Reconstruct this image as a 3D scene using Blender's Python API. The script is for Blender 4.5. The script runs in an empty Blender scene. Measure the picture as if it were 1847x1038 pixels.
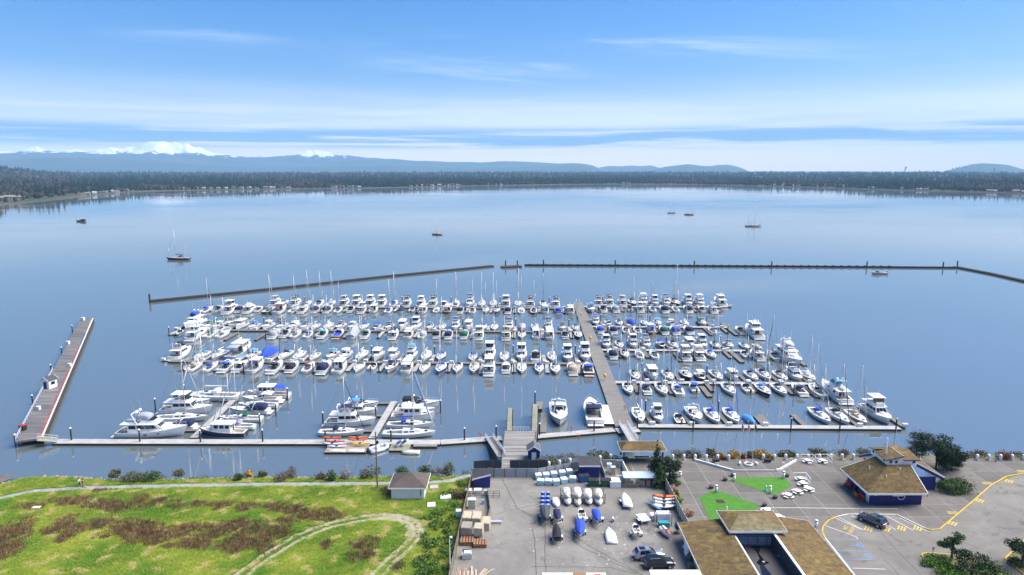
import bpy, math, random
import numpy as np
from mathutils import Vector, Matrix, noise as mnoise

SC = bpy.context.scene
COL = SC.collection
R = math.radians
rnd = random.Random(11)
nrng = np.random.default_rng(7)

# ------------------------------------------------------------------ camera, sky, sun, exposure
CAM_H = 62.0
PITCH = math.atan(212 / 1231.0)
FPX = 1231.0
cam_data = bpy.data.cameras.new('camera')
cam = bpy.data.objects.new('camera', cam_data)
COL.objects.link(cam)
cam.location = (0, 0, CAM_H)
cam.rotation_euler = (math.pi / 2 - PITCH, 0, 0)
cam_data.sensor_width = 36
cam_data.lens = 24
cam_data.clip_start = 1
cam_data.clip_end = 90000
SC.camera = cam

SUN_EL, SUN_AZ = 52.0, 78.0        # azimuth clockwise from the view direction
world = bpy.data.worlds.new('World')
SC.world = world
world.use_nodes = True
wn, wl = world.node_tree.nodes, world.node_tree.links
wn.clear()


def wnode(t, **kw):
    n = wn.new(t)
    for k, v in kw.items():
        setattr(n, k, v)
    return n


def wmath(op, a, b=None, c=None, clamp=False):
    n = wnode('ShaderNodeMath', operation=op, use_clamp=clamp)
    for i, s in enumerate((a, b, c)):
        if s is None:
            continue
        if isinstance(s, (int, float)):
            n.inputs[i].default_value = s
        else:
            wl.new(s, n.inputs[i])
    return n.outputs[0]


def wmix(fac, a, b):
    n = wnode('ShaderNodeMix', data_type='RGBA')
    for s, v in ((n.inputs[0], fac), (n.inputs[6], a), (n.inputs[7], b)):
        if isinstance(v, (int, float)):
            s.default_value = v
        elif isinstance(v, tuple):
            s.default_value = (*v, 1)
        else:
            wl.new(v, s)
    return n.outputs[2]


def wramp(x, lo, hi):
    n = wnode('ShaderNodeMapRange', interpolation_type='SMOOTHSTEP')
    wl.new(x, n.inputs[0])
    n.inputs[1].default_value = lo
    n.inputs[2].default_value = hi
    return n.outputs[0]


def wnoise(vec, scale, detail=6, rough=.55, dist=0.0):
    n = wnode('ShaderNodeTexNoise')
    wl.new(vec, n.inputs['Vector'])
    n.inputs['Scale'].default_value = scale
    n.inputs['Detail'].default_value = detail
    n.inputs['Roughness'].default_value = rough
    n.inputs['Distortion'].default_value = dist
    return n.outputs[0]


def wcomb(x, y, z=0.0):
    n = wnode('ShaderNodeCombineXYZ')
    for s, v in zip(n.inputs, (x, y, z)):
        if isinstance(v, (int, float)):
            s.default_value = v
        else:
            wl.new(v, s)
    return n.outputs[0]


sky = wnode('ShaderNodeTexSky', sky_type='NISHITA')
sky.sun_disc = False
sky.sun_elevation = R(SUN_EL)
sky.sun_rotation = R(SUN_AZ)
sky.altitude = 300
sky.air_density = 1.0
sky.dust_density = 0.9
sky.ozone_density = 3.0
tc = wnode('ShaderNodeTexCoord')
sep = wnode('ShaderNodeSeparateXYZ')
wl.new(tc.outputs['Generated'], sep.inputs[0])
dx, dy, dz = sep.outputs
az = wmath('ARCTAN2', dx, dy)
el = wmath('ARCSINE', dz)
# high thin cirrus, seen in perspective on a flat layer overhead
den = wmath('ADD', wmath('MAXIMUM', dz, 0.0), 0.10)
cu = wmath('DIVIDE', dx, den)
cv = wmath('DIVIDE', dy, den)
cir = wnoise(wcomb(wmath('MULTIPLY', cu, .42), wmath('MULTIPLY', cv, 1.15), 3.7), 1.05, 9, .62, 1.3)
veil = wnoise(wcomb(wmath('MULTIPLY', cu, .3), wmath('MULTIPLY', cv, .45), 9.1), .8, 4, .5, .5)
cir_f = wmath('MULTIPLY', wmath('MULTIPLY', wramp(cir, .48, .74), wramp(veil, .42, .70)), .85)
veil_f = wmath('MULTIPLY', wramp(veil, .48, .85), .16)
# the haze-white sky low down, streaked
stk = wnoise(wcomb(wmath('MULTIPLY', az, 2.2), wmath('MULTIPLY', el, 46.0), 1.3), 1.0, 8, .6, .35)
low_f = wmath('MULTIPLY', wramp(el, .135, .015), wmath('ADD', .55, wmath('MULTIPLY', wramp(stk, .36, .66), .42)))
# a bank of grey-blue stratus ringing the horizon between two and four degrees
bank = wnoise(wcomb(wmath('MULTIPLY', az, 2.6), wmath('MULTIPLY', el, 75.0), 5.2), 1.0, 8, .58, .3)
bank_env = wmath('MULTIPLY', wramp(el, .026, .036), wramp(el, .064, .050))
bank_f = wmath('MULTIPLY', bank_env, wmath('MULTIPLY', wramp(bank, .40, .54), .95))
K = 10.0
c0 = sky.outputs[0]
hs = wnode('ShaderNodeHueSaturation')
hs.inputs['Saturation'].default_value = 1.48
hs.inputs['Value'].default_value = 1.15
wl.new(c0, hs.inputs['Color'])
mulc = wnode('ShaderNodeMix', data_type='RGBA', blend_type='MULTIPLY')
mulc.inputs[0].default_value = 1
mulc.inputs[7].default_value = (1.02, .90, 1.06, 1)
wl.new(hs.outputs[0], mulc.inputs[6])
c0 = mulc.outputs[2]
c1 = wmix(wmath('MAXIMUM', cir_f, veil_f), c0, (.95 * K, 1.0 * K, 1.08 * K))
c2 = wmix(low_f, c1, (1.32 * K, 1.22 * K, 1.22 * K))
c2 = wmix(wmath('MULTIPLY', wramp(el, .055, .012), .85), c2, (1.75 * K, 1.38 * K, 1.25 * K))
c3 = wmix(bank_f, c2, (.20 * K, .38 * K, .66 * K))
bg = wnode('ShaderNodeBackground')
bg.inputs['Strength'].default_value = 0.060
wl.new(c3, bg.inputs['Color'])
world.cycles.sampling_method = 'MANUAL'
world.cycles.sample_map_resolution = 512
wo = wnode('ShaderNodeOutputWorld')
wl.new(bg.outputs[0], wo.inputs['Surface'])

sun_data = bpy.data.lights.new('sun', 'SUN')
sun_data.energy = 3.9
sun_data.angle = R(55)
sun_data.color = (1.0, .95, .88)
sun = bpy.data.objects.new('sun', sun_data)
COL.objects.link(sun)
_sd = Vector((math.sin(R(SUN_AZ)) * math.cos(R(SUN_EL)), math.cos(R(SUN_AZ)) * math.cos(R(SUN_EL)), math.sin(R(SUN_EL))))
sun.rotation_euler = _sd.to_track_quat('Z', 'Y').to_euler()

SC.view_settings.view_transform = 'Standard'
SC.view_settings.look = 'None'
SC.view_settings.gamma = 1
SC.view_settings.exposure = 1.2
SC.cycles.use_denoising = True
SC.cycles.max_bounces = 6
SC.cycles.diffuse_bounces = 2
SC.cycles.glossy_bounces = 3
SC.cycles.transmission_bounces = 3
SC.cycles.transparent_max_bounces = 6
SC.cycles.volume_bounces = 0
SC.cycles.caustics_reflective = False
SC.cycles.caustics_refractive = False

# ------------------------------------------------------------------ helpers
_SN, _CS = math.sin(PITCH), math.cos(PITCH)


def ray(px, py):
    u, v = (px - 923.5) / FPX, (py - 519) / FPX
    return u, _CS - v * _SN, -_SN - v * _CS


def at(px, py, z=0.0):
    """the point at height z that the photograph shows at (px, py)"""
    x, y, w = ray(px, py)
    t = (z - CAM_H) / w
    return Vector((x * t, y * t, z))


def X_at(px, Y, z=0.0):
    """world x of the pixel column px at world depth Y and height z"""
    return (px - 923.5) / FPX * (Y * _CS + (CAM_H - z) * _SN)


def tag(o, label=None, cat=None, group=None, kind=None):
    if label: o['label'] = label
    if cat: o['category'] = cat
    if group: o['group'] = group
    if kind: o['kind'] = kind
    return o


def add(name, data, parent=None, loc=None, rz=0.0, scale=None):
    o = bpy.data.objects.new(name, data)
    COL.objects.link(o)
    if parent is not None: o.parent = parent
    if loc is not None: o.location = loc
    if rz: o.rotation_euler = (0, 0, rz)
    if scale is not None: o.scale = scale if hasattr(scale, '__len__') else (scale,) * 3
    return o


def thing(name, label, cat, loc=(0, 0, 0), rz=0.0, group=None, scale=None):
    o = add(name, None, None, loc, rz, scale)
    o.empty_display_size = .5
    return tag(o, label, cat, group)


def copy_tree(o, parent=None):
    c = o.copy()
    COL.objects.link(c)
    c.parent = parent
    for ch in o.children:
        copy_tree(ch, c)
    return c


class MB:
    """collects faces for one mesh"""

    def __init__(s):
        s.v, s.f, s.m = [], [], []

    def face(s, pts, m=0):
        i = len(s.v)
        s.v += [tuple(p) for p in pts]
        s.f.append(tuple(range(i, i + len(pts))))
        s.m.append(m)
        return s

    def box(s, c, d, m=0, top=1.0, rz=0.0, topy=None):
        """box centred at c with full size d; top scales the upper face"""
        x, y, z = c
        a, b, h = d[0] / 2, d[1] / 2, d[2] / 2
        ty = top if topy is None else topy
        P = [(-a, -b, -h), (a, -b, -h), (a, b, -h), (-a, b, -h), (-a * top, -b * ty, h), (a * top, -b * ty, h), (a * top, b * ty, h), (-a * top, b * ty, h)]
        cs, sn = math.cos(rz), math.sin(rz)
        i = len(s.v)
        s.v += [(x + p[0] * cs - p[1] * sn, y + p[0] * sn + p[1] * cs, z + p[2]) for p in P]
        for q in ((0, 3, 2, 1), (4, 5, 6, 7), (0, 1, 5, 4), (1, 2, 6, 5), (2, 3, 7, 6), (3, 0, 4, 7)):
            s.f.append(tuple(i + k for k in q))
            s.m.append(m)
        return s

    def prism(s, pts, z0, z1, m=0, mtop=None, inset=1.0):
        """vertical prism over a polygon (anticlockwise); z0, z1 numbers or lists"""
        n = len(pts)
        Z0 = z0 if hasattr(z0, '__len__') else [z0] * n
        Z1 = z1 if hasattr(z1, '__len__') else [z1] * n
        cx, cy = sum(p[0] for p in pts) / n, sum(p[1] for p in pts) / n
        i = len(s.v)
        s.v += [(p[0], p[1], Z0[k]) for k, p in enumerate(pts)]
        s.v += [(cx + (p[0] - cx) * inset, cy + (p[1] - cy) * inset, Z1[k]) for k, p in enumerate(pts)]
        s.f.append(tuple(i + k for k in reversed(range(n)))); s.m.append(m)
        s.f.append(tuple(i + n + k for k in range(n))); s.m.append(m if mtop is None else mtop)
        for k in range(n):
            k2 = (k + 1) % n
            s.f.append((i + k, i + k2, i + n + k2, i + n + k)); s.m.append(m)
        return s

    def tube(s, p0, p1, r0, r1=None, n=6, m=0, caps=True):
        r1 = r0 if r1 is None else r1
        p0, p1 = Vector(p0), Vector(p1)
        d = (p1 - p0)
        if d.length < 1e-6: return s
        d.normalize()
        a = d.orthogonal().normalized()
        b = d.cross(a)
        i = len(s.v)
        for p, r in ((p0, r0), (p1, r1)):
            for k in range(n):
                t = 2 * math.pi * k / n
                q = p + a * (math.cos(t) * r) + b * (math.sin(t) * r)
                s.v.append(tuple(q))
        for k in range(n):
            k2 = (k + 1) % n
            s.f.append((i + k, i + k2, i + n + k2, i + n + k)); s.m.append(m)
        if caps:
            s.f.append(tuple(i + k for k in reversed(range(n)))); s.m.append(m)
            s.f.append(tuple(i + n + k for k in range(n))); s.m.append(m)
        return s

    def path(s, pts, r, n=5, m=0):
        for a, b in zip(pts, pts[1:]):
            s.tube(a, b, r, None, n, m)
        return s

    def loft(s, rings, m=0, closed=True, cap0=True, cap1=True):
        """rings: equal-length lists of points"""
        n = len(rings[0])
        i = len(s.v)
        for r in rings:
            s.v += [tuple(p) for p in r]
        for j in range(len(rings) - 1):
            for k in range(n if closed else n - 1):
                k2 = (k + 1) % n
                s.f.append((i + j * n + k, i + j * n + k2, i + (j + 1) * n + k2, i + (j + 1) * n + k)); s.m.append(m)
        if cap0:
            s.f.append(tuple(i + k for k in reversed(range(n)))); s.m.append(m)
        if cap1:
            s.f.append(tuple(i + (len(rings) - 1) * n + k for k in range(n))); s.m.append(m)
        return s

    def lathe(s, c, prof, n=10, m=0):
        """prof: list of (radius, z) from the bottom up"""
        rings = [[(c[0] + r * math.cos(2 * math.pi * k / n), c[1] + r * math.sin(2 * math.pi * k / n), c[2] + z) for k in range(n)] for r, z in prof]
        return s.loft(rings, m)

    def mesh(s, name, mats, smooth=False):
        me = bpy.data.meshes.new(name)
        me.from_pydata(s.v, [], s.f)
        for x in (mats if isinstance(mats, (list, tuple)) else [mats]):
            me.materials.append(x)
        if any(s.m): me.polygons.foreach_set('material_index', s.m)
        if smooth: me.polygons.foreach_set('use_smooth', [True] * len(s.f))
        me.update()
        return me

    def obj(s, name, mats, parent=None, smooth=False, loc=None, rz=0.0):
        return add(name, s.mesh(name, mats, smooth), parent, loc, rz)


def fast_mesh(name, V, F, mats, cols=None, smooth=False):
    """V (n,3), F (m,k) arrays -> mesh; cols (n,3) colour per vertex in attribute tint"""
    me = bpy.data.meshes.new(name)
    V = np.asarray(V, np.float32); F = np.asarray(F, np.int32)
    m, k = F.shape
    me.vertices.add(len(V)); me.vertices.foreach_set('co', V.ravel())
    me.loops.add(m * k); me.loops.foreach_set('vertex_index', F.ravel())
    me.polygons.add(m)
    me.polygons.foreach_set('loop_start', np.arange(0, m * k, k, dtype=np.int32))
    me.polygons.foreach_set('loop_total', np.full(m, k, np.int32))
    if smooth: me.polygons.foreach_set('use_smooth', np.ones(m, bool))
    for x in (mats if isinstance(mats, (list, tuple)) else [mats]):
        me.materials.append(x)
    if cols is not None:
        a = me.color_attributes.new('tint', 'FLOAT_COLOR', 'POINT')
        c = np.ones((len(V), 4), np.float32); c[:, :3] = cols
        a.data.foreach_set('color', c.ravel())
    me.update(calc_edges=True)
    return me


def scatter(TV, TF, pos, scl, rot, tint=None, jit=0.0):
    """replicate a template at pos (n,3) with scale (n,3) and z-rotation (n)"""
    n, k = len(pos), len(TV)
    V = TV[None] * scl[:, None, :]
    if jit: V = V * (1 + jit * (nrng.random((n, k, 1)) - .5))
    c, s = np.cos(rot)[:, None], np.sin(rot)[:, None]
    W = np.empty_like(V)
    W[..., 0] = V[..., 0] * c - V[..., 1] * s
    W[..., 1] = V[..., 0] * s + V[..., 1] * c
    W[..., 2] = V[..., 2]
    W += pos[:, None, :]
    F = (TF[None] + (np.arange(n) * k)[:, None, None]).reshape(-1, TF.shape[1])
    cols = None if tint is None else np.repeat(tint, k, axis=0)
    return W.reshape(-1, 3), F, cols


# ------------------------------------------------------------------ materials
_M = {}


def mat(name, col, rough=.5, var=0.0, scale=1.0, col2=None, bump=0.0, bscale=None, metal=0.0, coat=0.0, tint=False, spec=.5, detail=4, coords='Object', stretch=None):
    """principled material; col/col2 mixed by noise, bump from finer noise"""
    if name in _M: return _M[name]
    m = bpy.data.materials.new(name)
    m.use_nodes = True
    n, l = m.node_tree.nodes, m.node_tree.links
    b = n['Principled BSDF']
    b.inputs['Roughness'].default_value = rough
    b.inputs['Metallic'].default_value = metal
    b.inputs['Coat Weight'].default_value = coat
    b.inputs['Specular IOR Level'].default_value = spec
    b.inputs['Base Color'].default_value = (*col, 1)
    src = None
    if tint:
        a = n.new('ShaderNodeAttribute'); a.attribute_name = 'tint'
        src = a.outputs['Color']
    vec = None
    if var or col2 or bump:
        if coords == 'World':
            g = n.new('ShaderNodeNewGeometry'); vec = g.outputs['Position']
        else:
            t = n.new('ShaderNodeTexCoord'); vec = t.outputs[coords]
        if stretch:
            mp = n.new('ShaderNodeMapping'); mp.inputs['Scale'].default_value = stretch
            l.new(vec, mp.inputs[0]); vec = mp.outputs[0]
    if var or col2:
        no = n.new('ShaderNodeTexNoise')
        no.inputs['Scale'].default_value = scale; no.inputs['Detail'].default_value = detail; no.inputs['Roughness'].default_value = .62
        l.new(vec, no.inputs['Vector'])
        mr = n.new('ShaderNodeMapRange'); mr.inputs[1].default_value = .32; mr.inputs[2].default_value = .68
        l.new(no.outputs[0], mr.inputs[0])
        mx = n.new('ShaderNodeMix'); mx.data_type = 'RGBA'
        l.new(mr.outputs[0], mx.inputs[0])
        c2 = col2 if col2 else tuple(min(1, c * (1 - var)) for c in col)
        mx.inputs[6].default_value = (*col, 1); mx.inputs[7].default_value = (*c2, 1)
        out = mx.outputs[2]
        if src is not None:
            mm = n.new('ShaderNodeMix'); mm.data_type = 'RGBA'; mm.blend_type = 'MULTIPLY'; mm.inputs[0].default_value = 1
            l.new(out, mm.inputs[6]); l.new(src, mm.inputs[7]); out = mm.outputs[2]
        l.new(out, b.inputs['Base Color'])
    elif src is not None:
        l.new(src, b.inputs['Base Color'])
    if bump:
        no = n.new('ShaderNodeTexNoise'); no.inputs['Scale'].default_value = bscale or scale * 4; no.inputs['Detail'].default_value = 5
        l.new(vec, no.inputs['Vector'])
        bp = n.new('ShaderNodeBump'); bp.inputs['Strength'].default_value = bump; bp.inputs['Distance'].default_value = .05
        l.new(no.outputs[0], bp.inputs['Height']); l.new(bp.outputs[0], b.inputs['Normal'])
    _M[name] = m
    return m
# ------------------------------------------------------------------ water
def water_material():
    m = bpy.data.materials.new('bay_water'); m.use_nodes = True
    n, l = m.node_tree.nodes, m.node_tree.links
    b = n['Principled BSDF']
    g = n.new('ShaderNodeNewGeometry')
    # broad patches of calm and rippled water
    mp = n.new('ShaderNodeMapping'); mp.inputs['Scale'].default_value = (.004, .011, 1); l.new(g.outputs['Position'], mp.inputs[0])
    big = n.new('ShaderNodeTexNoise'); big.inputs['Scale'].default_value = 1; big.inputs['Detail'].default_value = 6; big.inputs['Distortion'].default_value = .8
    l.new(mp.outputs[0], big.inputs['Vector'])
    mr = n.new('ShaderNodeMapRange'); mr.inputs[1].default_value = .42; mr.inputs[2].default_value = .66; l.new(big.outputs[0], mr.inputs[0])
    mp2 = n.new('ShaderNodeMapping'); mp2.inputs['Scale'].default_value = (.22, .55, 1); l.new(g.outputs['Position'], mp2.inputs[0])
    w1 = n.new('ShaderNodeTexNoise'); w1.inputs['Scale'].default_value = 1.0; w1.inputs['Detail'].default_value = 5; l.new(mp2.outputs[0], w1.inputs['Vector'])
    bp = n.new('ShaderNodeBump'); bp.inputs['Distance'].default_value = .12
    st = n.new('ShaderNodeMath'); st.operation = 'MULTIPLY_ADD'; st.inputs[1].default_value = .10; st.inputs[2].default_value = .012
    l.new(mr.outputs[0], st.inputs[0]); l.new(st.outputs[0], bp.inputs['Strength'])
    mp3 = n.new('ShaderNodeMapping'); mp3.inputs['Scale'].default_value = (.03, .30, 1); mp3.inputs['Rotation'].default_value = (0, 0, .12); l.new(g.outputs['Position'], mp3.inputs[0])
    w2 = n.new('ShaderNodeTexNoise'); w2.inputs['Scale'].default_value = 1.0; w2.inputs['Detail'].default_value = 3; l.new(mp3.outputs[0], w2.inputs['Vector'])
    bp2 = n.new('ShaderNodeBump'); bp2.inputs['Distance'].default_value = .5; st2 = n.new('ShaderNodeMath'); st2.operation = 'MULTIPLY'; st2.inputs[1].default_value = .055; l.new(mr.outputs[0], st2.inputs[0]); l.new(st2.outputs[0], bp2.inputs['Strength'])
    l.new(w2.outputs[0], bp2.inputs['Height']); l.new(bp2.outputs[0], bp.inputs['Normal'])
    l.new(w1.outputs[0], bp.inputs['Height']); l.new(bp.outputs[0], b.inputs['Normal'])
    ro = n.new('ShaderNodeMath'); ro.operation = 'MULTIPLY_ADD'; ro.inputs[1].default_value = .06; ro.inputs[2].default_value = .035
    l.new(mr.outputs[0], ro.inputs[0]); l.new(ro.outputs[0], b.inputs['Roughness'])
    b.inputs['Base Color'].default_value = (.110, .132, .132, 1)
    b.inputs['IOR'].default_value = 3.3
    return m


wm = MB()
wm.face([(-9000, -600, 0), (9000, -600, 0), (9000, 4200, 0), (-9000, 4200, 0)])
tag(wm.obj('water', water_material()), 'calm blue bay water mirroring the pale sky', None, None, 'structure')

# ------------------------------------------------------------------ far shore: land, woods, houses
SHORE = [(-700, 470), (-300, 420), (-120, 392), (0, 371), (60, 366), (105, 361), (150, 356), (195, 351), (250, 346), (330, 344), (400, 343), (520, 341), (640, 340),
         (760, 338), (820, 336), (900, 335), (1000, 333.5), (1100, 332.5), (1200, 333), (1300, 334.5), (1400, 337), (1500, 340), (1600, 343), (1700, 345.5), (1780, 347.5), (1850, 350), (2100, 356), (2600, 372)]
_sx, _sy = zip(*SHORE)


def azim(px):
    return math.atan2((px - 923.5) / FPX, _CS)


def shore_r(px):
    p = at(px, float(np.interp(px, _sx, _sy)), 0)
    return math.hypot(p.x, p.y)


def land_h(px, d, x, y):
    """height of the far land d metres behind its shore"""
    h = 1.2 + 4 * (1 - math.exp(-d / 60)) + 24 * (1 - math.exp(-d / 3200))
    hill = max(0, 1 - abs(px + 240) / 420) ** 1.3
    h += hill * 165 * max(0, min(1, (d - 900) / 2600))
    h += 9 * mnoise.noise(Vector((x * .0011, y * .0011, 0))) * min(1, d / 900)
    return max(h, 1.0)


cols_px = list(np.arange(-700, 2601, 25))
steps = [0, 6, 14, 30, 60, 110, 180, 280, 420, 600, 850, 1200, 1700, 2400, 3300, 4500, 6000, 8000, 10500, 14000, 18000]
V, F = [], []
for i, px in enumerate(cols_px):
    a, r0 = azim(px), shore_r(px) - 12
    for d in steps:
        r = r0 + d + 14 * mnoise.noise(Vector((px * .02, d * .001, 4)))
        x, y = math.sin(a) * r, math.cos(a) * r
        z = -1.5 if d == 0 else land_h(px, d, x, y)
        if d > 10000: z -= (d - 10000) * .0008
        V.append((x, y, z))
ns = len(steps)
for i in range(len(cols_px) - 1):
    for j in range(ns - 1):
        F.append((i * ns + j, (i + 1) * ns + j, (i + 1) * ns + j + 1, i * ns + j + 1))
m_farland = mat('far_land', (.045, .055, .03), .9, col2=(.085, .075, .05), scale=.004, coords='World', spec=.1)
tag(add('far_shore_land', fast_mesh('far_shore_land', V, F, m_farland, smooth=True)), 'low wooded land across the bay', None, None, 'structure')


def cone_template(tiers, n=5):
    V, F = [], []
    for (r, z0, z1) in tiers:
        i = len(V)
        for k in range(n):
            t = 2 * math.pi * (k + .3 * z0) / n
            rr = r * (1.0 if k % 2 else .78)
            V.append((rr * math.cos(t), rr * math.sin(t), z0))
        V.append((0, 0, z1))
        for k in range(n):
            F.append((i + k, i + (k + 1) % n, i + n))
    return np.array(V), np.array(F)


def blob_template(seed, nu=6, nv=3):
    r = random.Random(seed)
    V = [(0, 0, .1)]
    for j in range(1, nv + 1):
        ph = math.pi * j / (nv + 1)
        for k in range(nu):
            t = 2 * math.pi * (k + .5 * (j % 2)) / nu
            q = r.uniform(.75, 1.15)
            V.append((.5 * q * math.sin(ph) * math.cos(t), .5 * q * math.sin(ph) * math.sin(t), .5 - .45 * q * math.cos(ph)))
    V.append((0, 0, 1.0))
    F = []
    for k in range(nu):
        F.append((0, 1 + (k + 1) % nu, 1 + k))
        for j in range(nv - 1):
            a, b = 1 + j * nu + k, 1 + j * nu + (k + 1) % nu
            F.append((a, b, b + nu)); F.append((a, b + nu, a + nu))
        F.append((1 + (nv - 1) * nu + k, 1 + (nv - 1) * nu + (k + 1) % nu, len(V) - 1))
    return np.array(V), np.array(F)


CONE = cone_template([(.5, .06, .5), (.42, .28, .72), (.3, .5, .88), (.19, .68, 1.0)])
BLOBS = [blob_template(s) for s in range(4)]
m_wood = mat('far_woods', (1, 1, 1), .95, col2=(.72, .75, .78), scale=.08, coords='World', tint=True, spec=.05)


def wood(name, label, n, conifer):
    pos, scl, tint = [], [], []
    while len(pos) < n:
        px = rnd.uniform(-60, 1910)
        d = 8 * math.exp(rnd.uniform(0, 1) ** .82 * 6.55) - 4
        a, r = azim(px), shore_r(px) + d
        x, y = math.sin(a) * r, math.cos(a) * r
        cl = mnoise.noise(Vector((x * .0032, y * .0032, 2.0)))
        cl2 = mnoise.noise(Vector((px * .006, d * .0006, 7.0)))
        # open fields on the right-hand shore, houses and lawns near the water
        if 1360 < px < 1600 and 40 < d < 330 and cl2 < .25 and rnd.random() < .9: continue
        if d < 40 and rnd.random() < .72 - .3 * cl: continue
        if px < 190 and d < 120 and rnd.random() < .93: continue
        want_con = cl + .55 * cl2 > (-.16 if px > 520 else -.02)
        if want_con != conifer and rnd.random() < .8: continue
        f = 1 + d / 2600
        h = (rnd.uniform(13, 25) if conifer else rnd.uniform(8, 14)) * (1 + .25 * min(d / 3000, 1.2))
        w = (h * rnd.uniform(.30, .44) if conifer else h * rnd.uniform(.5, .95)) * f
        pos.append((x, y, land_h(px, d, x, y) - .6)); scl.append((w, w, h))
        if conifer:
            q = rnd.uniform(.6, 1.25); tint.append((.013 * q, .024 * q, .017 * q))
        else:
            q = rnd.uniform(.7, 1.3); c = rnd.random()
            tint.append((.050 * q, .036 * q, .027 * q) if c < .80 else ((.05 * q, .056 * q, .03 * q) if c < .97 else (.12 * q, .07 * q, .03 * q)))
    pos, scl, tint = np.array(pos), np.array(scl), np.array(tint)
    rot = nrng.random(n) * 6.28
    if conifer:
        V, F, C = scatter(*CONE, pos, scl, rot, tint, .25)
    else:
        Vs, Fs, Cs, o = [], [], [], 0
        for k in range(4):
            s = slice(k, None, 4)
            v, f, c = scatter(*BLOBS[k], pos[s], scl[s], rot[s], tint[s], .3)
            Vs.append(v); Fs.append(f + o); Cs.append(c); o += len(v)
        V, F, C = np.concatenate(Vs), np.concatenate(Fs), np.concatenate(Cs)
    tag(add(name, fast_mesh(name, V, F, m_wood, C)), label, None, None, 'stuff')


wood('conifer_forest', 'dark evergreen forest covering the land across the bay', 11000, True)
wood('bare_forest', 'brown leafless woods among the evergreens across the bay', 11000, False)

# ------------------------------------------------------------------ mountains
RANGE_SNOW = [(-400, 284), (-200, 280), (0, 277), (28, 275), (50, 277), (72, 272), (85, 269), (96, 266.5), (104, 270), (112, 273), (140, 272.5), (165, 271), (180, 273), (200, 271.5), (212, 272), (226, 268), (240, 270), (255, 267), (268, 267.5),
              (280, 262), (292, 258), (305, 256), (318, 256.5), (330, 260), (336, 258), (342, 259.5), (350, 262), (357, 259.5), (364, 264), (372, 268), (382, 267.5), (392, 273), (400, 277), (420, 281), (440, 283), (466, 285), (480, 283.5), (500, 285.5),
              (520, 283), (535, 281), (548, 277.5), (558, 276.5), (568, 273), (575, 276), (582, 271.5), (592, 275), (603, 275.5), (612, 280), (622, 282), (632, 281), (648, 284), (680, 287), (760, 292), (900, 296), (1000, 303), (2000, 306)]
RANGE_BLUE = [(-400, 292), (-200, 286), (0, 281), (60, 278), (105, 274.5), (150, 274), (210, 277), (260, 276), (310, 277.5), (350, 280), (380, 279), (410, 281), (440, 284.5), (470, 286), (520, 291), (560, 291.5), (600, 289.5), (640, 287), (680, 286), (716, 285),
              (740, 287), (760, 289.5), (790, 290.5), (815, 292), (850, 291.5), (880, 291), (905, 289), (930, 289.5), (960, 290.5), (985, 292), (1005, 293.5), (1030, 292.5), (1048, 293.5), (1065, 297), (1080, 304), (1095, 312), (2000, 314), (2400, 314)]
RANGE_LOW = [(-400, 296), (0, 287), (120, 282), (220, 284), (300, 288), (380, 294), (470, 300), (520, 302), (575, 297), (640, 296), (720, 295), (790, 297), (860, 300), (930, 298), (990, 296), (1040, 294.5), (1062, 298), (1086, 306), (1110, 313), (2400, 315)]
RANGE_MID = [(-400, 316), (1060, 316), (1075, 303), (1092, 299.5), (1110, 300.5), (1130, 299), (1150, 300), (1168, 298.5), (1180, 303), (1200, 308), (1230, 312), (2400, 316)]
HILL_CHUCK = [(-400, 316), (1150, 316), (1172, 306), (1190, 301.5), (1215, 298.5), (1232, 296.5), (1250, 299), (1268, 300.5), (1285, 298), (1302, 297.5), (1318, 301), (1330, 305.5), (1345, 312), (2400, 316)]
HILL_RIGHT = [(-400, 320), (1660, 320), (1682, 309), (1700, 303), (1722, 297.5), (1745, 295), (1768, 296), (1790, 298), (1806, 302), (1818, 306), (1830, 309), (1850, 320), (2400, 320)]


RANGE_BLUE = [(x, y + 2.0) for x, y in RANGE_BLUE]
RANGE_LOW = [(x, y + 3.5) for x, y in RANGE_LOW]
RANGE_SNOW = [(x, y - 1.5) for x, y in RANGE_SNOW]


def mountain(name, label, prof, D, depth, material, px0, px1, step, rough, seed, amp=.05):
    xs, ys = zip(*prof)
    cols = np.arange(px0, px1 + 1, step)
    nr = 15
    V, F = [], []
    for px in cols:
        a = azim(px)
        x, y, z = ray(px, float(np.interp(px, xs, ys)))
        top = CAM_H + z / math.hypot(x, y) * D
        top = max(top, -30)
        for j in range(nr):
            s = j / 10.0                       # 0 foot, 1 ridge, >1 behind it
            if s <= 1:
                r = D - depth * (1 - s); h = top * s ** 1.15
            else:
                r = D + depth * .5 * (s - 1) / .4; h = top * (1 - (s - 1) / .4) ** 1.1
            X, Y = math.sin(a) * r, math.cos(a) * r
            nz = mnoise.fractal(Vector((X * rough, Y * rough, seed)), .9, 2.1, 5)
            w = min(1, s * 1.6) * (1 - .85 * max(0, 1 - abs(s - 1) / .35))
            h += nz * top * amp * w
            V.append((X, Y, h - 20 if j in (0, nr - 1) else h))
    for i in range(len(cols) - 1):
        for j in range(nr - 1):
            F.append((i * nr + j, (i + 1) * nr + j, (i + 1) * nr + j + 1, i * nr + j + 1))
    tag(add(name, fast_mesh(name, V, F, material, smooth=False)), label, None, None, 'structure')


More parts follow.
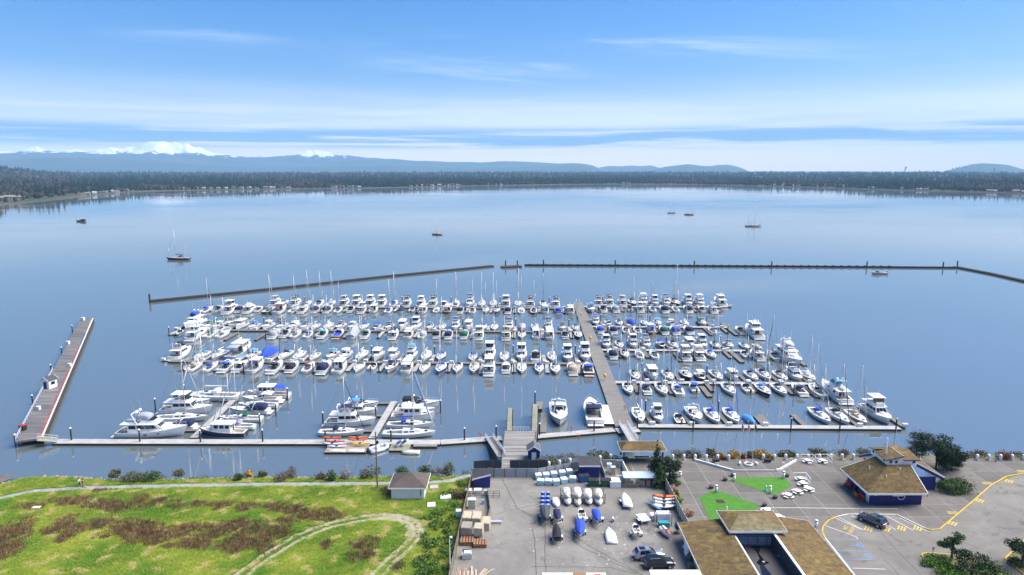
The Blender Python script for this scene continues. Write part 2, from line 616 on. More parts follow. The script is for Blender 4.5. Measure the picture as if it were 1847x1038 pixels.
def snow_material():
    m = bpy.data.materials.new('snow_and_rock'); m.use_nodes = True
    n, l = m.node_tree.nodes, m.node_tree.links
    b = n['Principled BSDF']; b.inputs['Roughness'].default_value = .9
    g = n.new('ShaderNodeNewGeometry')
    sp = n.new('ShaderNodeSeparateXYZ'); l.new(g.outputs['Position'], sp.inputs[0])
    no = n.new('ShaderNodeTexNoise'); no.inputs['Scale'].default_value = .0035; no.inputs['Detail'].default_value = 7; no.inputs['Roughness'].default_value = .68
    mp = n.new('ShaderNodeMapping'); mp.inputs['Scale'].default_value = (1.2, .35, .9); l.new(g.outputs['Position'], mp.inputs[0]); l.new(mp.outputs[0], no.inputs['Vector'])
    ad = n.new('ShaderNodeMath'); ad.operation = 'MULTIPLY_ADD'; ad.inputs[1].default_value = 620; l.new(no.outputs[0], ad.inputs[0]); l.new(sp.outputs[2], ad.inputs[2])
    mr = n.new('ShaderNodeMapRange'); mr.inputs[1].default_value = 690; mr.inputs[2].default_value = 725; l.new(ad.outputs[0], mr.inputs[0])
    mx = n.new('ShaderNodeMix'); mx.data_type = 'RGBA'; l.new(mr.outputs[0], mx.inputs[0])
    mx.inputs[6].default_value = (.028, .042, .065, 1); mx.inputs[7].default_value = (.88, .89, .90, 1)
    l.new(mx.outputs[2], b.inputs['Base Color'])
    return m


m_fir = mat('mountain_forest', (.05, .075, .085), .95, col2=(.085, .105, .11), scale=.0012, coords='World', spec=.1)
mountain('snow_mountain', 'snow capped volcano and jagged snowy peaks on the far horizon', RANGE_SNOW, 17000, 3200, snow_material(), -400, 1000, 3.0, .0022, 1.0, .34)
mountain('foothill_range', 'long blue foothill range in front of the snowy peaks', RANGE_BLUE, 14500, 3600, m_fir, -420, 1100, 9, .0006, 2.0)
mountain('lower_foothills', 'lower blue ridge below the foothill range', RANGE_LOW, 11500, 2200, m_fir, -420, 1110, 9, .0007, 3.0)
mountain('pale_ridge', 'pale distant ridge between the foothills and the twin-topped hill', RANGE_MID, 16500, 2600, m_fir, 1040, 1230, 6, .0006, 4.0)
mountain('twin_topped_hill', 'low blue hill with two rounded tops right of the foothills', HILL_CHUCK, 13000, 2600, m_fir, 1150, 1346, 6, .0006, 5.0)
mountain('dome_hill', 'rounded blue hill above the far shore at the right edge', HILL_RIGHT, 11500, 2200, m_fir, 1660, 1852, 6, .0006, 6.0)

# ------------------------------------------------------------------ haze
hz = MB()
hz.box((0, 8900, 474), (34000, 22600, 957))
m_haze = bpy.data.materials.new('haze_air'); m_haze.use_nodes = True
_n, _l = m_haze.node_tree.nodes, m_haze.node_tree.links
_n.clear()
_pv = _n.new('ShaderNodeVolumePrincipled')
_pv.inputs['Color'].default_value = (.38, .70, 1.0, 1)
_pv.inputs['Density'].default_value = 7.5e-5
_pv.inputs['Anisotropy'].default_value = 0.0
_o = _n.new('ShaderNodeOutputMaterial'); _l.new(_pv.outputs[0], _o.inputs['Volume'])
tag(hz.obj('haze', m_haze), 'thin blue haze in the air over the bay', None, None, 'stuff')
# ------------------------------------------------------------------ boat materials
GEL = dict(rough=.28, coat=.25)
PAINT = {
    'w': mat('gelcoat_white', (.80, .80, .79), var=.10, scale=.8, **GEL),
    'c': mat('gelcoat_cream', (.70, .65, .53), var=.10, scale=.8, **GEL),
    's': mat('gelcoat_silver', (.42, .44, .46), **GEL),
    'b': mat('gelcoat_blue', (.03, .07, .36), **GEL),
    'l': mat('gelcoat_sky', (.20, .42, .66), **GEL),
    'n': mat('gelcoat_navy', (.012, .016, .06), **GEL),
    'k': mat('gelcoat_black', (.012, .012, .014), **GEL),
    'g': mat('gelcoat_green', (.02, .10, .06), **GEL),
    't': mat('varnished_wood', (.25, .105, .04), .4, var=.4, scale=3, coat=.3),
    'p': mat('gelcoat_iceblue', (.62, .70, .78), **GEL),
}
CANVAS = {
    'w': mat('canvas_white', (.72, .72, .70), .85, bump=.3, bscale=6),
    'b': mat('canvas_blue', (.022, .075, .50), .85, var=.25, scale=2, bump=.3, bscale=6),
    'n': mat('canvas_navy', (.012, .016, .07), .85, var=.25, scale=2, bump=.3, bscale=6),
    'k': mat('canvas_black', (.012, .012, .015), .85, bump=.3, bscale=6),
    'g': mat('canvas_green', (.01, .14, .085), .85, var=.25, scale=2, bump=.3, bscale=6),
    'a': mat('canvas_aqua', (.02, .24, .30), .85, bump=.3, bscale=6),
    't': mat('canvas_tan', (.52, .40, .27), .85, var=.2, scale=2, bump=.3, bscale=6),
    'm': mat('canvas_maroon', (.14, .03, .03), .85, bump=.3, bscale=6),
    's': mat('canvas_grey', (.34, .36, .40), .8, var=.2, scale=2, bump=.3, bscale=6),
    'l': mat('canvas_skyblue', (.05, .27, .72), .8, bump=.3, bscale=6),
    'v': mat('canvas_lavender', (.40, .38, .46), .8, var=.2, scale=2, bump=.3, bscale=6),
}
M_DECK = mat('deck_nonskid', (.73, .72, .68), .7, var=.14, scale=2.0)
M_HOUSE = mat('cabin_white', (.80, .80, .785), .32, coat=.2, var=.06, scale=1.0)
M_GLASS = mat('tinted_glass', (.010, .013, .018), .06, spec=.7)
M_ALU = mat('aluminium_spar', (.62, .63, .65), .38, metal=.55)
M_WIRE = mat('rigging_wire', (.20, .21, .22), .5, metal=.4)
M_STEEL = mat('stainless_rail', (.55, .56, .58), .25, metal=.9)
M_TEAK = mat('teak', (.30, .17, .085), .7, var=.35, scale=4)
M_BLACK = mat('black_rubber', (.015, .015, .016), .6)
M_SOLE = mat('cockpit_sole', (.42, .40, .36), .8, var=.2, scale=2)
M_SEAT = mat('vinyl_seat', (.60, .57, .50), .6)
M_SAIL = mat('furled_sail', (.68, .68, .66), .8)
M_RED = mat('red_plastic', (.45, .03, .02), .5)
STRIPE = {'w': PAINT['n'], 'c': PAINT['t'], 's': PAINT['k'], 'b': PAINT['w'], 'l': PAINT['n'], 'n': PAINT['w'], 'k': mat('boot_red', (.28, .03, .025), .5), 'g': PAINT['w'], 't': PAINT['k'], 'p': PAINT['b']}


def lerp(a, b, t):
    return a + (b - a) * t


class Shape:
    """hull lines: half beam and sheer along the length, s = 0 at the transom, 1 at the stem"""

    def __init__(h, L, B, zs, zb, tr=.9, mid=.42, pw=2.6, rake=.09, chine=.86, draft=.5):
        h.L, h.B, h.zs, h.zb, h.tr, h.mid, h.pw, h.rake, h.chine, h.draft = L, B, zs, zb, tr, mid, pw, rake, chine, draft

    def hb(h, s):
        if s < h.mid:
            t = s / h.mid
            return h.B / 2 * (h.tr + (1 - h.tr) * math.sin(t * math.pi / 2))
        t = (s - h.mid) / (1 - h.mid)
        return h.B / 2 * max(.015, (1 - t ** h.pw)) ** .92

    def sheer(h, s):
        return h.zs + (h.zb - h.zs) * s ** 1.9

    def y(h, s):
        return -h.L / 2 + s * h.L

    def s_of(h, y):
        return (y + h.L / 2) / h.L

    def hull(h, ns=14):
        mb = MB(); rings = []
        for i in range(ns + 1):
            s = i / ns
            b, z, y = h.hb(s), h.sheer(s), h.y(s)
            k = h.rake * h.L * s ** 3
            c = lerp(h.chine, .34, max(0, (s - .45) / .55) ** 1.4)
            d = h.draft * (1 - .6 * s ** 3)
            half = [(b, y, z), (b * lerp(.985, .80, s ** 2), y - k * .35, z * .52), (b * c, y - k * .75, .04), (b * c * .62, y - k, -d * .7)]
            ring = half + [(0, y - k, -d)] + [(-p[0], p[1], p[2]) for p in reversed(half)]
            rings.append(ring)
        mb.loft(rings, closed=False, cap0=True, cap1=False)
        return mb

    def stripe(h, ns=14, z0=.06, z1=.20, out=.012):
        mb = MB()
        for sd in (-1, 1):
            rings = []
            for i in range(ns + 1):
                s = i / ns
                b, z, y = h.hb(s), h.sheer(s), h.y(s)
                k = h.rake * h.L * s ** 3
                c = lerp(h.chine, .34, max(0, (s - .45) / .55) ** 1.4)
                m1 = (b * lerp(.985, .80, s ** 2), y - k * .35, z * .52); m0 = (b * c, y - k * .75, .04)
                pt = lambda zz: tuple(lerp(m0[q], m1[q], (zz - m0[2]) / (m1[2] - m0[2])) for q in range(3))
                p0, p1 = pt(z0), pt(z1)
                rings.append([((p0[0] + out) * sd, p0[1], z0), ((p1[0] + out) * sd, p1[1], z1)])
            mb.loft(rings, closed=False, cap0=False, cap1=False)
        return mb

    def deck(h, y0, y1, rec=.5, wfrac=.72, ns=22, drop=.05, camber=.05):
        """deck with a cockpit well between y0 and y1; material 1 is the sole"""
        mb = MB(); rings = []
        ss = sorted(set([i / ns * .985 + .004 for i in range(ns + 1)] + [max(.004, h.s_of(y0)), max(.006, h.s_of(y0) + .002), h.s_of(y1) - .002, h.s_of(y1)]))
        for s in ss:
            b, z, y = h.hb(s) * .975, h.sheer(s) - drop, h.y(s)
            inn = h.s_of(y0) + .001 < s < h.s_of(y1) - .001
            r = rec if inn else -camber * b
            bi = b * wfrac
            rings.append([(b, y, z), (bi, y, z), (bi * .97, y, z - r), (-bi * .97, y, z - r), (-bi, y, z), (-b, y, z)])
        n0 = len(mb.f)
        mb.loft(rings, closed=False, cap0=False, cap1=False)
        j = 0
        for a in range(len(rings) - 1):
            s = (ss[a] + ss[a + 1]) / 2
            for k in range(5):
                if k == 2 and h.s_of(y0) < s < h.s_of(y1): mb.m[n0 + j] = 1
                j += 1
        return mb


class House:
    """a block with sloping faces; y0 aft, y1 forward"""

    def __init__(h, y0, y1, w, z0, z1, fs=0.0, bs=0.0, ws=.1, wf=None):
        wf = w if wf is None else wf
        a, b = w / 2, wf / 2
        h.P = [(-a, y0, z0), (a, y0, z0), (b, y1, z0), (-b, y1, z0),
               (-a + ws, y0 + bs, z1), (a - ws, y0 + bs, z1), (b - ws, y1 - fs, z1), (-b + ws, y1 - fs, z1)]
        h.P = [Vector(p) for p in h.P]
        h.F = {'back': (0, 1, 5, 4), 'right': (1, 2, 6, 5), 'front': (2, 3, 7, 6), 'left': (3, 0, 4, 7), 'top': (4, 5, 6, 7)}

    def mb(h, mb=None):
        mb = mb or MB()
        for q in h.F.values(): mb.face([h.P[k] for k in q])
        mb.face([h.P[k] for k in (3, 2, 1, 0)])
        return mb

    def panel(h, side, u0, u1, v0, v1, out=.015, mb=None):
        """a thin raised pane on a face, in fractions of that face"""
        mb = mb or MB()
        a, b, c, d = [h.P[k] for k in h.F[side]]
        n = (b - a).cross(d - a).normalized() * out
        pt = lambda u, v: (a.lerp(b, u)).lerp(d.lerp(c, u), v)
        q = [pt(u0, v0), pt(u1, v0), pt(u1, v1), pt(u0, v1)]
        i = len(mb.v)
        mb.face([p + n for p in q])
        for k in range(4):
            k2 = (k + 1) % 4
            mb.face([q[k], q[k2], q[k2] + n, q[k] + n])
        return mb


def rail(sh, s0, s1, hgt=.62, n=9, r=.022):
    mb = MB()
    for sd in (-1, 1):
        pts = [(sd * sh.hb(lerp(s0, s1, i / n)) * .95, sh.y(lerp(s0, s1, i / n)), sh.sheer(lerp(s0, s1, i / n)) + hgt) for i in range(n + 1)]
        mb.path(pts, r, 4)
        mb.path([(p[0], p[1], p[2] - hgt * .45) for p in pts], r * .7, 3)
        for p in pts[::2]: mb.tube((p[0], p[1], p[2] - hgt - .03), p, r, None, 4)
    a = sh.hb(s1) * .95
    mb.tube((-a, sh.y(s1), sh.sheer(s1) + hgt), (a, sh.y(s1), sh.sheer(s1) + hgt), r, None, 4)
    return mb


def bow_frame(w, y, z0, z1, lean=.5, r=.05):
    """radar arch"""
    mb = MB()
    mb.path([(-w / 2, y, z0), (-w / 2 * .86, y - lean, z1), (w / 2 * .86, y - lean, z1), (w / 2, y, z0)], r, 6)
    return mb


def canopy_mb(y0, y1, w, z0, z1, fs=.5, bs=.2):
    """rounded canvas enclosure"""
    mb = MB(); rings = []
    for i in range(7):
        t = i / 6
        y = lerp(y0, y1, t)
        k = 1 - .28 * max(0, (t - .55) / .45) ** 1.5 - .12 * max(0, (.25 - t) / .25)
        zz = lerp(z0, z1, k) + (.04 if i % 2 else 0)
        hw = w / 2 * (1 - .06 * t)
        rings.append([(hw, y, z0), (hw * .97, y, lerp(z0, zz, .62)), (hw * .78, y, lerp(z0, zz, .93)), (0, y, zz), (-hw * .78, y, lerp(z0, zz, .93)), (-hw * .97, y, lerp(z0, zz, .62)), (-hw, y, z0)])
    return mb.loft(rings, closed=False, cap0=True, cap1=True)


def bimini(y0, y1, w, z, crown=.22):
    mb = MB(); rings = []
    for i in range(5):
        t = i / 4
        c = crown * (1 - (2 * t - 1) ** 2) * .6
        rings.append([(w / 2 * math.cos(a) if True else 0, lerp(y0, y1, t), z + crown * math.sin(a) * .8 + c) for a in [math.pi * k / 6 for k in range(7)]])
    mb.loft(rings, closed=False, cap0=False, cap1=False)
    for sd in (-1, 1):
        for y in (y0 + .1, y1 - .1):
            mb.tube((sd * w / 2 * .98, y, z + .02), (sd * w / 2 * .98, lerp(y, (y0 + y1) / 2, .6), z - 1.15), .02, None, 4)
    return mb


def windows(hs, spec):
    return [hs.panel(*a) for a in spec]


def P_(lst, name, mb, mk, smooth=False, parent=None):
    lst.append((name, mb.mesh(name, PAINT['w'], smooth), mk, parent))


# each template: list of (part name, mesh, material key, parent part)
def t_sail(var):
    L, B = 10.0, 3.15
    h = Shape(L, B, .92, 1.22, tr=.62 if var != 1 else .8, mid=.42, pw=2.05, rake=.10, chine=.80)
    p = []
    P_(p, 'hull', h.hull(), 'hull', True)
    P_(p, 'boot_stripe', h.stripe(), 'stripe')
    d = h.deck(-4.3, -1.35, .5, .58)
    p.append(('deck', d.mesh('deck', [PAINT['w'], PAINT['w']]), ('deck', 'sole'), None))
    hs = House(-1.35, 2.5, 1.95, .93, 1.46, .75, .08, .16, 1.15)
    P_(p, 'cabin', hs.mb(), 'house')
    for sd in ('left', 'right'):
        for u0, u1 in (((.12, .34), (.44, .66)) if var != 1 else ((.10, .72),)):
            a, b = (u0, u1) if sd == 'right' else (1 - u1, 1 - u0)
            P_(p, 'window', hs.panel(sd, a, b, .35, .78), 'glass', False, 'cabin')
    P_(p, 'hatch', MB().box((0, 3.1, 1.20), (.55, .55, .09)).box((0, .4, 1.50), (.6, .5, .08)), 'glass')
    mh = 13.0 + var * .8
    my = .75
    P_(p, 'mast', MB().tube((0, my, 1.35), (0, my, mh), .095, .055, 7), 'alu', True)
    sp = MB().tube((-.95, my, mh * .55), (.95, my, mh * .55), .03, None, 4)
    if var == 2: sp.tube((-.7, my, mh * .78), (.7, my, mh * .78), .03, None, 4)
    P_(p, 'spreader', sp, 'alu', False, 'mast')
    P_(p, 'boom', MB().tube((0, my - .1, 2.32), (0, my - 4.0, 2.42), .065, .055, 6), 'alu')
    rg = []
    for i in range(8):
        t = i / 7
        y = my + .02 - 3.9 * t
        a, zz = lerp(.15, .07, t), lerp(.36, .12, t ** .7)
        z = 2.36 + .1 * t
        rg.append([(a * math.cos(q), y, z + zz * (math.sin(q) * .5 + .42)) for q in [2 * math.pi * k / 7 for k in range(7)]])
    P_(p, 'sail_cover', MB().loft(rg), 'canvas', True)
    bw = (0, h.y(.985), 1.2)
    P_(p, 'rigging', MB().tube(bw, (0, my, mh - .2), .022, None, 3).tube((0, -4.8, 1.0), (0, my, mh - .1), .018, None, 3)
       .path([(1.42, my - .3, .95), (.95, my, mh * .55), (.05, my, mh - .3)], .018, 3).path([(-1.42, my - .3, .95), (-.95, my, mh * .55), (-.05, my, mh - .3)], .018, 3), 'wire')
    q0, q1 = Vector(bw) + Vector((0, -.1, .35)), Vector((0, my + .12, mh - .9))
    P_(p, 'furled_jib', MB().tube(q0, q0.lerp(q1, .35), .075, .085, 6).tube(q0.lerp(q1, .35), q1, .085, .03, 6), 'jib', True)
    P_(p, 'lifeline', rail(h, .02, .97, .58, 11), 'steel')
    if var != 2:
        P_(p, 'dodger', canopy_mb(-1.75, -.75, 1.85, 1.40, 2.0), 'canvas', True)
    wz = MB()
    wz.lathe((0, -3.4, .5), [(.09, 0), (.07, .75)], 6)
    for k in range(12):
        a0, a1 = k * math.pi / 6, (k + 1) * math.pi / 6
        wz.tube((.42 * math.cos(a0), -3.42, 1.22 + .42 * math.sin(a0)), (.42 * math.cos(a1), -3.42, 1.22 + .42 * math.sin(a1)), .022, None, 4)
    P_(p, 'steering_wheel', wz, 'steel')
    return p, L, B


def t_express(var):
    L, B = 9.0, 3.1
    h = Shape(L, B, 1.05, 1.55, tr=.92, mid=.40, pw=2.7, rake=.12, chine=.9)
    p = []
    P_(p, 'hull', h.hull(), 'hull', True)
    P_(p, 'boot_stripe', h.stripe(14, .10, .26), 'stripe')
    P_(p, 'rub_rail', h.stripe(14, .98, 1.06, .03) if False else MB().path([(h.hb(i / 12) + .01, h.y(i / 12), h.sheer(i / 12) - .12) for i in range(13)], .04, 4).path([(-h.hb(i / 12) - .01, h.y(i / 12), h.sheer(i / 12) - .12) for i in range(13)], .04, 4), 'stripe')
    d = h.deck(-4.1, .1, .62, .76)
    p.append(('deck', d.mesh('deck', [PAINT['w'], PAINT['w']]), ('deck', 'sole'), None))
    hs = House(.1, 3.1, 2.25, 1.12, 1.62, 1.5, .0, .28, .8)
    P_(p, 'cabin', hs.mb(), 'house')
    P_(p, 'hatch', hs.panel('top', .3, .7, .35, .65, .05), 'glass', False, 'cabin')
    for sd in ('left', 'right'):
        P_(p, 'window', hs.panel(sd, .2, .72, .35, .75), 'glass', False, 'cabin')
    ws = House(-.75, .95, 2.5, 1.42, 2.02, .85, .25, .22, 1.7)
    P_(p, 'windshield', ws.mb(), 'glass')
    P_(p, 'windshield_frame', MB().path([ws.P[4], ws.P[7], ws.P[6], ws.P[5]], .035, 4).path([ws.P[0], ws.P[4]], .03, 4).path([ws.P[1], ws.P[5]], .03, 4).path([ws.P[3], ws.P[7]], .03, 4).path([ws.P[2], ws.P[6]], .03, 4), 'house', False, 'windshield')
    P_(p, 'radar_arch', bow_frame(2.7, -1.0, 1.1, 2.55, .55, .09), 'house')
    P_(p, 'radar_dome', MB().lathe((0, -1.5, 2.6), [(.05, 0), (.28, .05), (.28, .17), (.12, .26)], 10), 'house', True)
    if var == 0:
        P_(p, 'canopy', canopy_mb(-3.9, -.35, 2.5, 1.15, 2.42), 'canvas', True)
    elif var == 1:
        P_(p, 'canopy', bimini(-2.9, -.4, 2.4, 2.25), 'canvas', True)
    else:
        P_(p, 'cockpit_cover', House(-4.0, -.5, 2.5, 1.0, 1.3, .1, .3, .2).mb(), 'canvas')
    P_(p, 'bench_seat', MB().box((0, -3.7, .75), (2.0, .6, .45)), 'seat')
    P_(p, 'helm_seat', MB().box((.65, -.75, .9), (.6, .6, .75)), 'seat')
    P_(p, 'swim_platform', MB().box((0, -L / 2 - .32, .30), (2.6, .72, .09), 0, .96), 'deckonly')
    P_(p, 'bow_rail', rail(h, .45, .975, .55, 9), 'steel')
    return p, L + .6, B


def t_fly(var):
    L, B = 12.0, 4.0
    h = Shape(L, B, 1.25, 1.95, tr=.93, mid=.38, pw=2.7, rake=.11, chine=.9)
    p = []
    P_(p, 'hull', h.hull(), 'hull', True)
    P_(p, 'boot_stripe', h.stripe(14, .10, .28), 'stripe')
    d = h.deck(-5.6, -3.0, .55, .80)
    p.append(('deck', d.mesh('deck', [PAINT['w'], PAINT['w']]), ('deck', 'sole'), None))
    hs = House(-3.0, 2.3, 3.25, 1.25, 2.85, 1.15, .1, .22, 2.7)
    P_(p, 'cabin', hs.mb(), 'house')
    for u0, u1 in ((.04, .33), (.355, .645), (.67, .96)):
        P_(p, 'front_window', hs.panel('front', u0, u1, .36, .90), 'glass', False, 'cabin')
    for sd in ('left', 'right'):
        for u0, u1 in ((.06, .36), (.40, .66), (.70, .93)):
            a, b = (u0, u1) if sd == 'right' else (1 - u1, 1 - u0)
            P_(p, 'side_window', hs.panel(sd, a, b, .44, .84), 'glass', False, 'cabin')
    P_(p, 'cabin_door', hs.panel('back', .34, .66, .04, .88), 'glass', False, 'cabin')
    for u0, u1 in ((.05, .29), (.71, .95)):
        P_(p, 'aft_window', hs.panel('back', u0, u1, .42, .86), 'glass', False, 'cabin')
    fd = House(.9, 4.4, 2.3, 1.55, 2.0, 1.6, 0, .3, .9)
    P_(p, 'trunk_cabin', fd.mb(), 'house')
    P_(p, 'flybridge_deck', MB().box((0, -1.9, 2.90), (3.25, 6.0, .12)), 'house')
    co = MB()
    pts = [(-1.45, -2.9), (-1.5, .2), (-.95, 1.0), (.95, 1.0), (1.5, .2), (1.45, -2.9)]
    for a, b in zip(pts, pts[1:]):
        co.face([(a[0], a[1], 2.95), (b[0], b[1], 2.95), (b[0] * .95, b[1] * .97, 3.62), (a[0] * .95, a[1] * .97, 3.62)])
        co.face([(b[0] * .93, b[1] * .95, 2.97), (a[0] * .93, a[1] * .95, 2.97), (a[0] * .92, a[1] * .94, 3.62), (b[0] * .92, b[1] * .94, 3.62)])
        co.face([(a[0] * .95, a[1] * .97, 3.62), (b[0] * .95, b[1] * .97, 3.62), (b[0] * .92, b[1] * .94, 3.62), (a[0] * .92, a[1] * .94, 3.62)])
    P_(p, 'flybridge_coaming', co, 'house')
    P_(p, 'flybridge_windscreen', House(.1, .95, 2.5, 3.62, 3.95, .35, .6, .2, 1.6).mb(), 'glass')
    P_(p, 'helm_seat', MB().box((.5, -.7, 3.3), (.6, .55, .7)), 'seat')
    P_(p, 'companion_seat', MB().box((-.5, -.7, 3.3), (.6, .55, .7)), 'seat')
    P_(p, 'aft_bench', MB().box((0, -2.5, 3.2), (2.3, .6, .5)), 'seat')
    if var == 0:
        P_(p, 'radar_arch', bow_frame(3.0, -2.6, 2.95, 4.75, .5, .11), 'house')
        P_(p, 'radar_dome', MB().lathe((0, -3.1, 4.82), [(.05, 0), (.3, .05), (.3, .2), (.12, .3)], 10), 'house', True)
        P_(p, 'bimini_top', bimini(-2.4, .4, 2.8, 4.62), 'canvas', True)
    elif var == 1:
        P_(p, 'hardtop', MB().box((0, -1.3, 4.88), (3.0, 3.6, .12), 0, .94), 'house')
        P_(p, 'hardtop_post', MB().path([(-1.35, -2.7, 2.95), (-1.35, -2.7, 4.85)], .05, 5).path([(1.35, -2.7, 2.95), (1.35, -2.7, 4.85)], .05, 5).path([(-1.3, .1, 3.6), (-1.3, -.1, 4.85)], .05, 5).path([(1.3, .1, 3.6), (1.3, -.1, 4.85)], .05, 5), 'house')
        P_(p, 'enclosure', House(-.2, .3, 2.6, 3.9, 4.82, .2, .0, .05, 2.4).mb(), 'glass')
        P_(p, 'radar_dome', MB().lathe((0, -1.6, 4.94), [(.05, 0), (.3, .05), (.3, .2), (.12, .3)], 10), 'house', True)
    else:
        P_(p, 'radar_mast', MB().path([(-.5, -2.7, 2.95), (0, -3.0, 5.2), (.5, -2.7, 2.95)], .07, 5).tube((0, -3.0, 5.2), (0, -3.05, 6.2), .03, None, 4), 'house')
        P_(p, 'flybridge_cover', House(-2.5, .8, 2.6, 3.5, 3.95, .5, .3, .3, 1.8).mb(), 'canvas')
        P_(p, 'dinghy', MB().loft([[(.55 * math.cos(q) * w_, -4.2 + .5 * i_, 3.2 + .28 * math.sin(q)) for q in [2 * math.pi * k / 8 for k in range(8)]] for i_, w_ in enumerate((.75, 1, .9, .3))]), 'deckonly', True)
    P_(p, 'swim_platform', MB().box((0, -L / 2 - .38, .32), (3.5, .85, .10), 0, .96), 'deckonly')
    P_(p, 'bow_rail', rail(h, .42, .975, .66, 10), 'steel')
    P_(p, 'antenna', MB().tube((1.35, -2.7, 3.6), (1.5, -3.2, 6.6), .018, .008, 3).tube((-1.35, -2.7, 3.6), (-1.5, -3.2, 6.2), .018, .008, 3), 'house')
    return p, L + .8, B


def t_pilot(var):
    L, B = 10.0, 3.4
    h = Shape(L, B, 1.1, 1.95, tr=.84, mid=.44, pw=2.5, rake=.07, chine=.86)
    p = []
    P_(p, 'hull', h.hull(), 'hull', True)
    P_(p, 'boot_stripe', h.stripe(14, .08, .24), 'stripe')
    P_(p, 'cap_rail', MB().path([(h.hb(i / 12), h.y(i / 12), h.sheer(i / 12) + .02) for i in range(13)], .05, 4).path([(-h.hb(i / 12), h.y(i / 12), h.sheer(i / 12) + .02) for i in range(13)], .05, 4), 'teak')
    d = h.deck(-4.6, -2.1 if var == 0 else -1.2, .55, .78)
    p.append(('deck', d.mesh('deck', [PAINT['w'], PAINT['w']]), ('deck', 'sole'), None))
    y0 = -2.1 if var == 0 else -1.2
    hs = House(y0, 1.9, 2.55, 1.15, 3.05, .18 if var == 0 else -.2, .02, .12, 2.25)
    P_(p, 'wheelhouse', hs.mb(), 'house')
    for u0, u1 in ((.06, .33), (.37, .63), (.67, .94)):
        P_(p, 'front_window', hs.panel('front', u0, u1, .50, .88), 'glass', False, 'wheelhouse')
    for sd in ('left', 'right'):
        for u0, u1 in ((.07, .28), (.36, .60), (.68, .92)):
            a, b = (u0, u1) if sd == 'right' else (1 - u1, 1 - u0)
            P_(p, 'side_window', hs.panel(sd, a, b, .50, .86), 'glass', False, 'wheelhouse')
    P_(p, 'cabin_door', hs.panel('back', .52, .88, .04, .9), 'glass', False, 'wheelhouse')
    P_(p, 'aft_window', hs.panel('back', .12, .42, .5, .86), 'glass', False, 'wheelhouse')
    P_(p, 'roof', MB().box((0, (y0 + 1.9) / 2 - .1, 3.10), (2.75, 1.9 - y0 + .7, .10), 0, .96), 'house')
    fd = House(1.9, 3.9, 1.8, 1.55, 2.05, .5, 0, .2, .9)
    P_(p, 'trunk_cabin', fd.mb(), 'house')
    P_(p, 'porthole', fd.panel('left', .25, .55, .35, .75).v and fd.panel('right', .25, .7, .4, .75), 'glass', False, 'trunk_cabin')
    P_(p, 'signal_mast', MB().tube((0, -.2, 3.15), (0, -.35, 5.6), .05, .03, 5).tube((-.6, -.3, 4.6), (.6, -.3, 4.6), .025, None, 4), 'house')
    P_(p, 'radar_dome', MB().lathe((0, .25, 3.72), [(.05, -.55), (.05, 0), (.28, .04), (.28, .18), (.1, .26)], 10), 'house', True)
    if var == 1:
        P_(p, 'aft_awning', bimini(-4.2, -1.3, 2.5, 2.75, .16), 'canvas', True)
    P_(p, 'bow_rail', rail(h, .35, .975, .62, 10), 'steel')
    return p, L, B


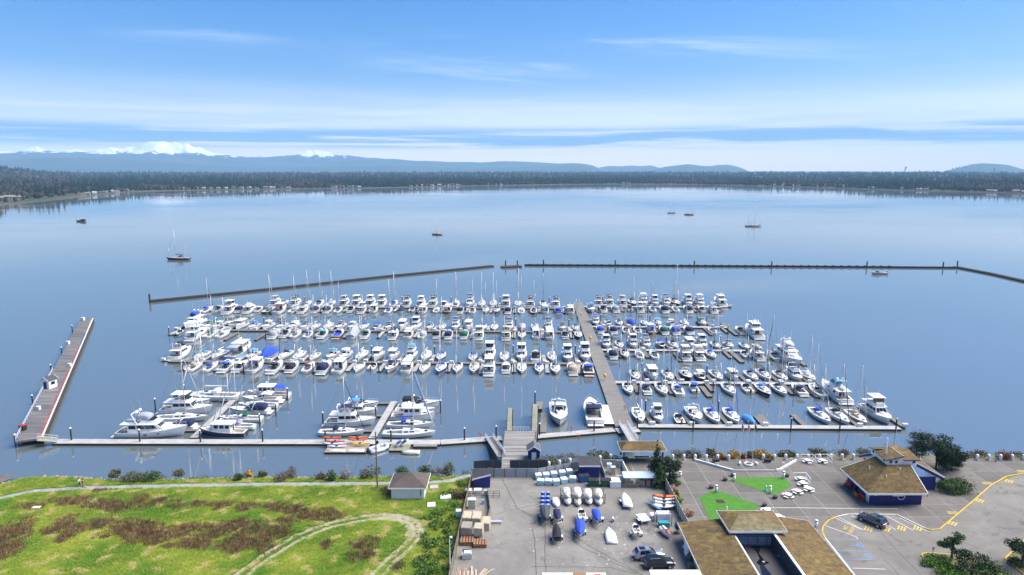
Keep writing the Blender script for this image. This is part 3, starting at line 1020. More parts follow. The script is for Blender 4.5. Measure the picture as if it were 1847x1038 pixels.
def t_yacht(var):
    L, B = 18.0, 5.2
    h = Shape(L, B, 1.5, 2.9, tr=.92, mid=.40, pw=2.6, rake=.11, chine=.88, draft=.8)
    p = []
    P_(p, 'hull', h.hull(18), 'hull', True)
    P_(p, 'boot_stripe', h.stripe(18, .12, .36), 'stripe')
    d = h.deck(-8.5, -5.6, .5, .82)
    p.append(('deck', d.mesh('deck', [PAINT['w'], PAINT['w']]), ('deck', 'sole'), None))
    hs = House(-5.6, 4.4, 4.3, 1.6, 3.55, 2.9, .0, .3, 3.3)
    P_(p, 'saloon', hs.mb(), 'house')
    for sd in ('left', 'right'):
        for u0, u1 in ((.03, .24), (.29, .50), (.53, .86)):
            a, b = (u0, u1) if sd == 'right' else (1 - u1, 1 - u0)
            P_(p, 'side_window', hs.panel(sd, a, b, .42, .84), 'glass', False, 'saloon')
    for u0, u1 in ((.05, .335), (.36, .64), (.665, .95)):
        P_(p, 'windshield', hs.panel('front', u0, u1, .38, .92), 'glass', False, 'saloon')
    P_(p, 'saloon_door', hs.panel('back', .3, .7, .03, .9), 'glass', False, 'saloon')
    P_(p, 'boat_deck', MB().box((0, -2.9, 3.62), (4.3, 9.4, .14), 0, .98), 'house')
    fd = House(2.6, 6.6, 3.1, 2.3, 2.95, 2.4, 0, .4, 1.2)
    P_(p, 'foredeck_trunk', fd.mb(), 'house')
    if var == 0:
        ph = House(-3.0, 1.9, 3.4, 3.66, 4.55, 1.5, .9, .25, 2.4)
        P_(p, 'flybridge', ph.mb(), 'house')
        P_(p, 'flybridge_windscreen', House(-.6, 1.0, 2.9, 4.55, 5.05, .9, 1.0, .25, 2.0).mb(), 'glass')
        P_(p, 'canvas_top', canopy_mb(-3.4, -.3, 2.9, 4.7, 6.0), 'canvas', True)
        P_(p, 'radar_arch', bow_frame(3.6, -3.2, 3.7, 6.1, 1.4, .14), 'house')
        P_(p, 'tender', MB().loft([[(-.2 + .75 * math.cos(q) * w_, -6.9 + .9 * i_, 4.0 + .35 * math.sin(q)) for q in [2 * math.pi * k / 8 for k in range(8)]] for i_, w_ in enumerate((.8, 1, .95, .3))]), 'tender', True)
    else:
        ph = House(-3.6, 1.6, 3.6, 3.69, 5.45, .7, .1, .25, 2.8)
        P_(p, 'pilothouse', ph.mb(), 'house')
        for u0, u1 in ((.04, .33), (.355, .645), (.67, .96)):
            P_(p, 'front_window', ph.panel('front', u0, u1, .45, .88), 'glass', False, 'pilothouse')
        for sd in ('left', 'right'):
            for u0, u1 in ((.06, .34), (.4, .64), (.7, .94)):
                P_(p, 'side_window', ph.panel(sd, u0, u1, .45, .86), 'glass', False, 'pilothouse')
        for u0, u1 in ((.06, .34), (.37, .63), (.66, .94)):
            P_(p, 'aft_window', ph.panel('back', u0, u1, .3, .86), 'glass', False, 'pilothouse')
        P_(p, 'hardtop', MB().box((0, -1.1, 5.52), (3.7, 6.0, .14), 0, .94), 'house')
        P_(p, 'radar_mast', MB().path([(-.7, -1.6, 5.55), (0, -2.0, 7.2), (.7, -1.6, 5.55)], .09, 5), 'house')
    for sx in (-.9, .9):
        P_(p, 'satellite_dome', MB().lathe((sx, -3.6 if var == 0 else -2.6, 5.75 if var == 0 else 5.6), [(.12, 0), (.14, .35), (.38, .5), (.42, .8), (.3, 1.05), (.08, 1.16)], 10), 'house', True)
    P_(p, 'porthole', MB().box((h.hb(.62) * .93, h.y(.62), 1.35), (.05, .8, .28)).box((-h.hb(.62) * .93, h.y(.62), 1.35), (.05, .8, .28)).box((h.hb(.45) * .985, h.y(.45), 1.1), (.05, .8, .28)).box((-h.hb(.45) * .985, h.y(.45), 1.1), (.05, .8, .28)), 'glass')
    P_(p, 'swim_platform', MB().box((0, -L / 2 - .55, .42), (4.6, 1.2, .14), 0, .96), 'deckonly')
    P_(p, 'bow_rail', rail(h, .40, .98, .8, 12, .03), 'steel')
    P_(p, 'antenna', MB().tube((1.5, -3.2, 5.5), (1.7, -4.2, 9.6), .025, .01, 3).tube((-1.5, -3.2, 5.5), (-1.7, -4.2, 9.2), .025, .01, 3), 'house')
    return p, L + 1.1, B


def t_run(var):
    L, B = 6.5, 2.4
    h = Shape(L, B, .78, 1.05, tr=.92, mid=.4, pw=2.6, rake=.12, chine=.9, draft=.35)
    p = []
    P_(p, 'hull', h.hull(), 'hull', True)
    P_(p, 'boot_stripe', h.stripe(14, .06, .16), 'stripe')
    d = h.deck(-2.7, 1.0, .48, .80)
    p.append(('deck', d.mesh('deck', [PAINT['w'], PAINT['w']]), ('deck', 'sole'), None))
    ws = House(.3, 1.3, 1.9, .98, 1.5, .6, .45, .2, 1.3)
    P_(p, 'windshield', ws.mb(), 'glass')
    P_(p, 'helm_seat', MB().box((.5, -.6, .62), (.5, .5, .6)), 'seat')
    P_(p, 'companion_seat', MB().box((-.5, -.6, .62), (.5, .5, .6)), 'seat')
    P_(p, 'bench_seat', MB().box((0, -2.2, .55), (1.6, .5, .4)), 'seat')
    if var == 1:
        P_(p, 'bimini_top', bimini(-1.8, .4, 1.9, 2.0, .15), 'canvas', True)
    P_(p, 'outboard_motor', MB().box((0, -3.45, .95), (.42, .5, .55), 0, .8).box((0, -3.5, .35), (.16, .25, .9)), 'black')
    P_(p, 'bow_rail', rail(h, .6, .97, .3, 5, .018), 'steel')
    return p, L + .5, B


def t_cover(var):
    L, B = 10.0, 3.2
    h = Shape(L, B, 1.0, 1.5, tr=.9, mid=.42, pw=2.5, rake=.1)
    p = []
    P_(p, 'hull', h.hull(), 'hull', True)
    P_(p, 'boot_stripe', h.stripe(), 'stripe')
    mb = MB(); rings = []
    hgt = 1.2 if var == 0 else 2.5
    for i in range(13):
        s = i / 12
        b, z, y = h.hb(s) + .06, h.sheer(s), h.y(s)
        k = math.sin(min(1, (s + .14) * 1.5) * math.pi / 2) * (1 - max(0, (s - .62) / .38) ** 1.3 * .85)
        top = z + hgt * k + (.08 if i % 3 == 1 else 0)
        rings.append([(b, y, z - .3), (b * .98, y, z + .06), (b * .62, y, lerp(z, top, .66)), (0, y, top), (-b * .62, y, lerp(z, top, .66)), (-b * .98, y, z + .06), (-b, y, z - .3)])
    mb.loft(rings, closed=False)
    P_(p, 'cover', mb, 'canvas', False)
    P_(p, 'tie_line', MB().path([(h.hb(i / 12) + .09, h.y(i / 12), h.sheer(i / 12) - .28) for i in range(13)], .025, 3).path([(-h.hb(i / 12) - .09, h.y(i / 12), h.sheer(i / 12) - .28) for i in range(13)], .025, 3), 'wire')
    return p, L, B


MAKERS = {'S': t_sail, 'C': t_express, 'F': t_fly, 'P': t_pilot, 'Y': t_yacht, 'R': t_run, 'K': t_cover}
TEMPL = {}
FIXED = {'house': M_HOUSE, 'glass': M_GLASS, 'alu': M_ALU, 'wire': M_WIRE, 'steel': M_STEEL, 'teak': M_TEAK, 'black': M_BLACK, 'sole': M_SOLE, 'seat': M_SEAT, 'deck': M_DECK, 'deckonly': M_DECK, 'tender': PAINT['s']}
COLN = {'w': 'white', 'c': 'cream', 's': 'silver', 'b': 'blue', 'l': 'sky blue', 'n': 'navy', 'k': 'black', 'g': 'green', 't': 'brown', 'p': 'pale blue'}
CANN = {'w': 'white', 'b': 'blue', 'n': 'navy', 'k': 'black', 'g': 'green', 'a': 'aqua', 't': 'tan', 'm': 'maroon', 's': 'grey', 'l': 'bright blue', 'v': 'lavender'}
NAMES = {'S': ('sailboat', 'sailboat'), 'C': ('cabin_cruiser', 'motorboat'), 'F': ('flybridge_cruiser', 'motorboat'), 'P': ('pilothouse_boat', 'motorboat'), 'Y': ('motor_yacht', 'yacht'), 'R': ('runabout', 'motorboat'), 'K': ('covered_boat', 'boat')}


def describe(ty, var, hc, cc, mast):
    h, c = COLN[hc], CANN[cc]
    if ty == 'S': return f'{h} sailboat with {c} sail cover'
    if ty == 'C': return f'{h} cabin cruiser with {c} canvas'
    if ty == 'F': return f'{h} flybridge cruiser, {c} canvas' if var != 1 else f'{h} flybridge cruiser with hardtop'
    if ty == 'P': return f'{h} pilothouse boat' if var == 0 else f'{h} pilothouse boat with {c} awning'
    if ty == 'Y': return f'large {h} motor yacht'
    if ty == 'R': return f'small open {h} runabout'
    return f'{h} boat under {c} cover'


def boat(ty, var, x, y, rz, length, hc, cc, label, group, z=0.0, jib=None):
    key = (ty, var)
    if key not in TEMPL: TEMPL[key] = MAKERS[ty](var)
    parts, L0, B0 = TEMPL[key]
    s = length * 1.02 / L0
    nm, cat = NAMES[ty]
    root = thing(nm, label, cat, (x, y, z), rz, group, (s * (1 + .12 * (1 - s)), s, s * (1.02 + .15 * (1 - s))))
    made = {}
    for name, me, mk, par in parts:
        o = add(name, me, made.get(par, root))
        mks = mk if isinstance(mk, tuple) else (mk,)
        for i, k in enumerate(mks):
            if k == 'hull': m = PAINT[hc]
            elif k == 'stripe': m = STRIPE[hc]
            elif k == 'canvas': m = CANVAS[cc]
            elif k == 'jib': m = CANVAS[cc] if jib else M_SAIL
            elif k == 'house' and hc == 'c': m = PAINT['c']
            else: m = FIXED[k]
            o.material_slots[i].link = 'OBJECT'
            o.material_slots[i].material = m
        made.setdefault(name, o)
    return root
# ------------------------------------------------------------------ marina frame: x along the docks, y away from the camera
MA = R(1.25)
MO = Vector((27.4, 159.0))
EX, EY = Vector((math.cos(MA), -math.sin(MA))), Vector((math.sin(MA), math.cos(MA)))


def mw(mx, my):
    p = MO + EX * mx + EY * my
    return p.x, p.y


def mloc(px, py, z=0.0):
    """marina coordinates of a pixel at height z"""
    p = at(px, py, z)
    d = Vector((p.x, p.y)) - MO
    return d.dot(EX), d.dot(EY)


def mx_of(px, my, z=0.0):
    mx = 0.0
    for _ in range(4):
        _, y = mw(mx, my)
        mx = (X_at(px, y, z) - MO.x - EY.x * my) / EX.x
    return mx


ORD = ['first', 'second', 'third', 'fourth', 'fifth', 'sixth', 'seventh', 'eighth', 'ninth', 'tenth', 'eleventh', 'twelfth', 'thirteenth', 'fourteenth', 'fifteenth', 'sixteenth', 'seventeenth', 'eighteenth', 'nineteenth',
       'twentieth', 'twenty-first', 'twenty-second', 'twenty-third', 'twenty-fourth', 'twenty-fifth', 'twenty-sixth', 'twenty-seventh', 'twenty-eighth', 'twenty-ninth', 'thirtieth', 'thirty-first', 'thirty-second', 'thirty-third', 'thirty-fourth']

_tens = ['twentieth', 'thirtieth', 'fortieth', 'fiftieth', 'sixtieth', 'seventieth']
_tw = ['twenty', 'thirty', 'forty', 'fifty', 'sixty', 'seventy']
while len(ORD) < 70:
    _k = len(ORD) + 1
    ORD.append(_tens[_k // 10 - 2] if _k % 10 == 0 else _tw[_k // 10 - 2] + '-' + ORD[_k % 10 - 1])
M_CONC = mat('dock_concrete', (.42, .41, .385), .85, var=.28, scale=.6, coords='World', bump=.2, bscale=4)
M_FLOAT = mat('dock_float_side', (.030, .030, .030), .8, var=.4, scale=2, coords='World')
M_WOOD = mat('weathered_wood', (.20, .185, .165), .9, var=.42, scale=.9, coords='World', stretch=(.35, 3.2, 1), bump=.3, bscale=3)
M_WOODX = mat('weathered_planks', (.235, .22, .20), .9, var=.5, scale=1.0, coords='World', stretch=(.25, 3.6, 1), bump=.3, bscale=3)
M_PILE = mat('creosote_pile', (.035, .031, .028), .8, var=.4, scale=3)
M_CAP = mat('white_cap', (.78, .78, .77), .5)
M_BOX = mat('dock_box_white', (.74, .74, .72), .45, var=.1, scale=2)
M_ALGAE = mat('mossy_timber', (.17, .18, .10), .9, col2=(.26, .24, .20), scale=.8, coords='World', bump=.3, bscale=4)
M_YEL = mat('yellow_plastic', (.75, .42, .02), .5)
M_ORA = mat('orange_plastic', (.72, .16, .02), .5)
DZ = .55                     # dock deck height

pile_me = MB().tube((0, 0, -1.2), (0, 0, 3.3), .19, .17, 8).mesh('shaft', M_PILE)
cap_me = MB().lathe((0, 0, 3.3), [(.24, 0), (.25, .06), (.02, .42)], 8).mesh('cap', M_CAP)


def piling(x, y, label, group, sc=1.0):
    t = thing('piling', label, 'piling', (x, y, 0), 0, group, (1, 1, sc))
    add('shaft', pile_me, t)
    add('cap', cap_me, t)
    return t


box_me = MB().box((0, 0, .34), (1.25, .75, .68), 0, .97).mesh('body', M_BOX)
lid_me = MB().box((0, 0, .74), (1.32, .82, .12), 0, .9).mesh('lid', M_BOX)


def dock_box(mx, my, label, group, rot=0.0):
    x, y = mw(mx, my)
    t = thing('dock_box', label, 'box', (x, y, DZ + .004), -MA + rot, group)
    add('body', box_me, t)
    add('lid', lid_me, t)


def slab(name, mx0, mx1, my0, my1, parent, top, z=DZ, hgt=.62, rail_=None):
    c = [(mx0, my0), (mx1, my0), (mx1, my1), (mx0, my1)]
    pts = [mw(*p) for p in c]
    mb = MB().prism(pts, z - hgt, z - .12, 1)
    cx, cy = sum(p[0] for p in pts) / 4, sum(p[1] for p in pts) / 4
    mb.prism([(cx + (p[0] - cx) * (1 + .06 / max(1, abs(mx1 - mx0))), cy + (p[1] - cy) * (1 + .06 / max(1, abs(my1 - my0)))) for p in pts], z - .116, z, 0)
    return mb.obj(name, [top, M_FLOAT], parent)


# ------------------------------------------------------------------ main walkway and side docks
wk = thing('main_walkway', 'long weathered timber walkway running out between the boat rows', 'dock')
seg = 0
for k in range(31):
    slab('deck_section', -2.25, 2.25, -1.5 + k * 5.1, -1.5 + k * 5.1 + 5.06, wk, M_WOODX, DZ + .1, .7)

# rows: name for labels, pixel on the dock line, side (-1 near the camera, +1 beyond), pixel span of the dock, boats
# boat: px of the end nearest the camera, type+variant, length, bow direction (n towards the camera, f away), hull, canvas
ROWS = [
    ('far left dock', (940, 558), -1, (470, 1040), '''365 S0 11 f w b;388 C1 9 f w n;406 F1 14 f w n;427 C0 10 f w n;446 F2 12 f w w;462 C1 8 f w w;478 S1 12 f g s;497 P1 13 f w m;524 S2 11 f w w;541 F0 11 f w k;565 C0 10.5 f w n;587 C0 10.5 f w n;
      606 S0 10 f w n;629 C1 9 f w k;649 F1 11 f w w;671 P0 9.5 f w w;698 S1 10 f w b;721 K0 8 f w n;741 R0 7.5 f w w;761 P1 10.5 f w w;785 S2 9.5 f w n;806 P1 10 f t t;829 C0 9.5 f w k;851 S1 10 f w n;875 S0 10 n w t;895 S1 10 n n n;916 C0 10 f w n;940 S2 10.5 f w s;
      963 S0 10.5 f k n;984 P1 9 f w a;1008 C0 10 f b b;1030 P1 10 f c w'''),
    ('far left dock', (940, 558), 1, None, '''490 F0 12 f w s;527 F0 12 f w k;548 S2 11 f w n;616 F0 12.5 f w s;639 F1 12.5 f w k;664 F0 13 f w w;685 F1 12.5 f w w;731 F0 12 f w k;757 F0 12 f w w;779 F0 12 f w k;799 C1 10 f w w;820 S0 12 f w w;845 F0 13 n w k;868 S1 11 n w w;
      889 S0 12 n w w;912 F1 13 f w w;935 S2 12 n w b;957 F0 12 f w k;1003 F0 12 f w k;507 C1 10 f w n;570 S0 12 f w n;592 S2 11 f w w;706 S0 12 f w b;980 S1 11 n w n'''),
    ('middle left dock', (1000, 601), -1, (385, 1066), '''317 R0 6.5 f n k;341 Y1 15 f w b;371 S1 11 f w g;392 S0 11 f w w;490 C0 11 f w s;508 C1 9.5 f w n;526 S0 10.5 f w s;551 S0 10 f w b;577 C1 10 f w a;604 C2 11 f t b;632 K1 11 f w s;655 C1 10 f w g;706 F2 11 f w n;734 P1 10 f w w;
      759 S1 10 f w w;785 C0 9 f w k;807 C0 10 f w n;836 C0 10 f w g;863 F1 11 f w s;912 F0 11.5 f c t;941 S0 10 n w n;967 P0 9.5 f w w;992 P1 10.5 f w w;1020 C1 8.5 f s k;1045 S2 9.5 n k w'''),
    ('middle left dock', (1000, 601), 1, None, '''331 Y0 16 n w b;366 C0 9 n w g;385 C1 9 n w w;404 R1 8 n w w;425 P1 10 n w w;450 C1 9 n w b;474 C1 10 n w w;500 C1 9.5 n w n;522 C0 9.5 n w w;562 S2 9 n w w;585 S0 10 n w w;608 C1 9.5 n w m;630 C1 9 n w w;651 S1 9.5 n w b;675 R1 7.5 n w b;698 C1 9 n w k;
      722 P0 10.5 n w w;746 F1 11 n w w;772 C1 8.5 n w g;795 S0 9.5 n w s;819 F0 10.5 n w n;843 P1 10 n w w;870 S0 9.5 n w b;891 S2 9.5 n w w;918 F0 10 n w n;941 K0 9.5 n w v;965 S1 10 n w s;990 F0 10.5 n w n;1016 C1 9 n w k;544 C1 9 n w n;1040 S0 9 n w g'''),
    ('near left dock', (1000, 658.5), -1, (306, 1092), '''340 S1 9.5 f w t;397 C1 10.5 f w b;423 C1 10 f w w;450 P1 11 f w n;487 C1 11 f w k;520 C0 9.5 f w k;549 S0 10 f w m;577 C0 11.5 f w n;606 P0 11 f w w;640 S0 10 n w g;699 C0 10 n w n;730 P1 10.5 f w w;761 S1 10 n w g;791 S0 11 n b b;822 S1 10 n w k;
      853 S0 10.5 n w t;881 F1 12 f w k;941 S2 10 n w w;973 S0 9.5 n w b;1003 S0 10.5 n w g;1034 C0 10.5 f c t;1063 C1 11 f t b;370 S0 9.5 f w b;668 R0 7 f w n;912 C1 9 f w w'''),
    ('near left dock', (1000, 658.5), 1, None, '''311 F0 13 f w k;351 S1 10 n w a;383 S0 10.5 n p w;416 P1 16 f l s;445 C1 9.5 n w l;473 K1 10.5 n w b;503 S1 10.5 n w n;530 S0 10.5 n w w;560 S2 9 n c t;591 C1 10 n w a;614 C1 10.5 n w w;645 S0 11 n w w;675 P0 10 n w m;704 P1 10 n w b;
      736 F0 11 n w l;764 S0 11 n w w;792 S0 10 n n b;851 S0 9.5 n w b;881 F1 13 n w w;909 S1 10.5 n w s;940 F1 12 n w n;967 C1 11 f w k;997 S0 10.5 n w w;1025 F1 11.5 n s k;1058 F1 12.5 n w w'''),
    ('far right dock', (1230, 556), -1, (1060, 1300), '''1068 C2 12 n w s;1090 C1 10 f w n;1112 C0 10.5 f w s;1138 R1 8 f w k;1157 F0 10.5 f w w;1180 S0 9.5 f w b;1201 C0 11 f w n;1222 S1 9.5 f w s;1245 C0 11 f w n;1270 C1 9 f w w;1289 F0 11 f w s'''),
    ('far right dock', (1230, 556), 1, None, '''1081 F0 11 f w k;1101 F0 12 f w k;1124 F0 12 f w t;1145 S0 13 n n n;1165 F0 13 n w w;1185 F1 11 n w w;1206 F0 12 n w n;1224 S1 14 n k n;1246 F1 12 n w k;1268 F0 12.5 n w w;1306 Y1 15 f w w'''),
    ('second right dock', (1150, 592), -1, (1072, 1312), '''1084 C0 9 f w b;1108 C0 9.5 f w n;1131 S1 9 f w k;1153 S0 10 f w k;1177 P1 10 f t b;1200 C0 10 f w g;1221 C0 10.5 f w b;1246 C0 10 f w n;1289 S0 9 f w n;1340 C2 9 f w k;1367 Y1 17 f w w'''),
    ('second right dock', (1150, 592), 1, None, '''1076 F0 10 n w b;1099 R0 8 n w k;1142 K0 9 n w b;1166 S2 9 n w w;1190 C1 9 n w l;1214 R1 7.5 n w w;1272 C0 9.5 n w g;1120 S1 9 n w n;1240 S0 9 n w w'''),
    ('third right dock', (1200, 634.5), -1, (1084, 1345), '''1107 C0 9.5 f w n;1131 S1 9.5 n w n;1157 S0 9.5 f w w;1184 S0 9.5 f w g;1240 F1 11 f w w;1265 F0 11 f w w;1290 S0 9.5 n w b;1349 R0 7.5 f w w;1373 F2 10.5 f w k;1403 S1 10 f w n;1433 Y0 19 n w w'''),
    ('third right dock', (1200, 634.5), 1, None, '''1096 F1 10 n w w;1121 S1 9.5 n w k;1146 F1 10.5 n w w;1170 F0 10 n w n;1197 R1 8.5 n n b;1221 S0 10 n w n;1249 P0 10 n w s;1273 F1 10.5 n w w;1298 S0 9.5 n s g;1350 S1 8.5 n w a;1372 R0 7 n w w;1322 C1 8.5 n w k'''),
    ('fourth right dock', (1250, 693.5), -1, (1100, 1475), '''1137 S0 9.5 n w n;1200 S0 10.5 n w n;1228 S1 10 f w b;1325 S0 10.5 n w g;1354 R0 7.5 f w w;1388 S0 10.5 n n l;1418 S1 10 n w n;1486 S0 10.5 f w n;1515 Y0 16 f w a;1168 C1 8.5 f w n;1256 R1 7 f w b;1450 C1 9 f w n'''),
    ('fourth right dock', (1250, 693.5), 1, None, '''1150 S0 10 n p g;1181 P0 10.5 n w n;1211 S0 10 n w n;1245 C2 9.5 n k w;1269 R1 8 n k w;1301 S1 10 n w s;1328 P0 8.5 n w w;1365 S0 10 n w n;1390 S0 11 n w n;1419 S0 10 n w k;1445 F0 10.5 n w n;1470 S0 10 n w w'''),
    ('front right dock', (1380, 773.5), 1, (1150, 1622), '''1158 S2 10.5 n w w;1192 F1 8.5 n w w;1229 R0 7 f k k;1262 C2 11 n w w;1295 S0 10.5 n w b;1331 S0 10.5 n w b;1358 K0 6 n l l;1497 S0 11 n w b;1530 S0 11 n w k;1563 S1 10 n c t;1608 F1 13.5 n w n'''),
]
DOCKS = {}
nbox = {}
for dname, (rx, ry), side, span, txt in ROWS:
    _, dmy = mloc(rx, ry)
    right = 'right' in dname
    specs = []
    for e in txt.split(';'):
        q = e.split()
        L = float(q[2])
        near = dmy - 1.6 - L if side < 0 else dmy + 1.5
        specs.append([mx_of(float(q[0]), near), q[1][0], int(q[1][1]), L, q[3], q[4], q[5]])
    specs.sort(key=lambda s: s[0] if right else -s[0])
    # keep hulls from running into each other
    for a, b in zip(specs, specs[1:]):
        wa, wb = [min(5.2, .12 * s[3] + 2.0) / 2 + .12 for s in (a, b)]
        gap = abs(b[0] - a[0]) - wa - wb
        if gap < 0: b[0] += (-gap) * (1 if right else -1)
    if span:
        if dname not in DOCKS:
            DOCKS[dname] = thing('dock', f'floating walkway of the {dname} between its two boat rows', 'dock')
        a, b = mx_of(span[0], dmy), mx_of(span[1], dmy)
        if 'left' in dname: b = -2.3
        elif 'front' not in dname: a = 2.3
        n = max(1, round((b - a) / 9.0))
        for k in range(n):
            slab('deck_section', a + (b - a) * k / n, a + (b - a) * (k + 1) / n - .04, dmy - 1.05, dmy + 1.05, DOCKS[dname], M_CONC if right else M_WOOD)
    dk = DOCKS[dname]
    sd = 'near side' if side < 0 else 'far side'
    for i, (mx, ty, va, L, dr, hc, cc) in enumerate(specs):
        cy = dmy + side * (1.55 + L / 2) + rnd.uniform(-.35, .35)
        x, y = mw(mx, cy)
        desc = describe(ty, va, hc, cc, 1)
        boat(ty, va, x, y, -MA + (math.pi if dr == 'n' else 0) + rnd.uniform(-.02, .02), L, hc, cc, f'{desc}, {ORD[i]} from main walkway, {sd}, {dname}', f'boats on the {sd} of the {dname}', 0, rnd.random() < .35)
        # a finger float in every second gap
        if i % 2 == 0:
            j = i + 1
            fx = (mx + specs[j][0]) / 2 if j < len(specs) else mx + (2.4 if right else -2.4)
            gap = 99 if j >= len(specs) else abs(specs[j][0] - mx) - min(5.2, .12 * L + 2) / 2 - min(5.2, .12 * specs[j][3] + 2) / 2
            if gap > 9:
                fx = mx + (2.6 if right else -2.6)
            if gap > .5:
                w = min(.58, (gap - .1) / 2)
                fl = max(6.5, L * .86)
                y0, y1 = (dmy - 1.05 - fl, dmy - 1.09) if side < 0 else (dmy + 1.09, dmy + 1.05 + fl)
                slab('finger', fx - w, fx + w, y0, y1, dk, M_CONC if dname in ('far left dock', 'middle left dock', 'near left dock') else M_WOOD, DZ - .04, .5)
                px_, py_ = mw(fx, y0 - .25 if side < 0 else y1 + .25)
                kk = nbox.setdefault((dname, sd), [0, 0])
                if i % 4 == 0:
                    piling(px_, py_, f'dark piling with white cone cap, {ORD[kk[0]]} from main walkway, {sd}, {dname}', 'pilings at the finger ends'); kk[0] += 1
                dock_box(fx + .1, dmy + side * .62, f'white dock box, {ORD[kk[1]]} from main walkway, {sd}, {dname}', 'white dock boxes', 0); kk[1] += 1

# fingers at the empty berths seen in the photograph
for dname, (x0, y0), (x1, y1), w in (('middle left dock', (404, 613), (430, 600), 1.1), ('middle left dock', (458, 613), (484, 600), 1.1), ('second right dock', (1257, 580), (1286, 604), 1.5), ('second right dock', (1300, 583), (1332, 604), 1.5),
                                      ('third right dock', (1216, 636), (1229, 651), 1.3), ('third right dock', (1305, 622), (1338, 653), 1.5), ('fourth right dock', (1262, 697), (1284, 715), 1.4), ('fourth right dock', (1452, 697), (1478, 716), 1.6),
                                      ('front right dock', (1371, 748), (1390, 770), 1.3), ('front right dock', (1430, 747), (1454, 770), 1.3)):
    a, b = Vector(mloc(x0, y0, DZ)), Vector(mloc(x1, y1, DZ))
    m = (a.x + b.x) / 2
    slab('finger', m - w / 2, m + w / 2, min(a.y, b.y), max(a.y, b.y), DOCKS[dname], M_WOOD, DZ - .02, .5)

# ------------------------------------------------------------------ front walkway, piers, breakwaters
def strip_float(name, pts, w, parent, top, z=DZ, hgt=.65, seglen=8.0, part='deck_section', side=M_FLOAT):
    """a floating walkway along a polyline, in separate sections"""
    for a, b in zip(pts, pts[1:]):
        a, b = Vector(a[:2]), Vector(b[:2])
        d = b - a
        n = max(1, round(d.length / seglen))
        u = d.normalized(); q = Vector((-u.y, u.x)) * (w / 2)
        for k in range(n):
            p0, p1 = a + d * (k / n), a + d * ((k + 1) / n) - u * .04
            P = [p0 - q, p1 - q, p1 + q, p0 + q]
            MB().prism(P, z - hgt, z - .12, 1).prism([p0 - q * 1.02, p1 - q * 1.02, p1 + q * 1.02, p0 + q * 1.02], z - .116, z, 0).obj(part, [top, side], parent)


fw = thing('front_walkway', 'long pale concrete floating walkway along the near edge of the marina', 'dock')
wp = [at(100, 796, DZ), at(640, 797, DZ), at(795, 797.5, DZ), at(905, 790, DZ)]
strip_float('w', wp, 2.6, fw, M_CONC)
strip_float('w', [at(968, 787, DZ), at(1108, 775, DZ)], 2.4, fw, M_CONC)
strip_float('w', [at(1112, 777, DZ), at(1152, 774.5, DZ)], 3.2, fw, M_CONC, DZ + .012)
finger1 = thing('left_finger_dock', 'pale float reaching out from the front walkway between left-hand boats', 'dock')
strip_float('w', [at(349, 789.5, DZ), at(437, 706, DZ)], 1.7, finger1, M_CONC, DZ - .008)
finger2 = thing('middle_finger_dock', 'pale float reaching out from the front walkway beside the kayaks', 'dock')
strip_float('w', [at(671, 790.5, DZ), at(711, 724, DZ)], 1.7, finger2, M_CONC, DZ - .008)
for t, x0, y0, x1, y1 in ((finger2, 660, 727, 708, 727), (finger2, 642, 750, 690, 749.5), (finger1, 430, 722, 398, 722), (finger1, 418, 752, 470, 751), (finger1, 375, 775, 330, 776), (finger2, 655, 777, 680, 777)):
    strip_float('w', [at(x0, y0, DZ), at(x1, y1, DZ)], 1.1, t, M_WOOD, DZ - .016, .5, 20, 'finger')

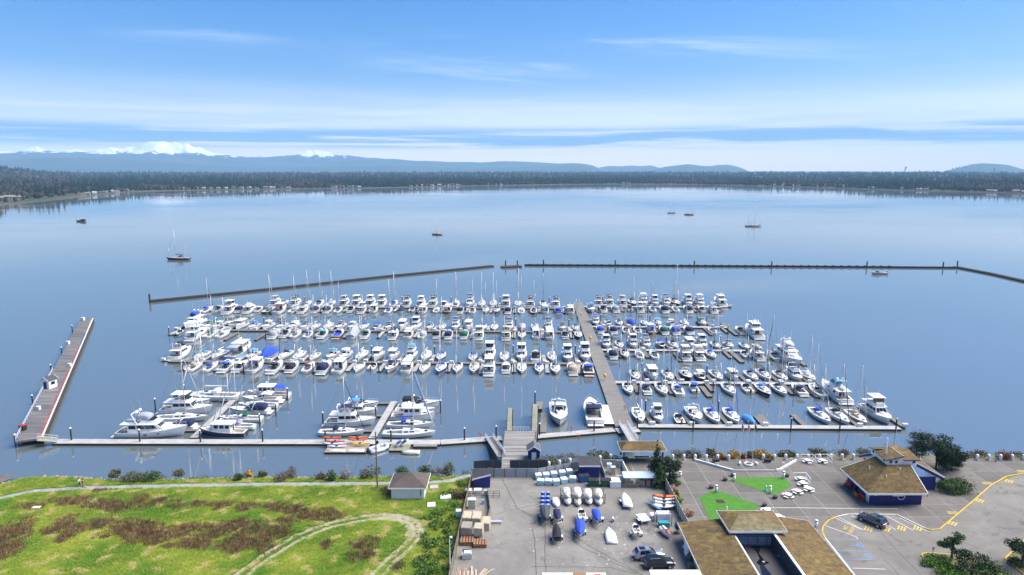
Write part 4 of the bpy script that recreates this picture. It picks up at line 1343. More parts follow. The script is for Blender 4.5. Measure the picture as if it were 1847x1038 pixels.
# boats lying along the two short floats: pixel span along the waterline
SIDE = [  # x0, x1, y, type, var, bow on the right?, hull, canvas, label
    (213, 338, 788, 'Y', 0, 1, 'w', 's', 'large white motor yacht with grey canvas top moored nearest the front walkway'),
    (285, 352, 775, 'C', 0, 0, 'w', 'n', 'white cabin cruiser under navy canopy behind the large motor yacht'),
    (282, 372, 761, 'S', 2, 1, 'w', 's', 'white sailboat carrying an orange kayak beside the left finger float'),
    (291, 384, 746, 'F', 1, 1, 'w', 'w', 'white hardtop cruiser with sloping foredeck left of the left finger float'),
    (325, 428, 722, 'S', 1, 0, 'w', 'w', 'long white sailing yacht with white boom at the left finger float end'),
    (362, 441, 788, 'P', 0, 0, 'n', 'n', 'low dark-hulled launch with white house beside the front walkway'),
    (384, 458, 775, 'S', 0, 0, 'w', 'v', 'white sailboat with lavender cockpit cover right of the left finger float'),
    (396, 470, 761, 'S', 1, 0, 'w', 'g', 'white sailboat with bright green sail cover right of the left finger float'),
    (413, 485, 747, 'C', 0, 0, 'w', 'n', 'white cruiser with dark navy cockpit canopy right of the left finger float'),
    (430, 498, 736, 'S', 2, 0, 'w', 's', 'slim white open sailboat with bare deck right of the left finger float'),
    (447, 520, 719, 'P', 1, 0, 'w', 'b', 'white pilothouse boat with blue cockpit tent at the finger float end'),
    (302, 380, 733, 'C', 1, 1, 'w', 'n', 'white express cruiser between hardtop cruiser and long sailing yacht'),
    (436, 506, 727, 'C', 1, 0, 'w', 'w', 'white express cruiser just below the blue-tented pilothouse boat'),
    (622, 684, 735, 'C', 1, 1, 'w', 'n', 'white express cruiser behind the bright blue bimini boat'),
    (577, 656, 786, 'S', 0, 1, 'w', 'n', 'white sailboat with navy dodger moored above the kayak float'),
    (588, 679, 768, 'F', 0, 1, 'w', 'n', 'white flybridge cruiser with tall arch left of the middle finger float'),
    (613, 682, 748, 'F', 0, 1, 'w', 'l', 'white cruiser with bright blue bimini left of the middle finger float'),
    (693, 784, 789, 'S', 2, 1, 'w', 'k', 'broad white pilot ketch with ice blue topsides above the jet ski float'),
    (700, 778, 772, 'S', 0, 1, 'w', 'b', 'white sloop moored just behind the broad white ketch'),
    (708, 783, 758, 'P', 0, 1, 'w', 'w', 'white pilothouse boat with black rubbing strake right of the middle finger float'),
    (712, 786, 748, 'C', 1, 1, 'w', 'w', 'white express cruiser two boats behind the broad white ketch'),
    (722, 794, 735, 'C', 0, 1, 'w', 'k', 'white cruiser with large black canopy at the middle finger float end'),
]
for x0, x1, y, ty, va, br, hc, cc, lab in SIDE:
    p, q = at(x0, y, 0), at(x1, y, 0)
    L = (q - p).length * 1.04
    c = (p + q) / 2
    boat(ty, va, c.x, c.y + .2 * L * .2, -math.pi / 2 if br else math.pi / 2, L, hc, cc, lab, 'boats beside the two short floats', 0, rnd.random() < .3)
# two boats by the loading pier and the bright floating platform
for (x, y0, y1), ty, va, L, dr, hc, cc, lab in (((1005, 774, 728), 'C', 2, 15.5, 'n', 'w', 'w', 'white bow-on motor cruiser with red fenders beside the loading pier'),
                                                ((1069, 770, 712), 'C', 1, 16, 'f', 'w', 'n', 'big white sport cruiser with navy hardtop beside the white floating platform')):
    b = at(x, y0, 0)
    boat(ty, va, b.x + .9, b.y + L / 2, (math.pi if dr == 'n' else 0) - MA, L, hc, cc, lab, 'cruisers by the loading pier')
pf = thing('floating_platform', 'flat white floating platform beside the main walkway', 'platform')
a, b = mloc(1098, 765, DZ), mloc(1098, 731, DZ)
slab('deck', a[0] - 2.6, a[0] + 2.0, a[1], b[1], pf, mat('platform_white', (.72, .71, .69), .7, var=.12, scale=1), DZ + .05, .7)
slab('edge_board', a[0] - 2.6, a[0] + 2.0, a[1] - .16, a[1] - .03, pf, M_PILE, DZ + .05, .7)

# loading pier with planks, two mossy arms, hut
pier = thing('loading_pier', 'wide weathered plank loading pier with two mossy arms', 'pier')
PZ = 3.2
near_l, near_r = at(905, 838, PZ), at(962, 838, PZ)
far_l, far_r = at(911, 778, PZ), at(968, 778, PZ)
npl = 62
for k in range(npl):
    t0, t1 = k / npl, (k + .93) / npl
    A, B_, C_, D_ = near_l.lerp(far_l, t0), near_r.lerp(far_r, t0), near_r.lerp(far_r, t1), near_l.lerp(far_l, t1)
    dz = rnd.uniform(-.015, .015)
    if k == 0: plank_mat = [mat(f'plank_tone_{i}', c, .9, var=.35, scale=1.2, coords='World', stretch=(.3, 2, 1)) for i, c in enumerate(((.24, .22, .20), (.30, .285, .265), (.19, .175, .16), (.34, .325, .30)))]
    MB().prism([A, B_, C_, D_], PZ - .12 + dz, PZ + dz).obj('plank', rnd.choice(plank_mat), pier)
for (xa, xb) in ((914, 923), (959, 969)):
    A, B_ = at(xa, 777, PZ + .01), at(xb, 777, PZ + .01)
    C_, D_ = at(xb + 1, 736 if xa < 950 else 729, PZ), at(xa + 2, 736 if xa < 950 else 729, PZ)
    MB().prism([(A.x, A.y), (B_.x, B_.y), (C_.x, C_.y), (D_.x, D_.y)], PZ - .3, PZ).obj('mossy_arm', M_ALGAE, pier)
    for t in (.05, .35, .65, .97):
        for e0, e1 in ((A, D_), (B_, C_)):
            p = e0.lerp(e1, t)
            MB().tube((p.x, p.y, -1), (p.x, p.y, PZ - .3), .2, None, 7).obj('pile', M_PILE, pier)
for t in (.02, .2, .4, .6, .8, .98):
    for s in (.04, .35, .65, .96):
        p = near_l.lerp(far_l, t).lerp(near_r.lerp(far_r, t), s)
        MB().tube((p.x, p.y, -1), (p.x, p.y, PZ - .14), .2, None, 7).obj('pile', M_PILE, pier)
for e0, e1 in ((near_l, far_l), (near_r, far_r)):
    u = (e1 - e0)
    MB().tube(e0 + Vector((0, 0, .14)), e1 + Vector((0, 0, .14)), .13, None, 5).obj('kerb_timber', M_WOOD, pier)
e0, e1 = far_l.lerp(far_r, .22), far_l.lerp(far_r, .76)
g = MB().tube(e0 + Vector((0, 0, 1)), e1 + Vector((0, 0, 1)), .04, None, 5).tube(e0 + Vector((0, 0, .5)), e1 + Vector((0, 0, .5)), .03, None, 5)
for k in range(7): g.tube(e0.lerp(e1, k / 6), e0.lerp(e1, k / 6) + Vector((0, 0, 1)), .04, None, 5)
g.obj('end_gate', M_CAP, pier)
# small float right of the pier
sf = thing('service_float', 'narrow timber service float between loading pier and cruiser', 'dock')
strip_float('w', [at(979, 780, DZ), at(982, 745, DZ)], 1.7, sf, M_WOOD)
strip_float('w', [at(972, 741, DZ), at(974, 728, DZ)], 1.6, sf, M_WOODX, DZ + .5)


def gangway(name, label, p0, p1, w, deckm, railm, hgt=1.05):
    t = thing(name, label, 'gangway')
    p0, p1 = Vector(p0), Vector(p1)
    u = p1 - p0; q = Vector((-u.y, u.x, 0)).normalized() * (w / 2)
    up = Vector((0, 0, .12))
    mb = MB()
    mb.loft([[p0 - q, p0 + q, p0 + q - up, p0 - q - up], [p1 - q, p1 + q, p1 + q - up, p1 - q - up]])
    mb.obj('walking_deck', deckm, t)
    n = max(3, int(u.length / 1.3))
    for sgn in (-1, 1):
        a, b = p0 + q * sgn, p1 + q * sgn
        r = MB()
        for hz_ in (hgt, hgt * .5, .1):
            r.tube(a + Vector((0, 0, hz_)), b + Vector((0, 0, hz_)), .05, None, 5)
        for k in range(n + 1):
            c = a.lerp(b, k / n)
            r.tube(c, c + Vector((0, 0, hgt)), .045, None, 4)
            if k < n: r.tube(c + Vector((0, 0, .1)), a.lerp(b, (k + 1) / n) + Vector((0, 0, hgt)), .03, None, 4)
        r.obj('handrail', railm, t)
    return t


M_RAILW = mat('white_metal_rail', (.66, .67, .68), .4, var=.1, scale=2)
gangway('pier_gangway', 'steep white railed gangway down from the loading pier to the front walkway', at(905, 824, 3.2), at(882, 789, DZ + .1), 1.7, M_WOOD, M_RAILW)
gangway('walkway_gangway', 'white railed gangway from the shelter down to the main walkway', at(1143, 797, 3.0), at(1124, 766, DZ + .2), 2.0, M_CONC, M_RAILW)
gangway('fishing_pier_gangway', 'pale railed gangway joining the fishing pier to the front walkway', at(68, 793, 1.7), at(104, 796, DZ + .1), 1.6, mat('gangway_yellow', (.36, .30, .13), .8, var=.3, scale=2), M_RAILW)

# visitor pier on the far left
vp = thing('visitor_pier', 'long grey visitor pier with red painted edge at the far left', 'pier')
VZ = 1.5
c1, c2, c3, c4 = at(28, 797, VZ), at(74, 790, VZ), at(167, 575, VZ), at(146, 574, VZ)
m_vp = mat('wet_planks', (.075, .07, .065), .7, col2=(.19, .18, .17), scale=.22, coords='World', stretch=(.4, 2.4, 1), detail=6)
nsec = 34
for k in range(nsec):
    t0, t1 = k / nsec, (k + .985) / nsec
    MB().prism([c1.lerp(c4, t0), c2.lerp(c3, t0), c2.lerp(c3, t1), c1.lerp(c4, t1)], VZ - .45, VZ).obj('deck_section', m_vp, vp)
def edge_piece(nm, ta, tb, m_, fa, fb):
    MB().prism([c2.lerp(c1, fb).lerp(c3.lerp(c4, fb), ta), c2.lerp(c1, fa).lerp(c3.lerp(c4, fa), ta), c2.lerp(c1, fa).lerp(c3.lerp(c4, fa), tb), c2.lerp(c1, fb).lerp(c3.lerp(c4, fb), tb)], VZ - .1, VZ + .012).obj(nm, m_, vp)
m_pink = mat('faded_red_paint', (.40, .09, .08), .8, var=.6, scale=.5, coords='World')
edge_piece('red_edge', 0, .66, m_pink, .015, .13)
edge_piece('blue_edge', .665, .80, mat('blue_kerb_paint', (.03, .11, .32), .8, var=.4, scale=.5, coords='World'), .015, .10)
edge_piece('yellow_edge', .805, 1, mat('yellow_kerb_paint', (.50, .34, .06), .8, var=.5, scale=.5, coords='World'), .015, .07)
MB().prism([c2 + Vector((.05, 0, 0)), c2 + Vector((.35, 0, 0)), c3 + Vector((.35, 0, 0)), c3 + Vector((.05, 0, 0))], VZ - .1, VZ + .18).obj('white_bull_rail', M_CAP, vp)
MB().prism([c2 + Vector((.36, 0, 0)), c2 + Vector((.6, 0, 0)), c3 + Vector((.6, 0, 0)), c3 + Vector((.36, 0, 0))], -.3, VZ - .05).obj('fender_wale', M_PILE, vp)
for k in range(24):
    for e0, e1 in ((c1, c4), (c2, c3)):
        p = e0.lerp(e1, (k + .5) / 24)
        MB().tube((p.x, p.y, -1), (p.x, p.y, VZ - .45), .18, None, 6).obj('pile', M_PILE, vp)
hr = MB()
for hz_ in (1.1, .6): hr.tube(c1 + Vector((.1, 0, hz_)), c1.lerp(c4, .42) + Vector((.1, 0, hz_)), .05, None, 5)
for k in range(25):
    p = c1.lerp(c4, .42 * k / 24) + Vector((.1, 0, 0)); hr.tube(p, p + Vector((0, 0, 1.1)), .045, None, 4)
hr.obj('handrail', M_RAILW, vp)
for k, (x, y, lab) in enumerate(((31, 796, 'at the near corner of the visitor pier'), (61, 720, 'beside the visitor pier halfway along its railing'), (94, 664, 'beside the visitor pier just past its hut'), (113, 632, 'beside the visitor pier near its blue edge'), (132, 592, 'beside the visitor pier near its far end'))):
    p = at(x, y, VZ); piling(p.x - .4, p.y, f'dark mooring piling {lab}', 'pilings at the visitor pier', .75 if k else .9)

M_SHINGD = mat('dark_shingle', (.075, .075, .08), .9, var=.4, scale=3, bump=.5, bscale=14)
M_NAVYW = mat('navy_siding', (.010, .012, .11), .6, var=.15, scale=2, bump=.2, bscale=6)
M_WHITE = mat('white_trim', (.78, .78, .77), .5)


def hut(name, label, base, w, d, hgt, ridge, wallm, roofm, rz=0.0, over=.3, along='y'):
    """small gabled hut; base is the centre of its floor"""
    t = thing(name, label, 'hut', base, rz)
    MB().box((0, 0, hgt / 2), (w, d, hgt)).obj('wall', wallm, t)
    W, D = w / 2 + over, d / 2 + over
    r = MB()
    zz = hgt - .08
    for s in (-1, 1):
        r.loft([[(s * W, -D, zz), (0, -D, hgt + ridge), (0, -D, hgt + ridge + .1), (s * W, -D, zz + .1)], [(s * W, D, zz), (0, D, hgt + ridge), (0, D, hgt + ridge + .1), (s * W, D, zz + .1)]])
    ro = r.obj('roof', roofm, t)
    for yy in (-D - .03, D + .03):
        f = MB()
        for s in (-1, 1): f.loft([[(s * W, yy - .03, zz - .1), (s * W, yy + .03, zz - .1), (s * W, yy + .03, zz + .12), (s * W, yy - .03, zz + .12)], [(0, yy - .03, hgt + ridge - .1), (0, yy + .03, hgt + ridge - .1), (0, yy + .03, hgt + ridge + .13), (0, yy - .03, hgt + ridge + .13)]])
        f.obj('bargeboard', M_WHITE, ro)
    for yy in (-d / 2, d / 2):
        g = MB().face([(-w / 2, yy, hgt), (w / 2, yy, hgt), (0, yy, hgt + ridge * .92)]); g.obj('gable', wallm, t)
    MB().box((0, -d / 2 - .02, hgt * .42), (w * .4, .04, hgt * .8)).obj('door', M_WHITE if wallm is M_NAVYW else M_NAVYW, t)
    MB().box((w / 2 + .02, 0, hgt * .6), (.04, d * .45, hgt * .35)).obj('window', M_GLASS, t)
    return t


b0 = at(90, 699, VZ)
hut('pump_hut', 'small white hut with dark gable roof on the visitor pier', b0, 2.6, 2.6, 2.4, .9, M_WHITE, M_SHINGD, -.25)
b0 = at(963, 831, PZ)
hut('pier_hut', 'small navy blue hut with grey gable roof on the loading pier', (b0.x, b0.y + 1.2, PZ + .02), 2.4, 2.6, 2.2, .9, M_NAVYW, mat('grey_shingle', (.11, .115, .135), .9, var=.3, scale=3, bump=.5, bscale=14), 0)
for k, (x, y, sc, lab) in enumerate(((126, 661, .9, 'white equipment cabinet halfway along the visitor pier'), (123, 621, 1.0, 'white service cabinet where the visitor pier turns to blue edge'), (150, 578, 1.1, 'white locker at the far end of the visitor pier'), (42, 776, 1.2, 'black and red equipment bin near the foot of the visitor pier'), (70, 739, .8, 'small white service box on the visitor pier below its hut'))):
    p = at(x, y, VZ); t = thing('equipment_cabinet', lab, 'cabinet', (p.x, p.y, VZ + .003), -.2)
    MB().box((0, 0, .5 * sc), (1.1 * sc, .8 * sc, 1.0 * sc)).obj('body', M_BLACK if k == 3 else M_BOX, t)
    MB().box((0, 0, 1.04 * sc), (1.2 * sc, .9 * sc, .09)).obj('lid', M_RED if k == 3 else M_BOX, t)

# breakwaters
def breakwater(label, pts, w, z, topm, piles, knobs):
    t = thing('breakwater', label, 'breakwater')
    P = [at(px, py, z) for px, py in pts]
    strip_float('b', P, w, t, topm, z, z + .5, 14, 'float_section', M_PILE)
    for a, b in zip(P, P[1:]):
        u = (b - a).normalized(); q = Vector((-u.y, u.x, 0)) * (w / 2 - .2)
        for s in (-1, 1):
            MB().tube(a + q * s + Vector((0, 0, .15)), b + q * s + Vector((0, 0, .15)), .14, None, 5).obj('bull_rail', M_PILE, t)
    for px, py in piles:
        p = at(px, py, 0)
        MB().tube((p.x, p.y - w / 2 - .25, -1), (p.x, p.y - w / 2 - .25, 4.2), .42, .40, 8).obj('pile', M_PILE, t)
    for px, py in knobs:
        p = at(px, py, z)
        MB().box((p.x, p.y, z + .3), (1.0, w * 1.05, .6)).obj('cross_block', M_PILE, t)


m_bw = mat('dark_timber_deck', (.06, .056, .05), .9, var=.5, scale=.4, coords='World')
breakwater('long slanting floating breakwater of dark timber behind the left boat rows', [(271, 543), (480, 522), (700, 498), (889, 479.5)], 3.0, .7, m_bw, [(274, 545)], [])
breakwater('short mossy breakwater float in the gap between the two long ones', [(904, 481), (940, 479.5)], 3.6, .9, M_ALGAE, [(912, 481), (933, 481)], [])
breakwater('long straight dark breakwater running across the bay on the right', [(946, 478), (1180, 479), (1460, 480.5), (1722, 482.5)], 2.4, .7, m_bw, [(980, 480), (1109, 481), (1251, 482), (1390, 483), (1561, 483), (1698, 484)],
           [(956 + 14.4 * k, 478 + .0052 * 14.4 * k) for k in range(46)])
breakwater('short breakwater slanting out of the right edge of the bay', [(1722, 481), (1790, 494), (1875, 513)], 3.0, .7, m_bw, [(1723, 482)], [])

# pilings along the walkways
for i, (x, y) in enumerate(((131, 797), (254, 800), (363, 801), (475, 800), (588, 800), (706, 800), (838, 797), (895, 793))):
    p = at(x, y, 0); piling(p.x, p.y - .25, f'dark piling with white cap, {ORD[i]} from the visitor pier along the front walkway', 'pilings along the front walkway')
for i, (x, y) in enumerate(((973, 788), (1071, 781), (1149, 776), (1249, 778), (1425, 778), (1513, 778), (1614, 779))):
    p = at(x, y, 0); piling(p.x, p.y - .3, f'dark piling, {ORD[i]} right of the loading pier along the front walkway', 'pilings along the front walkway')
for i, (x, y) in enumerate(((281, 742), (333, 716), (519, 722), (498, 751), (469, 771), (583, 768), (795, 745), (678, 757), (1001, 743), (965, 729))):
    p = at(x, y, 0)
    lab = ('left of the hardtop cruiser by the left finger float', 'by the bow of the long white sailing yacht', 'beyond the blue-tented boat on the left finger float', 'right of the navy-canopied cruiser on the left finger float', 'right of the green-covered sailboat', 'left of the cruiser with tall arch', 'right of the black-canopied cruiser',
           'between the two short floats near the middle finger', 'beside the bow-on cruiser by the loading pier', 'at the tip of the loading pier arm')[i]
    piling(p.x, p.y, f'dark piling with white cap {lab}', 'single pilings among the near boats')

# yellow and orange floats on the main walkway edge
for i, (x, y) in enumerate(((1048, 573), (1065, 617), (1091, 687))):
    p = at(x, y, DZ)
    t = thing('life_ring_cabinet', f'yellow life ring cabinet on the main walkway, {ORD[i]} from its far end', 'cabinet', (p.x, p.y, DZ + .1), 0, 'yellow cabinets on the main walkway')
    MB().tube((0, 0, 0), (0, 0, 1.1), .07, None, 6).obj('post', M_YEL, t)
    MB().lathe((0, 0, .9), [(.1, 0), (.42, .25), (.45, .7), (.25, 1.1), (.04, 1.2)], 9).obj('body', M_YEL, t, True)
for i, (x, y, h_, lab) in enumerate(((1127, 742, 1.4, 'on the main walkway'), (1043, 795, 1.3, 'left-hand one on the walkway near the sport cruiser'), (1031, 779, 1.3, 'on the walkway below the bow-on cruiser'), (866, 791, 1.4, 'by the top of the pier gangway'))):
    p = at(x, y, DZ)
    t = thing('life_ring_post', f'orange life ring post {lab}', 'life ring', (p.x, p.y, DZ + .11 if i == 0 else DZ), 0, 'life ring posts')
    MB().tube((0, 0, 0), (0, 0, h_), .06, None, 6).obj('post', M_RED, t)
    r = MB()
    for k in range(12):
        a0, a1 = k * math.pi / 6, (k + 1) * math.pi / 6
        r.tube((.34 * math.cos(a0), -.1, h_ - .2 + .34 * math.sin(a0)), (.34 * math.cos(a1), -.1, h_ - .2 + .34 * math.sin(a1)), .075, None, 6)
    r.obj('ring', M_ORA, t)

# kayak float with kayaks, jet skis and dinghies
kf = thing('kayak_float', 'tan timber float carrying kayaks beside the front walkway', 'float')
strip_float('w', [at(590, 808, DZ), at(664, 808, DZ)], 4.6, kf, mat('tan_boards', (.34, .28, .20), .9, var=.3, scale=1, coords='World'), DZ - .02, .55, 3)
jf = thing('jet_ski_float', 'mossy grey float carrying two jet skis beside the front walkway', 'float')
strip_float('w', [at(704, 806, DZ), at(740, 806, DZ)], 4.0, jf, M_ALGAE, DZ - .02, .55, 3)


def kayak_mesh(L, B, H):
    rg = []
    for i in range(11):
        s = i / 10
        w = max(.03, math.sin(math.pi * s) ** .8) * B / 2
        z = .12 * (2 * s - 1) ** 2
        rg.append([(w * math.cos(q), -L / 2 + s * L, z + H / 2 + H / 2 * math.sin(q)) for q in [2 * math.pi * k / 8 for k in range(8)]])
    return MB().loft(rg).mesh('kayak_hull', PAINT['w'], True)


kay_me = kayak_mesh(4.4, .72, .36)
pit_me = MB().lathe((0, 0, .30), [(.30, 0), (.34, .09), (.22, .09)], 8).mesh('cockpit', M_BLACK)
for x, y, zz, mt_, lab in ((599, 790, 1.1, M_ORA, 'orange kayak highest on the left rack of the kayak float'), (605, 797, .65, mat('pink_plastic', (.62, .06, .12), .45), 'pink kayak on the left rack of the kayak float'), (600, 801, .25, PAINT['w'], 'white kayak at the left of the kayak float'),
                           (608, 806, .05, PAINT['p'], 'pale grey kayak lying on the kayak float boards'), (645, 790, 1.1, M_ORA, 'orange kayak highest on the right rack of the kayak float'), (646, 794, .75, mat('coral_plastic', (.7, .12, .05), .45), 'coral red kayak below the orange one on the right rack'), (650, 801, .35, M_YEL, 'yellow kayak on the right of the kayak float')):
    p = at(x, y, DZ + zz)
    t = thing('kayak', lab, 'kayak', (p.x, p.y - .3, DZ + zz), math.pi / 2 + rnd.uniform(-.06, .06), 'kayaks on the kayak float')
    o = add('hull', kay_me, t); o.material_slots[0].link = 'OBJECT'; o.material_slots[0].material = mt_
    add('cockpit', pit_me, t)
for i, (x, y) in enumerate(((602, 797), (647, 797))):
    p = at(x, y, DZ)
    t = thing('kayak_rack', f'low timber rack under the {"left" if i == 0 else "right"} kayaks of the float', 'rack', (p.x, p.y, DZ - .015))
    for sx in (-1.2, 1.2): MB().tube((sx, -.5, 0), (sx, -.5, .9), .05, None, 5).tube((sx, .5, 0), (sx, .5, 1.2), .05, None, 5).tube((sx, -.6, .85), (sx, .6, 1.0), .05, None, 5).obj('trestle', M_WOOD, t)
for x, y, mt_, lab in ((607, 815, PAINT['c'], 'cream upturned dinghy at the left front of the kayak float'), (641, 815, PAINT['w'], 'white upturned dinghy at the right front of the kayak float'), (741, 817, PAINT['c'], 'cream upturned dinghy afloat below the jet skis')):
    p = at(x, y, .2)
    t = thing('dinghy', lab, 'dinghy', (p.x, p.y, .15), math.pi / 2, 'small upturned dinghies')
    rg = []
    for i in range(9):
        s = i / 8
        w = (.78 if s < .6 else .78 * (1 - ((s - .6) / .4) ** 2.2 * .8)); zt = .62 - .12 * abs(2 * s - 1)
        rg.append([(w, -2.0 + 4.0 * s, 0), (w * .96, -2.0 + 4 * s, zt * .7), (w * .55, -2.0 + 4 * s, zt), (0, -2.0 + 4 * s, zt + .05), (-w * .55, -2.0 + 4 * s, zt), (-w * .96, -2.0 + 4 * s, zt * .7), (-w, -2.0 + 4 * s, 0)])
    MB().loft(rg, closed=False).obj('hull', mt_, t, True)
    MB().box((0, 0, .68), (.1, 3.4, .06)).obj('keel_strip', M_SEAT, t)


def inflatable(label, x, y, z, rz, L, colr, motor=True, cover=None, group='inflatable dinghies'):
    t = thing('inflatable_dinghy', label, 'dinghy', (x, y, z), rz, group)
    B = L * .46; r = L * .075
    mb = MB()
    pts = [(-B / 2, -L / 2, r), (-B / 2, L * .18, r), (-B * .36, L * .36, r * 1.3), (0, L * .47, r * 1.7), (B * .36, L * .36, r * 1.3), (B / 2, L * .18, r), (B / 2, -L / 2, r)]
    for a, b in zip(pts, pts[1:]): mb.tube(a, b, r, None, 8)
    mb.obj('tube', colr, t, True)
    MB().prism([(-B / 2, -L / 2 + .1), (B / 2, -L / 2 + .1), (B / 2, L * .18), (0, L * .42), (-B / 2, L * .18)], r * .3, r * .7).obj('floor', M_SOLE, t)
    MB().box((0, -L * .08, r * 1.7), (B * .95, .28, .08)).obj('thwart', M_SEAT, t)
    MB().box((0, -L / 2 + .12, r * 1.3), (B * .8, .06, r * 2)).obj('transom', M_SEAT, t)
    if motor: MB().box((0, -L / 2 - .16, r * 2 + .28), (.32, .4, .42), 0, .8).box((0, -L / 2 - .2, r * .8), (.13, .2, r * 3)).obj('outboard_motor', M_BLACK, t)
    if cover: House(-L * .46, L * .3, B * .9, r * 1.5, r * 2.6, L * .2, .1, .15, B * .5).mb().obj('cover', cover, t)
    return t


p = at(683, 812, 0)
inflatable('pale grey inflatable dinghy moored between the kayak and jet ski floats', p.x, p.y, .05, -.85, 5.0, PAINT['p'])
for i, (x, y) in enumerate(((722, 803), (731, 802))):
    p = at(x, y, DZ)
    t = thing('jet_ski', f'{"left" if i == 0 else "right"} of the two white and blue jet skis on their float', 'jet ski', (p.x, p.y, DZ), -.4, 'jet skis on the float')
    h = Shape(3.0, 1.15, .5, .62, .8, .4, 2.2, .06)
    h.hull(8).obj('hull', PAINT['w'], t, True, (0, 0, .3))
    House(-1.3, .2, .5, .75, 1.1, .2, .1, .1).mb().obj('seat', PAINT['b'] if i == 0 else M_BLACK, t)
    House(.1, 1.2, .8, .78, 1.2, .8, .2, .15, .3).mb().obj('hood', PAINT['w'], t)
    MB().tube((-.4, .35, 1.25), (.4, .35, 1.25), .04, None, 5).obj('handlebar', M_BLACK, t)
ra = thing('swim_ladder_ramp', 'slatted timber ramp float right of the jet ski float', 'ramp')
p0, p1 = at(746, 802, DZ), at(789, 802, DZ)
MB().prism([(p0.x, p0.y - 1.2), (p1.x, p1.y - 1.2), (p1.x, p1.y + 1.1), (p0.x, p0.y + 1.1)], -.2, DZ - .1).obj('float', M_PILE, ra)
for k in range(22):
    xx = lerp(p0.x + .15, p1.x - .15, k / 21)
    MB().box((xx, p0.y, DZ - .05), (.17, 2.0, .06)).obj('slat', plank_mat[3], ra)

# boats at anchor in the bay
for x, y, ty, va, L, rz, hc, cc, lab in ((321, 469, 'S', 0, 17, 1.45, 'k', 'k', 'black two-masted schooner at anchor beyond the left breakwater'), (788, 424, 'S', 1, 11, 1.2, 't', 't', 'small brown sailboat at anchor alone in mid bay'), (1211, 385, 'S', 0, 12, 1.7, 's', 's', 'grey sailboat at anchor, left of the far pair'),
                                         (1243, 388, 'S', 1, 13, -1.5, 'k', 's', 'black-hulled sailboat at anchor, right of the far pair'), (1359, 409, 'S', 2, 18, -1.5, 's', 's', 'grey ketch at anchor alone in the right of the bay'), (146, 400, 'C', 0, 13, 1.5, 'k', 'k', 'dark motor launch at anchor near the left shore'),
                                         (1585, 495, 'R', 0, 10, 1.57, 's', 's', 'small open boat drifting below the straight breakwater')):
    p = at(x, y, 0)
    b = boat(ty, va, p.x, p.y, rz, L, hc, cc, lab, 'boats at anchor in the bay')
    if 'two-masted' in lab or 'ketch' in lab:
        MB().tube((0, -3.2, 1.0), (0, -3.2, 9.5), .1, .06, 6).obj('mizzen_mast', M_ALU, b)
# ------------------------------------------------------------------ land: ground, grass, yard, plaza, car park
GZ = 3.0
PLZ = 3.12
def paving(name, c0, c1, stain, speck, sc=1.0):
    m = bpy.data.materials.new(name); m.use_nodes = True
    n, l = m.node_tree.nodes, m.node_tree.links
    b = n['Principled BSDF']; b.inputs['Roughness'].default_value = .93; b.inputs['Specular IOR Level'].default_value = .2
    g = n.new('ShaderNodeNewGeometry')
    def nz(scale, detail, lo, hi, dist=0.0, stretch=None):
        v = g.outputs['Position']
        if stretch:
            mp = n.new('ShaderNodeMapping'); mp.inputs['Scale'].default_value = stretch; l.new(v, mp.inputs[0]); v = mp.outputs[0]
        t = n.new('ShaderNodeTexNoise'); t.inputs['Scale'].default_value = scale; t.inputs['Detail'].default_value = detail; t.inputs['Roughness'].default_value = .65; t.inputs['Distortion'].default_value = dist
        l.new(v, t.inputs['Vector'])
        r = n.new('ShaderNodeMapRange'); r.inputs[1].default_value = lo; r.inputs[2].default_value = hi; l.new(t.outputs[0], r.inputs[0])
        return r.outputs[0]
    def mx(f, a, b_):
        q = n.new('ShaderNodeMix'); q.data_type = 'RGBA'
        for s_, v in ((q.inputs[0], f), (q.inputs[6], a), (q.inputs[7], b_)):
            if isinstance(v, tuple): s_.default_value = (*v, 1)
            elif isinstance(v, float): s_.default_value = v
            else: l.new(v, s_)
        return q.outputs[2]
    c = mx(nz(.13 * sc, 7, .36, .66, .6), c0, c1)
    st = nz(.42 * sc, 8, .56, .74, 1.2)
    c = mx(st, c, stain)
    c = mx(nz(.9 * sc, 4, .60, .78, 0, (.12, 1.6, 1)), c, tuple(q * .82 for q in c1))
    c = mx(nz(5.5 * sc, 3, .66, .74), c, speck)
    l.new(c, b.inputs['Base Color'])
    t = n.new('ShaderNodeTexNoise'); t.inputs['Scale'].default_value = 9; t.inputs['Detail'].default_value = 6; l.new(g.outputs['Position'], t.inputs['Vector'])
    bp = n.new('ShaderNodeBump'); bp.inputs['Strength'].default_value = .25; bp.inputs['Distance'].default_value = .04; l.new(t.outputs[0], bp.inputs['Height']); l.new(bp.outputs[0], b.inputs['Normal'])
    return m


M_ASPH_OLD = mat('yard_asphalt', (.33, .295, .255), .92, col2=(.245, .218, .19), scale=.16, coords='World', bump=.15, bscale=8, detail=8)
M_ASPH = paving('yard_paving', (.238, .224, .198), (.165, .155, .138), (.11, .104, .095), (.40, .38, .35))
M_ASPH2 = paving('lot_paving', (.22, .205, .18), (.15, .14, .124), (.098, .092, .084), (.30, .275, .245))
M_ASPH2_OLD = mat('lot_asphalt', (.31, .275, .235), .92, col2=(.215, .19, .165), scale=.11, coords='World', bump=.15, bscale=8, detail=8)
M_SOIL = mat('grassy_soil', (.13, .155, .03), .95, col2=(.19, .175, .06), scale=.35, coords='World', detail=8, bump=.5, bscale=3, spec=.1)
M_LAWN = mat('mown_lawn', (.06, .21, .012), .95, var=.3, scale=1.4, coords='World', bump=.5, bscale=12)
M_ROCKS = mat('riprap_rock', (1, 1, 1), .95, tint=True, col2=(.7, .7, .7), scale=1.5, coords='World', bump=.5, bscale=4)


